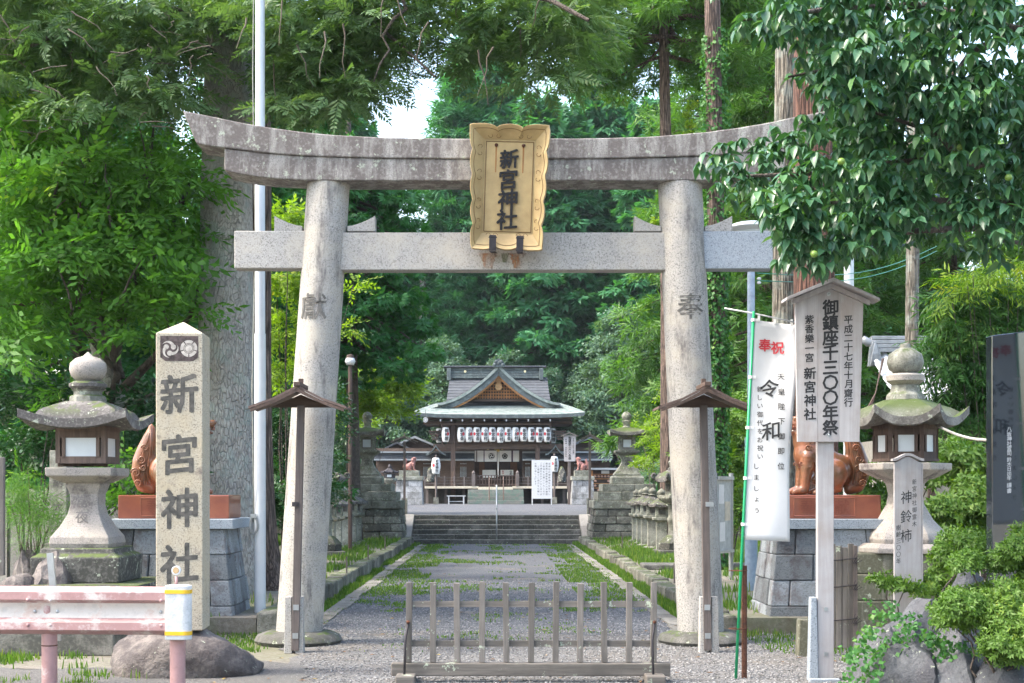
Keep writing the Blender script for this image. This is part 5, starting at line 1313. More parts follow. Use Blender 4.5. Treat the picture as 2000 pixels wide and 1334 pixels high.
# ================================================================== BIG LANTERNS on stepped bases
def big_lantern(cx, label):
    D = 39.6; t = thing('tall_stone_lantern', label, 'lantern', (cx, D, .17), 'tall stone lanterns flanking the steps'); s = F/D
    Z = lambda py: EYE+(CY-py)/s-.17
    masonry(t, 1.06, .93, 1.06, .93, 0, Z(993), 4, 3, G_WALL, bulge=.05, bevel=.03, name='rubble_stone')
    tiers = [(.98, 993, 977), (.86, 977, 960), (.72, 960, 945), (.44, 945, 929)]
    for k, (a, p0, p1) in enumerate(tiers):
        z0, z1 = Z(p0)+.002, Z(p1)-.004
        if k < 3:
            c = -a+a*2*(.38 if k % 2 else .6)
            for x0, x1 in ((-a, c-.004), (c+.004, a)):
                for y0, y1 in ((-a, -.004), (.004, a)): MB().box(x0, x1, y0, y1, z0, z1).build('tier_stone', G_OLD, t, bevel=.02)
        else: MB().lathe([(a, z0), (a, z1-.06), (a*.93, z1)], 4).build('tier_stone', G_OLD, t, bevel=.015)
    MB().lathe([(.36, Z(929)), (.36, Z(926)), (.30, Z(921)), (.19, Z(910)), (.145, Z(902)), (.15, Z(897)), (.19, Z(892)), (.19, Z(890))], 4).build('shaft', G_OLD, t, bevel=.01)
    MB().lathe([(.20, Z(890)), (.33, Z(884)), (.34, Z(880))], 4).build('platform', G_OLD, t, bevel=.01)
    b = MB(); a = .22
    for x_ in (-1, 1):
        for y_ in (-1, 1): b.fru(x_*a*.8, y_*a*.8, Z(880), Z(853), .09, .09, .09, .09)
    b.box(-a, a, -a, a, Z(880), Z(876)).box(-a, a, -a, a, Z(857), Z(853)).build('light_box', G_OLD, t)
    MB().box(-a*.62, a*.62, -a*.80, a*.80, Z(876), Z(857)).build('pane', GLASSM, t)
    wf = MB(); q = a*.83
    wf.box(-.14, .14, -q, -q+.01, Z(876), Z(874)).box(-.14, .14, -q, -q+.01, Z(859), Z(857)).box(-.14, -.11, -q-.002, -q+.008, Z(876), Z(857)).box(.11, .14, -q-.002, -q+.008, Z(876), Z(857)).build('window_frame', W_POST, t)
    MB().roof(4, .47, .15, Z(846), th=.07, up=.09, top=.40, curve=.6).build('roof', G_ROOFM, t, auto=35)
    MB().lathe([(.12, Z(840)), (.12, Z(834)), (.09, Z(832)), (.10, Z(826)), (.145, Z(823)), (.10, Z(821))], 16).build('neck', G_OLD, t, auto=40)
    MB().lathe([(.08, Z(822)), (.13, Z(817)), (.14, Z(812)), (.09, Z(806)), (.0, Z(804))], 20).build('finial', G_OLD, t, auto=50)
    column('常夜', 0, Z(897), Z(922), -.19, CARVE, t, size=.16, bold=.01, extrude=.001, name='carved_lettering')
    return t
big_lantern(wx(717.5, 39.6), 'tall stone lantern on a stepped rubble base left of the stone steps')
big_lantern(wx(1224, 39.6), 'tall stone lantern on a stepped rubble base right of the stone steps')
# ------------------------------------------------------------------ rows of small lanterns
def small_lantern(label, loc):
    t = thing('small_stone_lantern', label, 'lantern', loc, 'small stone lanterns in rows beside the path')
    MB().lathe([(.20, 0), (.20, .06), (.13, .08)], 4).build('foot', G_OLD, t, bevel=.01)
    MB().lathe([(.115, .06), (.115, .66), (.19, .70), (.195, .76)], 4).build('shaft', G_OLD, t, bevel=.01)
    MB().lathe([(.135, .76), (.13, 1.03)], 4).build('light_box', G_OLD, t, bevel=.01)
    MB().box(-.075, .075, -.145, -.1, .82, .97).build('opening_shade', CARVE, t)  # solid dark block, painted as the shade inside the window hole
    MB().roof(6, .235, .17, 1.03, th=.05, up=.02, top=.22, curve=1.1, m=6, seg=4).build('roof', G_ROOF, t, auto=35)
    MB().lathe([(.07, 1.19), (.10, 1.21), (.10, 1.225), (.06, 1.235), (.095, 1.28), (.09, 1.32), (.05, 1.35), (0, 1.385)], 14).build('finial', G_OLD, t, auto=50)
    return t
Ls = [31.6, 33.0, 34.4, 35.9]; words = ['nearest', 'second nearest', 'second farthest', 'farthest']
proto = None
for sgn, Ds in ((-1, [30.2]+Ls), (1, [30.4, 31.9, 33.3, 34.7, 36.1])):
    side = 'left' if sgn < 0 else 'right'
    for i, D in enumerate(Ds):
        w_ = ['nearest', 'second', 'third', 'fourth', 'last'][i]
        lab = '%s of the %s row of small weathered stone lanterns, counted from the torii' % (w_, side)
        loc = (sgn*3.5+rnd.uniform(-.03, .03), D, .17)
        if proto is None: proto = small_lantern(lab, loc)
        else: dup(proto, loc, lab, rz=rnd.uniform(-.06, .06), scale=1+rnd.uniform(-.03, .03))
# ------------------------------------------------------------------ ornate lanterns with curled roof corners
def ornate(label, loc, sc_, rz):
    t = thing('ornate_stone_lantern', label, 'lantern', loc, 'ornate lanterns with curled roofs', rz)
    MB().lathe([(.36, 0), (.36, .10)], 4).build('ground_slab', G_STEP, t, bevel=.015)
    MB().lathe([(.27, .10), (.28, .24), (.20, .34), (.14, .40)], 6).build('foot', G_DARK, t, bevel=.01)
    MB().lathe([(.13, .38), (.115, .5), (.115, .66), (.14, .70), (.14, .74), (.11, .78), (.115, 1.0), (.13, 1.04)], 20).build('shaft', G_OLD, t, auto=40)
    MB().lathe([(.14, 1.04), (.26, 1.12), (.29, 1.16), (.28, 1.22)], 6).build('platform', G_OLD, t, bevel=.01)
    MB().lathe([(.165, 1.22), (.155, 1.52)], 6).build('light_box', G_OLD, t, bevel=.01)
    for k in range(6):
        a = -math.pi/2+k*math.pi/3; c, s_ = math.cos(a), math.sin(a)
        MB().hexa(*[[(c*r_-s_*w_, s_*r_+c*w_, z_) for r_, w_ in ((.150, -.05), (.150, .05), (.168, .05), (.168, -.05))] for z_ in (1.30, 1.45)]).build('opening_shade', CARVE, t)  # dark solid panels stand in for shaded holes in the light box
    MB().roof(6, .34, .22, 1.54, th=.05, up=.06, top=.28, curve=.75, m=8, seg=6).build('roof', G_ROOF, t, auto=35)
    sc3 = MB()
    for k in range(6):
        a = -math.pi/2+math.pi/6+k*math.pi/3; pts = []
        for i in range(14):
            q = i/13*4.6; rr = .055*(1-i/22); pts.append(((.38+.03+rr*math.sin(q))*math.cos(a), (.41+rr*math.sin(q))*math.sin(a), 1.625+rr*-math.cos(q)))
        sc3.tube(pts, .03, 8)
    sc3.build('roof_scrolls', G_ROOF, t, True)
    MB().lathe([(.09, 1.74), (.13, 1.77), (.09, 1.80), (.10, 1.86), (.12, 1.90), (.08, 1.96), (0, 2.0)], 16).build('finial', G_OLD, t, auto=50)
    t.scale = (sc_,)*3; return t
ornate('ornate stone lantern with curled roof corners half hidden by the left torii pillar, right side', (wx(637, 29), 29, .17), 1.0, .2)
ornate('ornate stone lantern with curled roof corners peeking out left of the left torii pillar', (wx(565, 26), 26, .1), 1.0, .3)
ornate('ornate stone lantern with curled roof corners left of the right torii pillar', (wx(1316, 29.5), 29.5, .17), 1.0, .1)
# thin garden stakes
sm_ = MB().tube([(0, 0, 0), (0, 0, .32)], .012, 6).mesh('garden_stake'); sm_.materials.append(W_POST)
for i, (px, D, w_) in enumerate(((677, 21.8, 'left lawn by the kerb, nearest stake'), (719, 26, 'left lawn by the kerb, middle stake'), (752, 31, 'left lawn by the kerb, farthest stake'), (1317, 20.5, 'right lawn beside the torii pillar'), (1215, 31, 'right lawn in front of the small lanterns'))):
    tag(link_mesh('garden_stake', sm_, None, (wx(px, D), D, .165), (0, 0, 0), (1, 1, rnd.uniform(.85, 1.2))), 'thin upright stake in the grass, '+w_, 'stake', 'thin stakes in the lawns')
tag(MB().tube([(0, 0, 0), (.01, 0, 3.4)], [.05, .045], 10).build('timber_pole', W_BROWNR, None, auto=40, loc=(wx(1301, 33), 33, .17)), 'reddish timber pole rising beside the right torii pillar', 'pole')

# ================================================================== SHRINE COURT
ZC = .776
COPPER = granite('green copper roofing', (.17, .215, .20), .2, 40, stain=(.26, .295, .275), stain_amt=.6, dirt=.3, light=1.1, bs=.05, per_object=0)
COPD = granite('dark copper trim', (.078, .095, .098), .1, 40, stain=(.13, .165, .16), stain_amt=.4, dirt=.3, bs=.05, per_object=0)
SLATE = granite('grey blue roof shingles', (.085, .094, .108), .15, 30, stain=(.06, .065, .075), stain_amt=.6, dirt=.3, bs=.3, per_object=.1)
SLATEL = granite('pale grey roof strip', (.30, .33, .35), .15, 30, dirt=.3, bs=.1)
D0 = 75.0
sh = thing('shrine_hall', 'dark timber shrine hall with pale green copper roof and central gable above the court', 'shrine', (0, D0, ZC))
s = F/D0; X = lambda px: (px-CX)/s; Z = lambda py: EYE+(CY-py)/s-ZC
def Xd(px, dy): return (px-CX)*(D0+dy)/F
def Zd(py, dy): return EYE+(CY-py)*(D0+dy)/F-ZC
cxp = 974.0
# lower front roof slope with upturned corners, built from copper strips
def slope(u, v):            # u -1..1 across, v 0 eave .. 1 top
    cf = abs(u)**4
    px = cxp+u*((169-v*48)); pz = 809-4.5*cf-(809-4.5-787)*v**.85*(1 if True else 1)
    return px, pz
NX = 24; NV = 8
for j in range(NV):
    vs = []
    v0, v1 = j/NV, (j+1)/NV
    for v_, lift in ((v0, 0), (v1, -.02)):
        for i in range(NX+1):
            u = -1+2*i/NX; px, pz = slope(u, v_); dy = v_*1.9; vs.append((Xd(px, dy), dy, Zd(pz, dy)+lift))
    for i in range(NX+1):
        u = -1+2*i/NX; px, pz = slope(u, v0); dy = v0*1.9; vs.append((Xd(px, dy), dy, Zd(pz, dy)-.03))
    n1 = NX+1
    MB().add(vs, [(i, i+1, n1+i+1, n1+i) for i in range(NX)]+[(2*n1+i, 2*n1+i+1, i+1, i) for i in range(NX)]).build('copper_course', COPPER, sh)
# thick eave edge
vs = []; 
for i in range(NX+1):
    u = -1+2*i/NX; px, pz = slope(u, 0); x_, z_ = X(px), Z(pz)
    vs += [(x_, -.0, z_-.035), (x_*.99, .0, z_-.20), (x_*.985, 1.6, z_-.10), (x_, 1.6, z_-.03)]
MB().add(vs, [(4*i+a, 4*i+4+a, 4*i+4+b, 4*i+b) for i in range(NX) for a, b in ((1, 0), (2, 1), (3, 2))]+[(0, 1, 2, 3), (4*NX, 4*NX+3, 4*NX+2, 4*NX+1)]).build('eave_edge', COPD, sh)
# side slopes (returning round the corners)
for sg in (-1, 1):
    vs = []
    for k in range(9):
        q = k/8; dy = q*7
        for v_ in (0, 1):
            px, pz = slope(sg, v_ if q > 0 or True else 0)
            xx = X(px)+(0 if v_ == 0 else sg*-.2); vs.append((X(slope(sg, 0)[0]) if v_ == 0 else X(slope(sg, 0)[0])-sg*1.9, dy+(1.9 if v_ == 1 and q == 0 else 0), Z(slope(sg, 0)[1] if v_ == 0 else 787)+(0.12*q if v_ == 0 else 0)))
    f_ = [(2*k, 2*k+1, 2*k+3, 2*k+2) if sg < 0 else (2*k, 2*k+2, 2*k+3, 2*k+1) for k in range(8)]
    MB().add(vs, f_).build('side_roof', COPPER, sh)
# concave gable boards
def gcurve(t):    # t 0 apex .. 1 foot ; returns px half-width, py
    w_ = 2+118*t; return w_, 714+73*(1-(1-t)**1.65)
for sg in (-1, 1):
    N_ = 14
    for (m_, o0, o1, y0, y1, nm) in ((COPPER, 0, 4.5, 1.0, 1.5, 'gable_copper'), (COPD, 4.6, 13.5, 1.08, 1.4, 'gable_board'), (W_GABLE, 13.6, 16.5, 1.2, 1.5, 'gable_inner_board')):
        vs = []
        for i in range(N_+1):
            t = i/N_; w_, py = gcurve(t); tn = min(1, 1.0)
            a = (cxp+sg*w_, py+o0*(1+.4*(1-t))); b_ = (cxp+sg*max(0, w_-(o1*.25)), py+o1*(1+.4*(1-t)))
            if i == N_ and nm != 'gable_copper': b_ = (b_[0]-sg*2, a[1]+1)
            for (px, py_), y_ in ((a, y0), (b_, y0), (b_, y1), (a, y1)): vs.append((Xd(px, y_), y_, Zd(py_, y_)))
        fs = []
        for i in range(N_):
            for a, b_ in ((0, 1), (1, 2), (2, 3), (3, 0)):
                q = (4*i+a, 4*i+b_, 4*i+4+b_, 4*i+4+a); fs.append(q if sg > 0 else q[::-1])
        MB().add(vs, fs+[(0, 3, 2, 1) if sg < 0 else (0, 1, 2, 3)]).build(nm, m_, sh)
# gable copper roof running back from the boards
for sg in (-1, 1):
    vs = []; N_ = 14
    for i in range(N_+1):
        w_, py = gcurve(i/N_)
        for y_ in (1.0, 6.5): vs.append((Xd(cxp+sg*w_, 1.0), y_, Zd(py, 1.0)+.012))
    fs = [(2*i, 2*i+1, 2*i+3, 2*i+2) for i in range(N_)]
    MB().add(vs, fs if sg < 0 else [f[::-1] for f in fs]).build('gable_roof', COPPER, sh)
# gable wall, lattice and pendant
yw = 1.9
MB().prism([(Xd(cxp-80, yw), Zd(781, yw)), (Xd(cxp+80, yw), Zd(781, yw)), (Xd(cxp, yw), Zd(727, yw))], yw, yw+.05).build('gable_wall', W_DARKX, sh)
yl = 1.72
def gz(px): return 729+(780-729)*min(1, abs(px-cxp)/58)**.95
for i in range(-9, 10):
    px = cxp+i*5.2
    if Zd(gz(px), yl)-Zd(779, yl) > .08: MB().box(Xd(px-.8, yl), Xd(px+.8, yl), yl, yl+.05, Zd(779, yl), Zd(gz(px)+3, yl)).build('lattice_bar', W_GABLE, sh)
for py in (739, 745, 751, 757, 763, 769, 775):
    hw_ = 50*((py-731)/49)
    MB().box(Xd(cxp-hw_, yl), Xd(cxp+hw_, yl), yl+.052, yl+.10, Zd(py+.9, yl), Zd(py-.9, yl)).build('lattice_rail', W_GABLE, sh)
MB().box(Xd(cxp-62, yl), Xd(cxp+62, yl), yl-.05, yl+.1, Zd(784, yl), Zd(780, yl)).build('gable_tie', W_DARKX, sh)
pn = MB().prism([(Xd(cxp+a, 1.5), Zd(b, 1.5)) for a, b in ((-3, 762), (3, 762), (7, 757), (6, 751), (3, 748), (7, 743), (5, 739), (-5, 739), (-7, 743), (-3, 748), (-6, 751), (-7, 757))], 1.5, 1.6)
pn.build('gable_pendant', plain('golden wood', (.50, .29, .12), .6), sh)
on = MB().prism([(Xd(cxp+a, .9), Zd(b, .9)) for a, b in ((-11, 717), (11, 717), (12, 711), (8, 706), (4, 703), (0, 699), (-4, 703), (-8, 706), (-12, 711))], .85, 1.05)
for a, b in ((-8, 712), (8, 712), (-5, 706), (5, 706), (0, 709)): on.ell((Xd(cxp+a, .85), .84, Zd(b, .85)), (.09, .05, .09), 10, 6)
on.build('ridge_ornament', COPD, sh)
# main roof behind with heavy ridge
yb = 6.0
for j in range(9):
    q0, q1 = j/9, (j+1)/9
    f = lambda q: (Zd(787, yb-1.2)+(Zd(736, yb+1.0)-Zd(787, yb-1.2))*q, yb-1.6+2.8*q**1.15)
    (z0_, y0_), (z1_, y1_) = f(q0), f(q1)
    wv = lambda q: 2.80+.10*(1-q)**2
    w0_, w1_ = wv(q0), wv(q1)
    MB().add([(-w0_+.1, y0_, z0_+.03), (w0_+.1, y0_, z0_+.03), (w1_+.1, y1_, z1_), (-w1_+.1, y1_, z1_), (-w0_+.1, y0_, z0_), (w0_+.1, y0_, z0_)], [(0, 1, 2, 3), (4, 5, 1, 0)]).build('shingle_course', SLATE, sh)
for (p0, p1, px0, px1, dpt) in ((737, 733, 874, 1059, .5), (732.5, 727.5, 876, 1057, .44), (727, 722, 878, 1055, .36), (721.5, 715.5, 880, 1053, .28), (715, 712, 865, 1067, .5)):
    MB().box(Xd(px0, yb)+.02, Xd(px1, yb)+.02, yb+1.2-dpt, yb+1.2+dpt, Zd(p0, yb)+.002, Zd(p1, yb)).build('ridge_course', COPD if p1 != 712 else SLATE, sh, bevel=.02)
for px in (876, 1058): MB().box(Xd(px-4, yb), Xd(px+4, yb), yb+.6, yb+1.8, Zd(741, yb), Zd(717, yb)).build('ridge_end', COPD, sh, bevel=.02)
for px in (908, 1026): MB().tube([(Xd(px, yb), yb+.80, Zd(723, yb)), (Xd(px, yb), yb+.92, Zd(723, yb))], .07, 16).build('gilt_boss', plain('gilt', (.85, .75, .45), .4, bs=0), sh)
MB().box(-2.6, 2.8, yb+1.3, yb+4, 3, Zd(740, yb)).build('rear_roof_mass', SLATE, sh)
# under-eave structure
for i in range(11):
    px = 860+i*21.5; MB().box(X(px)-.03, X(px)+.03, .15, 1.8, Z(822), Z(819)).build('rafter', W_DARK, sh)
    MB().box(X(px)-.035, X(px)+.035, .13, .149, Z(822.5), Z(818.5)).build('rafter_cap', WHITE, sh)
MB().box(X(830), X(1118), .3, 1.9, Z(818), Z(814)).build('soffit', W_DARKX, sh)
MB().box(X(861), X(1078), .5, .7, Z(829), Z(826)).build('front_beam', W_DARKX, sh)
for px in (863, 1076): MB().box(X(px)-.04, X(px)+.04, .5, .6, Z(868), Z(829)).build('hanger_post', W_DARK, sh)
MB().box(X(872), X(1076), .45, .52, Z(863), Z(861.5)).build('hanger_rail', W_DARKX, sh)
for px in (884, 1051):
    MB().box(X(px)-.12, X(px)+.12, .8, 1.04, .25, Z(826)).build('pillar', W_DARK, sh, bevel=.01)
MB().box(X(845), X(1100), .86, 1.0, Z(876), Z(866)).build('cross_beam', W_DARKX, sh)
for (px, sg) in ((848, -1), (1095, 1)):     # bracket clusters
    b = MB()
    for k in range(4): b.box(X(px)-.14-.06*k, X(px)+.14+.06*k, .7, 1.1, Z(858)+k*.13, Z(858)+k*.13+.09)
    b.build('bracket', W_DARKX, sh)
# dim interior behind
MB().box(X(868), X(1072), 4.6, 4.8, .9, Z(826)).build('inner_wall', W_DARKX, sh)
MB().box(X(825), X(1120), 1.1, 4.6, Z(826), Z(820)).build('ceiling', W_DARKX, sh)
for k, (a, b_) in enumerate(((934, 945), (948, 969), (974, 995), (998, 1012))): MB().box(X(a), X(b_), 3.9, 3.96, Z(926), Z(900)).build('door_leaf', plain('brown door', (.20, .09, .045), .6) if k in (0, 3) else W_DARK, sh)
bars = MB()
for i in range(22): px = 947+i*2.3; bars.box(X(px), X(px)+.02, 3.85, 3.88, Z(924), Z(902))
bars.build('door_bars', W_POST, sh)
for (a, b_, p0, p1) in ((941, 968, 932, 916), (978, 1004, 928, 916)): MB().box(X(a), X(b_), 3.4, 3.43, Z(p0), Z(p1)).build('white_notice', PAPER, sh)
column('新型', X(983), Z(917), Z(925), 3.395, RED, sh, size=.1, bold=.02); column('令和', X(999), Z(917), Z(927), 3.395, INK, sh, size=.16, bold=.02)
# white curtain with crests
for (a, b_) in ((931, 944), (945, 970.5), (975, 999.5), (1003, 1015), (926, 929)):
    MB().box(X(a), X(b_), 2.2, 2.23, Z(900), Z(878)).build('curtain_panel', WHITE, sh)
for px in (944.5, 1001): MB().box(X(px)-.02, X(px)+.03, 2.19, 2.2, Z(900), Z(878)).build('curtain_ribbon', plain('purple ribbon', (.06, .03, .10), .8), sh)
c = MB(); tomoe(c, X(959.5), Z(889), .155, 2.19); disc(c, X(959.5), Z(889), .17, 2.192, 24, .15); c.build('curtain_crest', INK, sh)
c = MB(); mokko(c, X(986.5), Z(889), .155, 2.19); c.build('curtain_crest', INK, sh)
MB().tube([(X(973), 2.0, Z(876)), (X(973), 2.0, Z(930))], .03, 8).build('bell_rope', PAPER, sh, True)
MB().ell((X(973), 1.95, Z(877)), (.10, .10, .09)).build('bell', BRASS, sh, True)
for px in (953, 967.5, 981): MB().lathe([(.06, Z(877)), (.02, Z(869)), (.0, Z(867))], 8).shift((X(px), 1.5, 0)).build('tassel', plain('straw', (.42, .34, .16), .9), sh)
for px in (959, 976.5): MB().prism([(X(px)-.03, Z(872)), (X(px)+.05, Z(872)), (X(px)+.01, Z(868)), (X(px)+.03, Z(865)), (X(px)-.03, Z(865))], 1.45, 1.46).build('paper_streamer', WHITE, sh)
# wings with lattice windows
for sg, a, b_ in ((-1, 725, 925), (1, 1022, 1200)):
    MB().box(X(a), X(b_), 3.0, 3.2, .6, Z(872)).build('wing_wall', W_DARKX, sh)
    pn_ = MB()
    sp_ = [(821, 838), (842, 858), (896, 910)] if sg < 0 else [(1028, 1040), (1128, 1150)]
    for (p, q) in sp_:
        for i in range(int((q-p)/2.7)):
            for j in range(8):
                pn_.box(X(p+i*2.7), X(p+i*2.7+1.7), 2.96, 2.995, Z(913+j*2.6-3+1.6), Z(913+j*2.6-3))
        for i in range(int((q-p)/2.7)): pn_.box(X(p+i*2.7), X(p+i*2.7+1.7), 2.96, 2.995, Z(904.5), Z(902.5))
    pn_.build('lattice_panes', plain('pale window paper', (.42, .47, .50), .6, bs=0), sh)
    for k, (p0, p1, yy, m_) in enumerate(((883, 880, 1.6, SLATEL), (889, 883.5, 1.8, SLATE), (894.5, 889.5, 1.7, SLATE), (898, 895, 1.5, SLATEL))):
        MB().box(X(a), X(b_), yy, 3.3, Z(p0), Z(p1)).build('wing_roof_band', m_, sh)
    # small curved green canopies
    cx_ = 851 if sg < 0 else 1085
    for tw_ in (-1, 1):
        vs = []
        for i in range(9):
            t = i/8; px = cx_+tw_*t*20; py = 869+17*(1-(1-t)**1.9)
            for dz, y_ in ((0, .6), (-.09, .6), (-.09, 1.6), (0, 1.6)): vs.append((Xd(px, .6), y_, Zd(py, .6)+dz))
        fs = [(4*i+a_, 4*i+b__, 4*i+4+b__, 4*i+4+a_) for i in range(8) for a_, b__ in ((0, 1), (1, 2), (2, 3), (3, 0))]
        MB().add(vs, fs if tw_ > 0 else [f[::-1] for f in fs]).build('small_canopy', COPD, sh)
    for tw_ in (-1, 1):   # dark eave curves over the side bays
        px0 = 890 if sg < 0 else 1060
    # gabled side building roofs
    gx = 775 if sg < 0 else 1185
    for (apx, apy, ex, ey, yy) in (((gx), 862, 45, 885, 4.2), ((gx+(35 if sg < 0 else -30)), 851, 62, 878, 5.6)):
        for tw_ in (-1, 1):
            poly = [(Xd(apx, yy), Zd(apy, yy)), (Xd(apx+tw_*ex, yy), Zd(ey, yy)), (Xd(apx+tw_*ex, yy), Zd(ey+3.5, yy)), (Xd(apx, yy), Zd(apy+4.5, yy))]
            if tw_ > 0: poly = poly[::-1]
            MB().prism(poly, yy, yy+3).build('side_gable_roof', SLATEL if yy > 5 else SLATE, sh)
        MB().prism([(Xd(apx-ex*.85, yy), Zd(ey+2, yy)), (Xd(apx+ex*.85, yy), Zd(ey+2, yy)), (Xd(apx, yy), Zd(apy+4.5, yy))], yy+.5, yy+.6).build('side_gable_wall', W_DARKX, sh)
# veranda
ZV = Z(951)
for a, b_ in ((830, 934), (1002, 1107)): MB().box(X(a), X(b_), -.3, 2.9, Z(954), Z(949.5)).build('veranda_floor', W_CREAM, sh)
MB().box(X(934), X(1002), -.45, 2.9, Z(957), Z(951)).build('veranda_step', W_CREAM, sh)
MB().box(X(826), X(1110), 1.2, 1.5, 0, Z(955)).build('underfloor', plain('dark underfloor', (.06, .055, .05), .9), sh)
for a in (833, 870, 905, 1015, 1060, 1103): MB().box(X(a)-.07, X(a)+.07, .6, .74, 0, Z(955)).build('floor_post', W_POST, sh)
for a, b_ in ((830, 926), (1012, 1108)):
    for py in (932, 938, 944): MB().box(X(a), X(b_), -.22, -.16, Z(py+1), Z(py)).build('balustrade_rail', W_POST, sh)
    n_ = 5
    for i in range(n_+1): px = a+(b_-a)*i/n_; MB().box(X(px)-.035, X(px)+.035, -.23, -.15, Z(949.5), Z(930)).build('balustrade_post', W_POST, sh)
for px in (925, 1010.5): MB().box(X(px)-.09, X(px)+.09, -.34, -.16, Z(949.5), Z(926)).lathe([(.07, Z(926)), (.09, Z(923)), (.05, Z(920.5)), (0, Z(919))], 12, c=(X(px), -.25)).build('newel_post', W_POST, sh)
for i in range(14): px = 931+i*5.8; MB().box(X(px)-.025, X(px)+.025, -.1, -.06, Z(949), Z(928)).build('gate_bar', W_DARK, sh)
for py in (928, 936, 946): MB().box(X(930), X(1008), -.06, -.02, Z(py+1.2), Z(py)).build('gate_rail', W_POST, sh)
GSTEP = granite('green stained step', (.22, .22, .195), .4, 30, stain=(.13, .20, .16), stain_amt=.5, dirt=.3)
# green stained stone stair block
for k in range(4): MB().box(X(914.5), X(1022), -2.2+k*.45, -.5, .0+k*.24*.78+.002, .24*.78*(k+1)).build('front_step', GSTEP, sh, bevel=.01)
for px in (956, 983): MB().tube([(X(px), -2.0, .2), (X(px), -1.6, Z(936)), (X(px), -.6, Z(932))], .03, 6).build('stair_rail', W_DARK, sh)

# ------------------------------------------------------------------ paper lanterns under the eave
RING = plain('black lantern ring', (.05, .05, .05), .6, bs=0); LPAP = plain('lantern paper', (.72, .73, .72), .5, var=.06, scale=6, bs=0); 
def paper_lantern(name, label, loc, h, text, group=None, red='left'):
    t = thing(name, label, 'paper lantern', loc, group); r = h*.27
    pr = [(r*.55, 0)]+[(r*(.72+.28*math.sin(math.pi*i/14))+(.012*h if i % 2 else 0), h*(.03+.94*i/14)) for i in range(15)]+[(r*.55, h)]
    MB().lathe([(a, z-h) for a, z in pr], 20).build('shade', LPAP, t, True)
    for z in (-h, 0): MB().lathe([(r*.60, z-.02*h), (r*.60, z+.02*h)], 16).build('ring', RING, t)
    MB().tube([(0, 0, .02*h), (0, 0, .14*h)], .012*h, 6).build('hook', RING, t)
    o = column(text, .25*r, -h*.10, -h*.90, 0, INK, t, size=h*.80/len(text)*1.0, bold=.03, extrude=0, name='painted_lettering')
    for v in o.data.vertices: v.co.y = -math.sqrt(max(.0001, (r*1.05)**2-v.co.x**2))-.004
    c = MB(); sx = -.55*r if red == 'left' else .62*r; disc(c, 0, 0, r*.42, 0, 20)
    c.v = [(sx+x*.7, 0, z-h*.45) for x, y, z in c.v]; c.v = [(x, -math.sqrt(max(.0001, (r*1.05)**2-x*x))-.006, z) for x, y, z in c.v]
    c.build('red_crest', RED, t)
    return t
xs_ = [258, 313, 447, 515, 583, 652, 717, 787, 853, 918, 988, 1055, 1124, 1193, 1240]
pos = ['first', 'second', 'third', 'fourth', 'fifth', 'sixth', 'seventh', 'eighth', 'ninth', 'tenth', 'eleventh', 'twelfth', 'thirteenth', 'fourteenth', 'last']
base_l = {}
for i, cx8 in enumerate(xs_):
    px = 800+cx8*.225; py = 700+(598+(8 if i in (0, 14) else 0))*.225
    txt = ['御神燈', '新宮会', '小原村'][0 if i in (0, 1, 11, 12, 13, 14) else (1+i % 2)]
    red = 'right' if i in (1, 2, 3, 9, 11) else 'left'
    D = D0+(.50 if i not in (0, 14) else 1.2)
    loc = (wx(px, D), D-.0, EYE+(CY-py)*D/F); lab = '%s from the left of the white paper lanterns hanging under the hall eave' % pos[i]
    key = (txt, red)
    h_ = .72 if i in (1, 11, 12, 13) else .80
    if key not in base_l: base_l[key] = paper_lantern('paper_lantern', lab, loc, .78, txt, 'paper lanterns under the hall eave', red)
    else: dup(base_l[key], loc, lab, scale=(1, 1, rnd.uniform(.95, 1.05)))
D = 73.0; s7 = F/D
for px, py0, py1, lx, lab in ((851.5, 894, 926, 852.5, 'large white lantern with red crest on a dark stake left of the hall steps'), (1083, 891.5, 922, 1083, 'large white lantern with red crest on a dark stake behind the white notice')):
    zt = EYE+(CY-py0)/s7; t = paper_lantern('standing_lantern', lab, (wx(px, D), D, zt), (py1-py0)/s7, '新宮神社', 'standing lanterns before the hall')
    MB().tube([(0, .10, ZC-zt), (0, .10, 0.15)], .05, 8).build('stake', W_POST, t, auto=40)
    MB().box(-.13, .13, .0, .22, ZC-zt, ZC-zt+.35).build('stake_footing', G_OLD, t)
# ------------------------------------------------------------------ court furniture
def gposts(px, label, apy, ev):
    D = 42.0; s = F/D; t = thing('roofed_post', label, 'roofed post', (wx(px, D), D, ZC), 'roofed posts at the top of the steps'); Z = lambda py: EYE+(CY-py)/s-ZC
    MB().box(-.035, .035, -.035, .035, 0, Z(ev)).build('post', W_POST, t)
    MB().box(-.085, -.037, -.05, .05, 0, Z(973)).box(.037, .085, -.05, .05, 0, Z(973)).build('granite_footing', G_OLD, t, bevel=.005)
    for sg in (-1, 1):
        poly = [(0, Z(apy+1)), (sg*.39, Z(ev)), (sg*.39, Z(ev)-.03), (0, Z(apy+1)-.04)]
        if sg > 0: poly = poly[::-1]
        MB().prism(poly, -.22, .22).build('roof_board', W_GREYX, t)
        MB().prism([(x_*.85, z_-.045) for x_, z_ in poly], -.20, -.16).build('barge_board', W_POST, t)
    MB().box(-.02, .02, -.02, .02, Z(apy+1), Z(apy-4)).build('finial', W_GREY, t)
gposts(790, 'small gabled roof on a thin post at the left end of the top step', 850, 862)
gposts(1152, 'small gabled roof on a thin post at the right end of the top step', 847, 861)
D = 71.0; s = F/D; Z = lambda py: EYE+(CY-py)/s
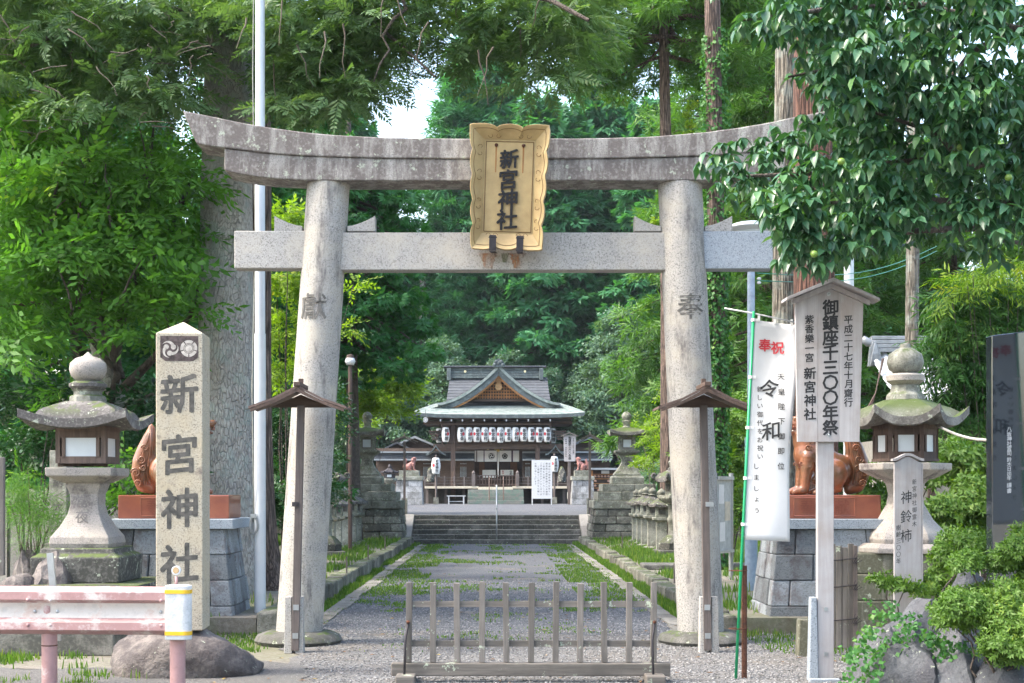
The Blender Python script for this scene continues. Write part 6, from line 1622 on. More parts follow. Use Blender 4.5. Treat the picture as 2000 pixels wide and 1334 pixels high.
def court_lion(px0, px1, pxl, lab1, lab2, flip):
    cx = (px0+px1)/2; hw_ = (px1-px0)/2/s
    t = thing('court_plinth', lab1, 'plinth', (wx(cx, D), D, ZC), 'block plinths in the shrine court')
    masonry(t, hw_+.03, hw_-.04, hw_, hw_-.05, 0, Z(938)-ZC, 4, 3, G_SHR, name='plinth_block', bulge=.015)
    MB().box(-hw_-.02, hw_+.02, -hw_-.02, hw_+.02, Z(938)-ZC+.003, Z(930)-ZC).build('cap_slab', G_OLD, t, bevel=.015)
    MB().box(-hw_*.75, hw_*.75, -hw_*.7, hw_*.7, Z(930)-ZC+.003, Z(919)-ZC).build('upper_block', G_OLD, t, bevel=.015)
    l = thing('stone_lion', lab2, 'guardian lion', (wx(pxl, D), D, Z(919)+.003), 'small pinkish lions in the shrine court')
    lion(l, TERRAP, .68, .022, curls=False)
    if flip: l.rotation_euler = (0, 0, math.pi)
court_lion(774, 826, 803, 'pale stone block plinth left of the hall carrying a small lion', 'small pinkish lion statue on the pale plinth left of the hall', True)
court_lion(1116, 1159, 1135, 'pale stone block plinth right of the hall carrying a small lion', 'small pinkish lion statue on the pale plinth right of the hall', False)
# bronze-coloured small lantern at left
t = thing('dark_metal_lantern', 'small dark metal lantern on a stone shaft near the left court plinth', 'lantern', (wx(761, 66), 66, ZC)); s_ = F/66; Z6 = lambda py: EYE+(CY-py)/s_-ZC
MB().lathe([(.25, 0), (.25, .2), (.14, .4), (.13, Z6(945)), (.3, Z6(938)), (.3, Z6(934))], 6).build('shaft', G_OLD, t)
MB().lathe([(.22, Z6(934)), (.24, Z6(925))], 6).build('light_box', IRON, t); MB().box(-.1, .1, -.245, -.2, Z6(932), Z6(927)).build('pane', GLASSM, t)
MB().roof(6, .36, .2, Z6(922), th=.05, up=.05, top=.2, m=5, seg=4).lathe([(.08, Z6(915)), (.1, Z6(911)), (0, Z6(906))], 10).build('roof', IRON, t)
# rough dark rocks on the court beside the hall
for px, sd, lab in ((840, 31, 'rough dark rock left of the left hanging lantern in the court'), (1098, 32, 'rough dark rock behind the white notice in the court')):
    tag(rock_mb(.24, .22, .75, sd, 3, .35, facets=12).build('court_rock', G_DARK, None, True, loc=(wx(px, 74), 74, Z(953)+.3)), lab, 'rock')
# white standing notice
D = 70.0; s = F/D; Z = lambda py: EYE+(CY-py)/s-ZC; X = lambda px: (px-1058.5)/s
wn = thing('white_notice_board', 'white standing notice board with columns of small black writing right of the hall steps', 'notice board', (wx(1058.5, D), D, ZC))
MB().box(X(1039), X(1078.5), 0, .03, Z(974), Z(898.5)).build('board', WHITE, wn)
for px in (1039.5, 1077): MB().box(X(px)-.025, X(px)+.025, .031, .06, 0, Z(899)).build('leg', WHITE, wn)
tx_ = ['当神社は御祭神をお祀りし', '御本殿の屋根修繕のため期間', 'ご参拝をお願いいたします', 'ご不便をおかけいたしますが', 'ご理解とご協力をお願い', 'お願い申し上げます']
for i, tt_ in enumerate(tx_): column(tt_, X(1073-i*5.4), Z(903+(6 if i in (4,) else 0)), Z(968-(20 if i == 5 else 0)), -.001, INK, wn, size=.105, bold=.005, extrude=0, name='printed_lettering', res=1)
# far timber notice board (same wording as the near one)
D = 71.5; s = F/D; Z = lambda py: EYE+(CY-py)/s-ZC; X = lambda px: (px-1112)/s
fn = thing('timber_notice_board', 'smaller distant timber notice board with black lettering in front of the right plinth', 'notice board', (wx(1112, D), D, ZC))
MB().hexa([(X(1102), 0, Z(901)), (X(1123.5), 0, Z(901)), (X(1123.5), .05, Z(901)), (X(1102), .05, Z(901))], [(X(1100.5), 0, Z(850)), (X(1125), 0, Z(850)), (X(1125), .05, Z(850)), (X(1100.5), .05, Z(850))]).build('board', W_PALE, fn)
MB().box(X(1112)-.07, X(1112)+.07, .051, .18, 0, Z(855)).build('post', W_POST, fn)
for sg in (-1, 1):
    poly = [(0, Z(844)), (sg*.42, Z(851)), (sg*.42, Z(852.5)), (0, Z(846.5))]
    if sg > 0: poly = poly[::-1]
    MB().prism(poly, -.15, .2).build('roof_board', W_GREYX, fn)
column('御鎮座千三〇〇年祭', X(1113), Z(853), Z(898), -.001, INK, fn, size=.15, bold=.045, extrude=0, name='painted_lettering', res=1)
column('平成二十七年十月齋行', X(1120), Z(856), Z(888), -.001, INK, fn, size=.085, bold=.02, extrude=0, name='painted_lettering', res=1)
column('紫香樂一宮新宮神社', X(1105.5), Z(856), Z(893), -.001, INK, fn, size=.09, bold=.02, extrude=0, name='painted_lettering', res=1)
# bench by the hall
be = thing('bench', 'small white slatted bench against the dark underfloor left of the hall steps', 'bench', (wx(891, 73), 73, ZC))
MB().box(-.48, .48, -.12, .12, .40, .44).build('seat', WHITE, be); MB().box(-.40, .40, .05, .08, .12, .16).build('stretcher', WHITE, be)
for x_ in (-.38, .38): MB().box(x_-.03, x_+.03, -.1, .1, 0, .40).build('leg', WHITE, be)
# votive tablet rack and small roofed notice at the right
er = thing('votive_rack', 'roofed rack hung with small pinkish votive tablets right of the court plinth', 'rack', (wx(1182, 72), 72, ZC)); s = F/72; Z = lambda py: EYE+(CY-py)/s-ZC
MB().prism([(-.75, Z(918)), (.75, Z(918)), (.70, Z(914)), (-.70, Z(914))], -.5, .4).build('roof', SLATEL, er)
for x_ in (-.66, .66): MB().box(x_-.05, x_+.05, 0, .1, 0, Z(918)).build('post', W_GABLE, er)
MB().box(-.6, .6, .1, .14, .2, Z(918)).build('back_board', W_DARKX, er)
for q in range(4): MB().box(-.6, .6, -.02, .0, Z(927+q*9), Z(925.5+q*9)).build('rail', W_GABLE, er)
tb = MB().prism([(-.06, 0), (.06, 0), (.06, .07), (0, .11), (-.06, .07)], -.03, -.021).mesh('votive_tablet'); tb.materials.append(plain('tablet wood', (.62, .36, .26), .7))
for q in range(4):
    for i in range(7):
        if rnd.random() < .7: link_mesh('votive_tablet', tb, er, (-.5+i*.165, 0, Z(932+q*9)), (0, rnd.uniform(-.1, .1), 0))
MB().box(-.2, .2, -.06, -.04, Z(925), Z(919)).build('white_notice', PAPER, er)
pn = thing('poster_shelter', 'small roofed poster board with a red sun poster behind the right small lanterns', 'poster board', (wx(1266, 60), 60, ZC)); s = F/60; Z = lambda py: EYE+(CY-py)/s-ZC
MB().prism([(-.7, Z(910)), (.7, Z(910)), (.6, Z(899)), (-.6, Z(899))], -.35, .35).build('roof', SLATEL, pn)
for x_ in (-.55, .55): MB().box(x_-.05, x_+.05, 0, .1, 0, Z(909)).build('post', W_DARK, pn)
MB().box(-.5, .5, .0, .05, Z(946), Z(912)).build('board', plain('grey board', (.5, .5, .5), .7), pn)
MB().box(-.42, -.05, -.02, -.005, Z(942), Z(914)).build('poster', plain('pale yellow poster', (.75, .70, .50), .6, bs=0), pn)
c = MB(); disc(c, -.22, Z(925), .12, -.022, 20); c.build('poster_sun', RED, pn)
# drum hanging at left eave and loud speaker bulbs
t = thing('round_sign', 'small round white emblem under the left corner of the hall eave', 'emblem', (wx(831, 74.6), 74.6, EYE+(CY-820)*74.6/F))
MB().tube([(0, 0, 0), (0, .05, 0)], .13, 20).build('disc', WHITE, t, auto=40); c = MB(); disc(c, 0, 0, .10, -.003, 20, .08); disc(c, 0, 0, .05, -.003, 14, .035); c.build('ring_print', INK, t)
MB().tube([(0, .03, .1), (0, .35, .55)], .015, 6).build('bracket', IRON, t)
cam_ = thing('camera_pole', 'grey pole with small white camera head right of the hall', 'pole', (wx(1272, 64), 64, ZC)); s = F/64
MB().tube([(0, 0, 0), (0, 0, EYE+(CY-812)/s-ZC)], .07, 10).build('shaft', STEEL, cam_, auto=40); MB().box(-.28, .05, -.08, .08, EYE+(CY-816)/s-ZC, EYE+(CY-810)/s-ZC).build('camera_head', WHITE, cam_)
# ================================================================== VEGETATION
def crown(name, parts, m, parent, stuff=True):
    V = []; Fc = []; vv = []; off = 0
    for a, b, c in parts: V.append(a); Fc.append(b+off); vv.append(c); off += len(a)
    me = mesh_np(name, np.concatenate(V), np.concatenate(Fc), np.concatenate(vv), m)
    o = bpy.data.objects.new(name, me); COL.objects.link(o)
    if parent: par(o, parent); o.location = -Vector(parent.location)
    if stuff: o['kind'] = 'stuff'
    return o
def limbs(parent, lines, m, name='limbs', n=6):
    mb = MB()
    for pts, r0, r1 in lines:
        mb.tube(pts, [r0+(r1-r0)*i/(len(pts)-1) for i in range(len(pts))], n, caps=False)
    mb.shift(tuple(-Vector(parent.location))); return mb.build(name, m, parent, True)
def arcline(a, b, sag=.1, n=6, jit=.05):
    a, b = Vector(a), Vector(b); L = (b-a).length
    return [a.lerp(b, i/(n-1))+Vector((rnd.uniform(-jit, jit)*(0 < i < n-1), rnd.uniform(-jit, jit)*(0 < i < n-1), sag*L*math.sin(math.pi*i/(n-1)))) for i in range(n)]

# ---- conifer tree generator (cypress / cedar) : boughs in whorls
def conifer(label, loc, h, z0, rmax, tr, kind, m, barkm, nb=70, per=26, sc_=1.0, droop=.35, name='conifer_tree', seed=0, zmax=None, shape=1.0, group=None, clump=.42):
    r = random.Random(seed); t = thing(name, label, 'tree', loc, group); L = Vector(loc)
    mb = MB(); trunk_tube(mb, (0, 0, -.05), (r.uniform(-.2, .2), 0, h), tr, .05, 16, 14, .3, seed=seed); mb.build('trunk', barkm, t, True)
    cs = []; rs = []; lines = []; ztop = min(h, zmax or h)
    for i in range(nb):
        z = z0+(ztop-z0)*((i+.5)/nb)+r.uniform(-.2, .2); q = (z-z0)/(h-z0); rad = rmax*max(.02, 1-q)**(.75*shape)*(1 if q > .04 else .75)*r.uniform(.75, 1.12)+.15; a = i*2.4+r.uniform(-.4, .4)
        d = Vector((math.cos(a), math.sin(a), 0)); tip = L+d*rad+Vector((0, 0, z-droop*rad))
        lines.append((arcline(L+Vector((0, 0, z)), tip, .06, 4, .03), .02+.014*rad, .008))
        k = max(2, int(rad/.55))
        for j in range(k):
            u = .35+.65*(j+1)/k; p = L+Vector((0, 0, z)).lerp(d*rad+Vector((0, 0, z-droop*rad)), u) if False else (L+Vector((0, 0, z)))*(1-u)+tip*u
            w_ = clump*(.7+.3*r.random())*(1.15 if j == k-1 else 1)
            cs.append((p.x+r.uniform(-.2, .2), p.y+r.uniform(-.2, .2), p.z+r.uniform(-.1, .1))); rs.append(w_)
    pos, dr, cv = pads(cs, rs, .56*per/(clump**1.6), .5, .45)
    crown('crown', [sprays(pos, dr, kind, sc_*1.1, cvar=cv, seed=seed)], m, t)
    limbs(t, lines, barkm)
    return t
# ---- far forest behind the shrine: four prototype trees, copied
def proto_tree(kind, m, h, rmax, z0, per, nb, sc_, seed, clump, barkm=B_BROWN):
    return conifer('dark tree of the wood behind the shrine', (0, 0, 0), h, z0, rmax, .22, kind, m, barkm, nb, per, sc_, .3, seed=seed, clump=clump, shape=.8, name='broadleaf_tree' if kind == 'clump' else 'conifer_tree')
protos = [proto_tree('hinoki', L_FAR, 24, 3.4, 5.0, 30, 100, 1.9, 1, .85), proto_tree('hinoki', L_FAR, 26, 3.8, 4.0, 30, 105, 2.0, 2, .9),
          proto_tree('clump', L_FAR2, 11, 3.4, 2.4, 34, 60, 1.2, 3, .8), proto_tree('sugi', L_FAR, 25, 3.2, 5.0, 32, 100, 2.0, 4, .8)]
used = set(); fr = random.Random(5)
desc = {0: 'tall dark cypress in the wood behind the shrine', 1: 'broad dark cypress in the wood behind the shrine', 2: 'grey green broadleaf tree at the edge of the wood behind the shrine', 3: 'tall narrow cedar in the wood behind the shrine'}
row = [(-21, 86), (-16.5, 90), (-12.5, 87), (-9.2, 91), (-6.2, 94), (-3.0, 90), (.2, 95), (3.2, 90), (6.2, 94), (9.0, 88), (12.0, 92), (15.5, 87), (19, 91), (23, 88), (-18, 97), (-14, 99), (-10.5, 98), (-7.5, 101), (-4.2, 99), (-1, 102), (2.2, 100), (5.2, 101), (8.2, 99), (11.5, 101), (15, 98), (19, 100), (24, 97), (-24, 94), (28, 94),
       (-2.0, 93), (-1.2, 97), (4.4, 92), (-5.5, 108), (-1.5, 110), (2.8, 108), (7, 110), (11, 109), (-10, 108), (15, 109), (-14, 108), (20, 109)]
_seen = {}
def where(x_, y_, base):
    px = CX+x_*F/y_
    lm_ = ['beyond the square lantern', 'in line with the flagpole', 'in line with the left torii pillar', 'above the left stepped lantern', 'above the left half of the hall roof', 'above the right half of the hall roof', 'above the right stepped lantern', 'in line with the right torii pillar', 'in line with the white banner', 'beyond the mossy lantern']
    q = int(np.searchsorted([430, 540, 660, 790, 960, 1130, 1270, 1420, 1560], px)); row_ = 'front' if y_ < 89 else ('middle' if y_ < 96 else ('rear' if y_ < 104 else 'last'))
    t_ = base.replace(' in the wood behind the shrine', '').replace(' at the edge of the wood behind the shrine', '')+', %s row, %s' % (row_, lm_[q]); n_ = _seen.get(t_, 0); _seen[t_] = n_+1
    return t_ if n_ == 0 else t_.replace(', ', ' further right, ', 1)
def place(kind, loc, sc_, lab):
    rz = fr.uniform(0, 6.28)
    if kind not in used:
        used.add(kind); o = protos[kind]; o.location = loc; o.rotation_euler = (0, 0, rz); o.scale = (sc_,)*3; o['label'] = lab
    else: o = dup(protos[kind], loc, lab, rz=rz, scale=sc_)
    return o
for o in protos: o['group'] = 'trees of the wood behind the shrine'
for o in protos:
    for c in o.children:
        c.location = (0, 0, 0)
for i, (x_, y_) in enumerate(row):
    k = fr.choice([0, 1, 0, 3, 1]); sc_ = fr.uniform(.9, 1.15)
    if abs(x_) < 9 and y_ < 100: sc_ *= 1.12
    if 755 < CX+x_*F/y_ < 880: sc_ *= .62
    place(k, (x_+fr.uniform(-.6, .6), y_, .7), sc_, where(x_, y_, desc[k]))
for (x_, y_, s__) in ((-3.2, 84, .85), (-6.8, 84, .9), (.5, 87, .8), (7.2, 84.5, 1.0), (9.8, 83, .85), (5.0, 86.5, .7), (-10, 83, .9), (13.5, 84, .8), (-1.8, 86, .72), (3.0, 86, .7)):
    place(2, (x_, y_, .7), s__, where(x_, y_, desc[2]))
# ---- mid distance cypresses left of the axis and cedars on the right
conifer('dark green cypress with drooping sprays filling the space inside the left torii pillar', (wx(690, 36.5), 36.5, .1), 13, 5.0, 2.0, .2, 'hinoki', L_HIN, B_BROWN, 120, 46, .62, .5, seed=21, zmax=10.5, clump=.36, name='cypress_tree')
conifer('tall cypress behind the left torii pillar, crown starting above the lintel', (wx(575, 38), 38, .1), 15, 5.2, 2.2, .22, 'hinoki', L_HIN, B_BROWN, 120, 40, .75, .5, seed=22, zmax=13, clump=.42, name='cypress_tree')
conifer('cypress between the fir trunk and the tall lantern on the left', (wx(470, 34), 34, .1), 13, 1.2, 2.2, .2, 'hinoki', L_HIN, B_BROWN, 120, 38, .72, .4, seed=23, zmax=12, clump=.42, name='cypress_tree')
conifer('far left cypress behind the maple canopy', (wx(150, 34), 34, .1), 14, .8, 2.8, .25, 'hinoki', L_HIN, B_BROWN, 110, 34, .85, .4, seed=24, zmax=12, clump=.5, name='cypress_tree')
conifer('cypress at the extreme left edge behind the maple canopy', (wx(-60, 30), 30, .1), 14, .6, 2.6, .25, 'hinoki', L_HIN, B_BROWN, 110, 34, .85, .4, seed=25, zmax=12, clump=.5, name='cypress_tree')
conifer('cedar with a bare straight trunk above the right end of the lintel', (wx(1309, 31), 31, .1), 16, 10.9, 2.3, .22, 'sugi', L_SUGI, B_CEDAR, 55, 60, .80, .35, seed=31, zmax=14.2, clump=.40, name='cedar_tree', shape=.5)
conifer('light green cedar right of the bare cedar trunk, behind the persimmon boughs', (wx(1500, 36), 36, .1), 15, 4.5, 2.3, .25, 'sugi', L_SUGI, B_CEDAR, 100, 40, .95, .4, seed=32, zmax=14, clump=.5, name='cedar_tree')
conifer('cedar with bright foliage behind the roof of the timber notice board', (wx(1655, 40), 40, .1), 13, 1.5, 2.6, .25, 'sugi', L_SUGI, B_CEDAR, 110, 36, 1.0, .35, seed=33, zmax=12, clump=.5, name='cedar_tree')
conifer('cedar behind the yellowish shrub at the right', (wx(1860, 42), 42, .1), 14, 1.0, 3.0, .25, 'sugi', L_SUGI, B_CEDAR, 110, 30, 1.1, .35, seed=34, zmax=12, clump=.55, name='cedar_tree')
conifer('cedar at the extreme right edge behind the dark slab', (wx(2040, 38), 38, .1), 14, 1.0, 2.8, .25, 'sugi', L_SUGI, B_CEDAR, 110, 28, 1.1, .35, seed=35, zmax=12, clump=.55, name='cedar_tree')
conifer('dark cypress between the right torii pillar and the banner pole', (wx(1440, 50), 50, .1), 15, .8, 3.0, .25, 'hinoki', L_FAR, B_BROWN, 130, 34, 1.0, .4, seed=36, zmax=13, clump=.55, name='cypress_tree')

# ---- bare trunks
def bare(name, label, pxb, pxt, D, r0, r1, h, m, seed, flare=.3, roots=0):
    t = thing(name, label, 'tree', (wx(pxb, D), D, 0)); mb = MB()
    trunk_tube(mb, (0, 0, -.05), (wx(pxt, D)-wx(pxb, D), 0, h), r0, r1, 36, 30, flare, .03, roots, seed=seed); mb.build('trunk', m, t, True); return t
fir = bare('fir_tree', 'massive fir with pale flaking bark behind the granite signpost, boughs filling the upper left', 440, 456, 18.5, .40, .25, 10.5, B_FIR, 41, .25)
c2 = bare('cedar_tree', 'dark furrowed cedar trunk with spreading roots just left of the flagpole', 508, 492, 19.3, .24, .17, 9.0, B_CEDAR, 42, .9, .4)
ivt = bare('ivy_covered_tree', 'slender trunk wrapped in ivy behind the right torii pillar', 1398, 1392, 24.0, .16, .12, 12.5, B_CEDAR, 43)
bare('cedar_tree', 'grey barked cedar trunk directly behind the white banner', 1535, 1537, 21.0, .19, .16, 10, B_GREY, 44)
bare('cedar_tree', 'thick reddish cedar trunk behind the timber notice board', 1592, 1590, 20.0, .30, .25, 10, B_RED, 45)
bare('cedar_tree', 'slender grey brown trunk left of the yellowish shrub, in front of the tiled house', 1779, 1783, 25.5, .125, .10, 13, B_GREY, 46)
for i, (px, D, r_, lb) in enumerate(((1092, 85.5, .28, 'far reddish trunk right of the hall ridge'), (1213, 86, .22, 'far bare trunk above the right stepped lantern'), (1237, 84, .26, 'thick dark far trunk above the right stepped lantern'), (1285, 85, .2, 'pale far trunk beside the right torii pillar'), (822, 86, .3, 'dark far trunk left of the hall ridge'), (745, 85, .2, 'far trunk above the left stepped lantern'))):
    bare('cedar_tree', lb, px, px+rnd.uniform(-4, 4), D+5, r_, r_*.6, 16, [B_RED, B_GREY, B_CEDAR][i % 3], 60+i, .1)
B_TWIG = plain('twig bark', (.13, .105, .08), .9)
conifer('pale green cedar behind the ivy covered trunk at the right of the lintel', (wx(1385, 46), 46, .1), 21, 2.5, 2.9, .25, 'sugi', L_SUGI, B_CEDAR, 120, 34, 1.15, .35, seed=37, zmax=19, clump=.55, name='cedar_tree')
conifer('dark cypress standing between the two right trunks beyond the court', (wx(1235, 56), 56, .6), 24, 9.5, 2.6, .25, 'hinoki', L_HIN, B_BROWN, 110, 30, 1.2, .4, seed=38, zmax=22, clump=.6, name='cypress_tree') if False else None
# stub and limbs of the fir
limbs(fir, [(arcline(P(428, 110, 18.5), P(365, 118, 18.1), .15, 5, .02), .14, .10), (arcline(P(445, 60, 18.5), P(60, 90, 16.6), .12, 8, .08), .09, .02), (arcline(P(450, 20, 18.5), P(250, 190, 17.2), .1, 7, .06), .06, .015),
            (arcline(P(460, -40, 18.5), P(1150, 40, 15.5), .08, 10, .1), .11, .02), (arcline(P(465, -60, 18.5), P(850, 150, 16), .08, 8, .08), .07, .012), (arcline(P(465, -20, 18.5), P(700, 200, 17), .06, 8, .08), .05, .012), (arcline(P(800, -30, 16), P(730, 160, 16), .05, 8, .08), .03, .008)], B_BROWN)
cs = []; rs = []
fr2 = random.Random(3)
def region(n, fn, rad):
    k = 0
    while k < n:
        px, py, D, ok = fn()
        if ok: cs.append(tuple(P(px, py, D))); rs.append(rad*fr2.uniform(.7, 1.2)); k += 1
def fl():     # upper left canopy
    px = fr2.uniform(-80, 480); py = fr2.uniform(-90, 300); return px, py, fr2.uniform(16.3, 20), py < 235+40*math.sin(px/60)-.12*abs(px-300) and not (px > 375 and py > 90)
region(215, fl, .40)
def fc():     # upper centre canopy, thinning to the right with hanging tips
    px = fr2.uniform(480, 1180); py = fr2.uniform(-100, 240)
    lim = np.interp(px, [480, 640, 780, 830, 900, 1000, 1100, 1180], [235, 225, 175, 110, 140, 180, 160, 60])
    dens = np.interp(px, [480, 750, 800, 950, 1100, 1180], [1, .9, .6, .65, .85, .6])
    return px, py, fr2.uniform(16.0, 18.4), py < lim and fr2.random() < dens*(.35 if 770 < px < 870 and py > 60 else 1) and not (px < 540 and py > 90)
region(235, fc, .36)
pos_, dr, cv = pads(cs, rs, 80, .34, .35)
crown('crown', [sprays(pos_, dr, 'fir', .9, cvar=cv, seed=5)], L_FIR, fir)
tw = []
for i in range(22):
    px = fr2.uniform(480, 1150); py = fr2.uniform(-40, 130); D = fr2.uniform(15, 17.5)
    tw.append((arcline(P(px, py, D), P(px+fr2.uniform(-40, 40), py+fr2.uniform(40, 110), D+fr2.uniform(-.3, .3)), .05, 5, .03), .010, .003))
for i in range(50):
    px = fr2.uniform(-20, 420); py = fr2.uniform(20, 260); D = fr2.uniform(15.5, 17.5)
    tw.append((arcline(P(px, py, D), P(px+fr2.uniform(-70, 70), py+fr2.uniform(-20, 60), D), .05, 5, .03), .009, .003))
tag(limbs(fir, tw, B_TWIG, 'twigs', 4), kind='stuff')
# ivy on the slender trunk
n = 3600; a = rg.uniform(0, 6.28, n); z = rg.uniform(.0, 9.2, n); z = np.where(rg.random(n) < .6, rg.uniform(.3, 5.6, n), z)
pp = np.stack([wx(1396, 24)+np.cos(a)*.17, 24+np.sin(a)*.17, z], 1)+rg.normal(0, .025, (n, 3)); dd = np.stack([np.cos(a), np.sin(a), -.8+0*a], 1)
crown('ivy', [sprays(pp, dd, 'ivy', 1.25, seed=9)], L_IVY, ivt)

# ---- maple-like canopy on the left
mp = thing('maple_tree', 'spreading green maple with dark forked trunk behind the left square lantern', 'tree', (wx(245, 19), 19, 0))
mb = MB(); Lc = mp.location
mb.tube([(0, 0, 0), (.0, 0, 1.2), (-.05, 0, 1.9), (-.12, 0, 2.5), (-.3, .1, 3.2), (-.6, .1, 4.2), (-.5, .1, 5.4)], [.30, .23, .20, .18, .14, .09, .05], 16)
mb.build('trunk', B_FIR, mp, True)
ln = []
for q in (((190, 880), (230, 730), (160, 640), (60, 560)), ((240, 760), (300, 700), (370, 620), (400, 520)), ((235, 740), (215, 660), (185, 600), (60, 480)), ((225, 700), (250, 560), (230, 430), (190, 330)), ((250, 560), (340, 440), (380, 330)), ((215, 640), (120, 520), (40, 390)), ((190, 600), (100, 590), (-20, 600)), ((240, 800), (330, 760), (390, 740)), ((250, 520), (130, 380), (100, 250)), ((160, 640), (90, 560), (10, 520)), ((230, 430), (290, 330), (300, 250))):
    D = 18.6+fr2.uniform(-.8, .6); ln.append(([P(px, py, 19-(19-D)*i/len(q)) for i, (px, py) in enumerate(q)], .07, .012))
for i in range(26):
    px = fr2.uniform(0, 360); py = fr2.uniform(360, 700); D = fr2.uniform(16.9, 18.5); dx = fr2.uniform(-60, 60)
    ln.append((arcline(P(px, py, D), P(px+dx, py-fr2.uniform(60, 150), D-.3), .05, 5, .03), .018, .006))
limbs(mp, ln, B_BROWN)
cs = []; rs = []
def fm():
    px = fr2.uniform(-70, 352); py = fr2.uniform(180, 790)
    top = np.interp(px, [-70, 0, 100, 200, 300, 400, 430], [150, 175, 230, 270, 270, 290, 330]); bot = np.interp(px, [-70, 0, 60, 120, 200, 280, 400], [740, 700, 660, 640, 640, 650, 720])
    return px, py, fr2.uniform(16.8, 20.5), top < py < bot
region(165, fm, .40)
keep = [i for i, c in enumerate(cs)]
P_, D_, C_ = pads(cs, rs, 120, .13, .10)
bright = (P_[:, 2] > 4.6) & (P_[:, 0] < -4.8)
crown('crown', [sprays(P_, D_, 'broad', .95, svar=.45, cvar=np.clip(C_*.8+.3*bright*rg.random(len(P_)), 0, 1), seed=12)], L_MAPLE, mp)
# yellow-green saplings in front and behind
def bushy(name, label, blobs, m, kind, per, sc_, flat=.5, stems=None, barkm=B_BROWN, cat='shrub', droop=.1, seed=0, base=None, fill=.5):
    """blobs: (px,py,D,rpx) in real space"""
    c0 = base or (blobs[0][0], max(b[1]+b[3] for b in blobs), blobs[0][2]); o = thing(name, label, cat, (wx(c0[0], c0[2]), c0[2], 0))
    cs = []; rs = []
    for px, py, D, rp in blobs:
        r_ = rp*D/F; c = P(px, py, D); k = max(2, int((r_/.16)**1.7))
        for q in range(k):
            u = Vector((fr2.gauss(0, 1), fr2.gauss(0, 1), fr2.gauss(0, 1))).normalized()*r_*fr2.uniform(.3, .85); cs.append(tuple(c+u)); rs.append(min(.26, r_*.6)*fr2.uniform(.7, 1.2))
    pos_, dr, cv = pads(cs, rs, per, flat, droop, fill=fill)
    ok = pos_[:, 2] > .02; crown('foliage', [sprays(pos_[ok], dr[ok], kind, sc_, cvar=cv[ok], seed=seed)], m, o)
    L = []
    for px, py, D, rp in blobs:
        r_ = rp*D/F; b = Vector((o.location.x+fr2.uniform(-.1, .1), o.location.y, 0.0)); L.append((arcline(b, P(px, py, D), .05, 6, .04), max(.008, .02*r_+.01), .005))
    limbs(o, L, barkm, 'stems', 5)
    return o
bushy('broadleaf_tree', 'bright yellow green young tree between the small left lanterns and the left torii pillar', [(690, 745, 44, 40), (740, 730, 45, 40), (775, 765, 45, 35), (725, 790, 44, 35), (680, 800, 44, 30), (775, 815, 45, 22), (655, 740, 43, 28), (700, 840, 46, 22)], L_YEL, 'broad', 300, 1.15, .45, cat='tree', seed=3)
bushy('broadleaf_tree', 'yellow green maple sprig behind the top of the left torii pillar', [(560, 440, 23, 40), (595, 470, 23.5, 40), (540, 560, 24, 45), (600, 560, 24, 35), (690, 560, 25, 16), (560, 640, 24, 45), (550, 720, 24, 40), (665, 660, 25, 22)], L_YEL, 'broad', 420, .85, .4, cat='tree', seed=4, base=(560, 1100, 24))
bushy('evergreen_shrub', 'dark glossy evergreen hedge shrub behind the left torii pillar', [(545, 850, 25, 60), (570, 920, 25, 60), (540, 1000, 24, 60), (620, 900, 27, 35), (612, 960, 27, 35), (625, 840, 28, 34), (625, 800, 28, 40), (672, 860, 42.5, 22), (665, 900, 42.5, 26), (680, 930, 42, 18), (560, 780, 26, 60)], L_DARKSH, 'broad', 420, .8, .6, seed=5, base=(600, 1080, 26))
bushy('evergreen_shrub', 'dark evergreen shrub left of the square lantern', [(60, 780, 19, 60), (120, 800, 18.5, 60), (40, 860, 18, 60), (160, 880, 18, 40), (280, 790, 18.5, 50), (300, 880, 18, 60), (215, 870, 18.8, 40), (340, 950, 18, 40), (225, 960, 17.2, 42)], L_DARKSH, 'broad', 420, .8, .6, seed=6)
bushy('green_shrub', 'fresh green shrub behind the left lantern platform', [(40, 960, 17.5, 45), (235, 905, 17, 28), (255, 970, 17, 38), (95, 830, 17.5, 35), (120, 760, 17.8, 40)], L_MAPLE, 'broad', 420, .75, .5, seed=7)
ps = bushy('pine_seedling', 'small soft green pine in the bed left of the square lantern', [(55, 960, 14.9, 28), (40, 1010, 14.9, 40), (80, 1020, 14.8, 30), (20, 980, 15, 30), (65, 1050, 14.8, 35)], L_PINE, 'pine', 520, 1.0, .8, seed=8, cat='small pine')
tag(bushy('leafy_tree', 'small leafy tree at the right of the stairs lantern, beside the timber pole', [(1290, 820, 35, 22), (1275, 860, 35, 20), (1290, 880, 34, 25), (1250, 835, 40, 25), (1270, 900, 35, 20), (1310, 760, 35, 18)], L_YEL, 'broad', 420, .85, .45, seed=9, cat='tree'))
bushy('evergreen_shrub', 'layered evergreen shrub between the right torii pillar and the banner', [(1415, 850, 26, 45), (1430, 800, 27, 40), (1420, 920, 26, 50), (1440, 990, 26, 45), (1405, 1020, 26, 30), (1380, 860, 27, 45), (1480, 830, 28, 45), (1480, 930, 28, 50)], L_SHRUB, 'broad', 420, .75, .35, seed=10, base=(1415, 1080, 26))
bushy('evergreen_shrub', 'dark shrub in the distance between the two right trunks', [(1250, 1000, 45, 10), (1260, 870, 48, 30), (1200, 880, 52, 10), (1290, 920, 44, 28)], L_FAR2, 'broad', 420, 1.0, .5, seed=11)
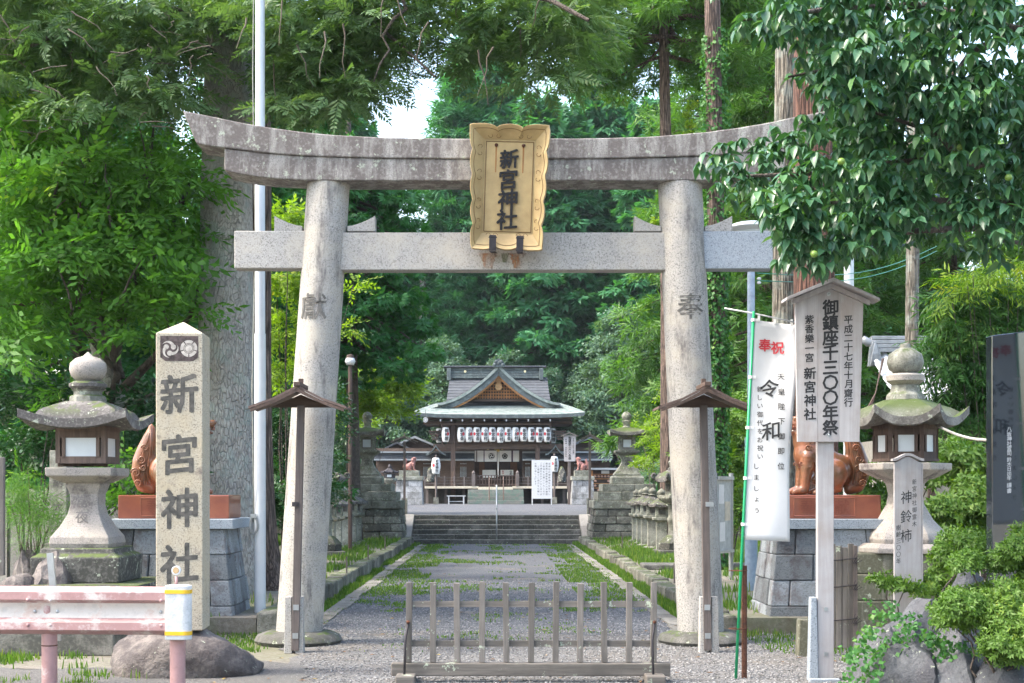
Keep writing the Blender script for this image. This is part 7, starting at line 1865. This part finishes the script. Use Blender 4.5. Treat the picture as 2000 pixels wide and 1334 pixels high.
bushy('azalea_shrub', 'yellow green azalea hedge behind the right lantern', [(1715, 990, 17.5, 45), (1700, 940, 17.5, 25), (1840, 930, 17.5, 40), (1870, 980, 16.8, 60), (1920, 1000, 16.5, 60), (1900, 920, 17, 45), (1850, 880, 17.5, 35), (1950, 940, 17, 40), (1830, 1020, 16.5, 40)], L_SHRUB, 'small', 2400, 1.8, .6, seed=12)
bushy('azalea_shrub', 'loose azalea growing around the timber tag board', [(1735, 1135, 11.6, 18), (1765, 1155, 11.5, 15), (1850, 1090, 12.2, 45), (1890, 1070, 12.2, 45), (1830, 1130, 12, 32), (1870, 1120, 12, 42), (1805, 1155, 11.7, 15), (1925, 1060, 12.0, 42)], L_SHRUB, 'small', 4000, 1.1, .6, seed=13)
big = [(1930, 1180, 10.2, 75), (1990, 1160, 10, 80), (1880, 1170, 10.3, 50), (1900, 1220, 10, 60), (1960, 1240, 9.9, 75), (2020, 1230, 9.8, 80), (1870, 1230, 10.2, 38), (1950, 1110, 10.3, 50), (2020, 1090, 10.2, 60), (1990, 1060, 10.4, 35), (1900, 1120, 10.3, 35), (1970, 1290, 9.9, 50)]
bushy('trimmed_shrub', 'big rounded light green shrub filling the lower right corner', big, L_SHRUB, 'small', 7500, .82, .8, seed=14, base=(1950, 1320, 10.1), fill=.7)
bushy('narrow_leaved_tree', 'tree with narrow drooping leaves and yellow tips at the right edge', [(1900, 640, 21, 60), (1960, 600, 21, 60), (1870, 700, 21, 55), (1930, 720, 21, 60), (1850, 770, 21, 45), (1900, 800, 21, 55), (1880, 590, 21, 45), (1960, 790, 21, 60), (1990, 680, 21, 60), (1840, 660, 21, 32), (1880, 880, 20.5, 30)], L_BAMB, 'willow', 460, 1.0, .5, droop=.5, cat='tree', seed=15, base=(1930, 1050, 21))
bushy('narrow_leaved_tree', 'yellowish new growth above the narrow leaved tree at the right edge', [(1890, 560, 20.5, 22), (1930, 545, 20.5, 25), (1970, 525, 20.5, 25), (1860, 590, 20.5, 15), (1990, 560, 20.5, 25), (1900, 530, 20.5, 16)], L_YEL, 'willow', 420, .9, .6, droop=.3, cat='tree', seed=16, base=(1945, 1050, 20.6))
bushy('yellow_vine', 'bright yellow leaved vine beside the cedar trunk above the right of the lintel', [(1346, 225, 30, 9), (1350, 245, 30, 10), (1343, 262, 30, 9), (1352, 205, 30, 7), (1349, 290, 30, 8), (1281, 435, 30, 9)], L_YEL, 'ivy', 1500, 1.3, .9, cat='vine', seed=44, base=(1349, 1080, 30))
# ivy on the garden rocks
pts = []; ds = []
for path in (((1700, 1180), (1750, 1200), (1800, 1235), (1830, 1250), (1860, 1290)), ((1700, 1230), (1690, 1290), (1680, 1334)), ((1740, 1250), (1720, 1290), (1700, 1334)), ((1780, 1210), (1760, 1240), (1770, 1280)), ((1820, 1230), (1840, 1280), (1850, 1300)), ((1830, 1250), (1880, 1260), (1900, 1290)), ((1730, 1170), (1700, 1230), (1670, 1260), (1655, 1320)), ((1940, 1310), (1990, 1300), (2010, 1334)), ((1960, 1330), (2000, 1290))):
    for (a, b) in zip(path, path[1:]):
        for q in range(11):
            u = rnd.random(); pts.append(tuple(P(a[0]+(b[0]-a[0])*u+rnd.gauss(0, 8), a[1]+(b[1]-a[1])*u+rnd.gauss(0, 8), 10.45+rnd.uniform(-.12, .25)-.0012*(a[1]-1180)))); ds.append((rnd.uniform(-.6, .6), -1, -.6))
iv = crown('ivy', [sprays(np.array(pts), np.array(ds), 'ivy', .75, seed=17)], L_IVY, None); tag(iv, 'trailing heart leaved ivy over the garden rocks at the lower right', 'ivy')

# ---- persimmon boughs, upper right
pt = thing('persimmon_tree', 'persimmon tree whose glossy leafy boughs hang over the right end of the torii', 'tree', (wx(2180, 11.5), 11.5, 0))
mb = MB(); trunk_tube(mb, (0, 0, -.05), (-.2, 0, 4.2), .20, .13, 16, 10, .4, seed=8); mb.build('trunk', B_BROWN, pt, True)
bl = [((2160, 20), (1990, 60), (1800, 10), (1600, 20), (1450, 40)), ((2170, 200), (1960, 170), (1800, 150), (1650, 130), (1540, 150)), ((2150, 300), (2000, 290), (1890, 330), (1830, 260), (1650, 200)), ((2160, 330), (1950, 300), (1750, 320), (1560, 340), (1430, 345)), ((2160, 420), (1950, 400), (1750, 390), (1600, 400), (1530, 410)), ((2160, 460), (2000, 440), (1800, 450), (1650, 470)), ((2160, 480), (2050, 480), (1950, 470)), ((2000, 60), (1900, 100), (1850, 160))]
lines = []
for q in bl: lines.append(([P(px, py, 11.3-1.2*i/len(q)) for i, (px, py) in enumerate(q)], .05, .008))
limbs(pt, lines, B_BROWN)
cs = []; rs = []
def fp_():
    px = fr2.uniform(1370, 2090); py = fr2.uniform(-60, 520)
    up_ok = py < np.interp(px, [1370, 1440, 1480, 1560, 1620, 1700, 2000], [-100, 30, 60, 120, 190, 260, 300])
    lo_top = np.interp(px, [1370, 1400, 1500, 1550, 1700, 1800, 2000], [310, 305, 295, 235, 225, 205, 260]); lo_bot = np.interp(px, [1370, 1440, 1500, 1560, 1640, 1700, 1780, 1850, 2000], [300, 370, 420, 500, 490, 470, 450, 470, 480])
    return px, py, fr2.uniform(9.6, 11.6), up_ok or lo_top < py < lo_bot
region(310, fp_, .17)
cs2 = np.array(cs)
# leaf mesh: 8-triangle folded blade with a drooping tip
def pleaf():
    L_, W_ = .115, .056; xs = [0, .25, .6, 1.0]; wd = [.12, .92, .85, .0]; V = []; 
    for x_, w_ in zip(xs, wd):
        z_ = -.30*x_*x_*L_*1.2; V += [(x_*L_, -w_*W_/2, z_-.012*w_*0+.010*w_), (x_*L_, 0, z_), (x_*L_, w_*W_/2, z_+.010*w_)]
    Fq = []
    for i in range(3):
        for k in range(2): a = i*3+k; Fq.append((a, a+3, a+4, a+1))
    return np.array(V, np.float32), np.array(Fq, np.int32)
PV, PF = pleaf()
lp_ = []; ld = []; lu = []
for c, r_ in zip(cs, rs):
    for q in range(int(fr2.uniform(7, 11))):      # rosettes of drooping leaves
        u = Vector((fr2.gauss(0, 1), fr2.gauss(0, 1), fr2.gauss(0, .8))).normalized()*r_*fr2.uniform(.5, 1.1); c1 = Vector(c)+u
        k = fr2.randint(4, 6); a0 = fr2.uniform(0, 6.3)
        for j in range(k):
            a = a0+j*6.283/k+fr2.uniform(-.3, .3); d = Vector((math.cos(a), math.sin(a)-.25, fr2.uniform(-1.3, .05))); lp_.append(tuple(c1)); ld.append(tuple(d)); lu.append((math.cos(a)*.6, math.sin(a)*.6, 1))
lp_ = np.array(lp_); ld = np.array(ld); lu = np.array(lu); nL = len(lp_)
d = ld/np.linalg.norm(ld, axis=1, keepdims=True); upv = lu+rg.normal(0, .25, (nL, 3)); y = np.cross(upv, d); y /= np.linalg.norm(y, axis=1, keepdims=True); zv = np.cross(d, y)
scl = rg.uniform(.65, 1.2, nL); Mx = np.stack([d, y, zv], 2)
inview = (lp_[:, 0] < wx(1990, lp_[:, 1])) & (lp_[:, 2] < EYE+(CY-10)*lp_[:, 1]/F)
order = np.argsort(lp_[:, 1]/scl+(~inview)*100); single = order[:290]; rest = order[290:]
W = np.einsum('nij,kj->nki', Mx[rest]*scl[rest][:, None, None], PV)+lp_[rest][:, None, :]
k = len(PV); FF = (PF[None]+(np.arange(len(rest))*k)[:, None, None]).reshape(-1, 4)
vv = np.clip(np.repeat(rg.random(len(rest))**1.3, len(PF)), 0, 1)
me = mesh_np('foliage', W.reshape(-1, 3), FF, vv, L_PERS); me.shade_smooth(); o = bpy.data.objects.new('foliage', me); COL.objects.link(o); par(o, pt); o.location = -Vector(pt.location); o['kind'] = 'stuff'
lm = [mesh_np('leaf', PV, PF, np.full(len(PF), q), L_PERS) for q in (.1, .35, .6, .9)]
for m_ in lm: m_.shade_smooth()
for i in single:
    o = bpy.data.objects.new('leaf', lm[rnd.randrange(4)]); COL.objects.link(o); par(o, pt)
    M4 = Matrix([list(Mx[i][0]*scl[i])+[lp_[i][0]-pt.location.x], list(Mx[i][1]*scl[i])+[lp_[i][1]-pt.location.y], list(Mx[i][2]*scl[i])+[lp_[i][2]], [0, 0, 0, 1]]); o.matrix_local = M4
FRU = plain('green persimmon', (.16, .26, .04), .35, bs=0)
fm_ = MB().ell((0, 0, 0), (.026, .026, .024), 10, 8).mesh('fruit', True); fm_.materials.append(FRU)
for i in range(28):
    c = cs[fr2.randrange(len(cs))]; link_mesh('fruit', fm_, pt, (c[0]-pt.location.x+fr2.uniform(-.1, .1), c[1]-pt.location.y-.15, c[2]-.05+fr2.uniform(-.1, .05)))

# ================================================================== grass and loose gravel
def blades(name, x, y, z, h, wdt, m, lean=.35):
    n = len(x); a = rg.uniform(0, 6.28, n); ca, sa = np.cos(a), np.sin(a); la = rg.uniform(0, 6.28, n); ln_ = lean*rg.random(n)
    b = np.stack([x, y, z], 1); s_ = np.stack([ca, sa, 0*ca], 1)*wdt[:, None]/2; tip = b+np.stack([np.cos(la)*ln_*h, np.sin(la)*ln_*h, h], 1); mid = b*.45+tip*.55; mid[:, 2] += h*.08
    V = np.stack([b-s_, b+s_, mid+s_*.7, tip, mid-s_*.7], 1).reshape(-1, 3); o = (np.arange(n)*5)[:, None]
    Fq = np.concatenate([o+np.array([0, 1, 2, 4]), o+np.array([4, 2, 3, 3])[None, :]*1], 0)
    F4 = (o+np.array([[0, 1, 2, 4]]))
    me = mesh_np(name, V, np.concatenate([(o+np.array([[0, 1, 4]])), (o+np.array([[1, 2, 4]])), (o+np.array([[4, 2, 3]]))], 0), np.tile(rg.random(n), 3), m)
    ob = bpy.data.objects.new(name, me); COL.objects.link(ob); ob['kind'] = 'stuff'; return ob
def scatter_grass(name, n, x0, x1, y0, y1, z, thr, h, seed, fade=None, wd=.008):
    # density falls with distance so that near blades are dense
    u = rg.random(n); y = y0*(y1/y0)**u; x = rg.uniform(x0, x1, n)
    nz = .6*vnoise(x, y, .9, seed)+.4*vnoise(x, y, .25, seed+1)
    t_ = thr if not callable(thr) else thr(x, y)
    k = nz > t_+rg.normal(0, .05, n); x, y = x[k], y[k]
    hh = h*rg.uniform(.4, 1.15, len(x))*(.6+.8*vnoise(x, y, .7, seed+3)); ws = wd*(1+y/18)
    return blades(name, x, y, np.full(len(x), z), hh, ws, L_GRASS)
scatter_grass('lawn_grass', 26000, -6.5, -2.52, 15, 39, .168, lambda x, y: np.where(y < 19, .60, .40), .11, 1)
scatter_grass('lawn_grass', 30000, 2.52, 6.5, 15.2, 39, .168, lambda x, y: np.where(y < 24, .58, .30), .13, 2)
scatter_grass('path_grass', 46000, -2.0, 2.0, 17.5, 39.4, .004, lambda x, y: np.where((np.abs(x) > 1.45) & (y > 19), .30, np.where(np.abs(x) > 1.15, .50, np.where(y > 28, .67, np.where(y > 19, .73, .80)))), .035, 3)
scatter_grass('strip_grass', 9000, -2.28, -2.08, 15, 39.4, .0, .36, .08, 4)
scatter_grass('strip_grass', 11000, 2.08, 2.28, 15, 39.4, .0, .30, .10, 5)
scatter_grass('verge_grass', 9000, -5.2, -2.75, 10.95, 12.9, .0, lambda x, y: .42+.12*(x+5.2), .09, 6)
scatter_grass('forecourt_grass', 5000, -1.8, 1.2, 13, 17.5, .004, .68, .03, 7)
scatter_grass('side_grass', 9000, 2.5, 6, 12.5, 18, .0, .56, .06, 8)
scatter_grass('side_grass', 5000, -3.2, -1.9, 13, 18, .0, .58, .05, 9)
def stones(name, n, x0, x1, y0, y1, z, smin, smax, m, seed):
    u = rg.random(n); y = y0*(y1/y0)**u; x = rg.uniform(x0, x1, n); s_ = rg.uniform(smin, smax, n)
    T = np.array([(1, 0, 0), (-.9, .1, 0), (.1, 1, .1), (0, -1, 0), (.1, 0, .8), (0, .1, -.6)], float)
    Fq = np.array([(0, 2, 4), (2, 1, 4), (1, 3, 4), (3, 0, 4), (2, 0, 5), (1, 2, 5), (3, 1, 5), (0, 3, 5)])
    a = rg.uniform(0, 6.28, n); ca, sa = np.cos(a), np.sin(a); J = T[None]*(1+rg.uniform(-.3, .3, (n, 6, 3)))*s_[:, None, None]
    X_ = J[:, :, 0]*ca[:, None]-J[:, :, 1]*sa[:, None]+x[:, None]; Y_ = J[:, :, 0]*sa[:, None]+J[:, :, 1]*ca[:, None]+y[:, None]; Z_ = J[:, :, 2]*.8+z
    V = np.stack([X_, Y_, Z_], 2).reshape(-1, 3); FF = (Fq[None]+(np.arange(n)*6)[:, None, None]).reshape(-1, 3)
    me = mesh_np(name, V, FF, np.repeat(rg.random(n), 8), m); o = bpy.data.objects.new(name, me); COL.objects.link(o); o['kind'] = 'stuff'; return o
def stonemat(name, a, b_, c_):
    m, t, b = newmat(name); at = N(t, 'ShaderNodeAttribute', attribute_name='v'); setc(t, b, ramp(t, at.outputs['Fac'], [(0, a), (.6, b_), (1, c_)])); b.inputs['Roughness'].default_value = .85; return m
SB = stonemat('blue loose gravel', (.06, .066, .075), (.13, .137, .153), (.27, .27, .28)); SP_ = stonemat('pale loose gravel', (.10, .095, .09), (.21, .205, .20), (.36, .35, .34))
stones('loose_gravel', 17000, -2.0, 2.0, 15.0, 24, .006, .006, .015, SB, 1)
stones('pale_loose_gravel', 15000, -1.7, 3.6, 10.0, 15.2, .012, .005, .013, SP_, 2)
stones('pale_loose_gravel', 7000, 1.0, 5.5, 11, 15, .006, .006, .016, SP_, 3)

# fallen leaves
nfl = 260; yy = 10.5*(36/10.5)**rg.random(nfl); xx = rg.uniform(-2.2, 3.2, nfl); V_ = np.array([(0, 0, 0), (.03, -.015, .006), (.06, 0, .002), (.03, .016, .008)]); an = rg.uniform(0, 6.28, nfl)
Vl = np.stack([np.cos(an)[:, None]*V_[:, 0]-np.sin(an)[:, None]*V_[:, 1]+xx[:, None], np.sin(an)[:, None]*V_[:, 0]+np.cos(an)[:, None]*V_[:, 1]+yy[:, None], V_[:, 2][None]+.022+0*xx[:, None]], 2).reshape(-1, 3)
me = mesh_np('fallen_leaves', Vl, (np.arange(nfl)*4)[:, None]+np.array([[0, 1, 2, 3]]), rg.random(nfl), stonemat('dry leaves', (.10, .05, .02), (.22, .11, .04), (.30, .24, .06))); o = bpy.data.objects.new('fallen_leaves', me); COL.objects.link(o); o['kind'] = 'stuff'

# ================================================================== thin summer haze
hz = MB().box(-130, 130, -20, 140, -1.0, 34).build('haze', None)
hm = bpy.data.materials.new('thin haze'); hm.use_nodes = True; ht = hm.node_tree; ht.nodes.clear()
ho = ht.nodes.new('ShaderNodeOutputMaterial'); hv = ht.nodes.new('ShaderNodeVolumePrincipled')
hv.inputs['Density'].default_value = .0002; hv.inputs['Color'].default_value = (.80, .90, 1.0, 1); hv.inputs['Anisotropy'].default_value = .2
ht.links.new(hv.outputs[0], ho.inputs['Volume']); hz.data.materials.append(hm); hz['kind'] = 'stuff'
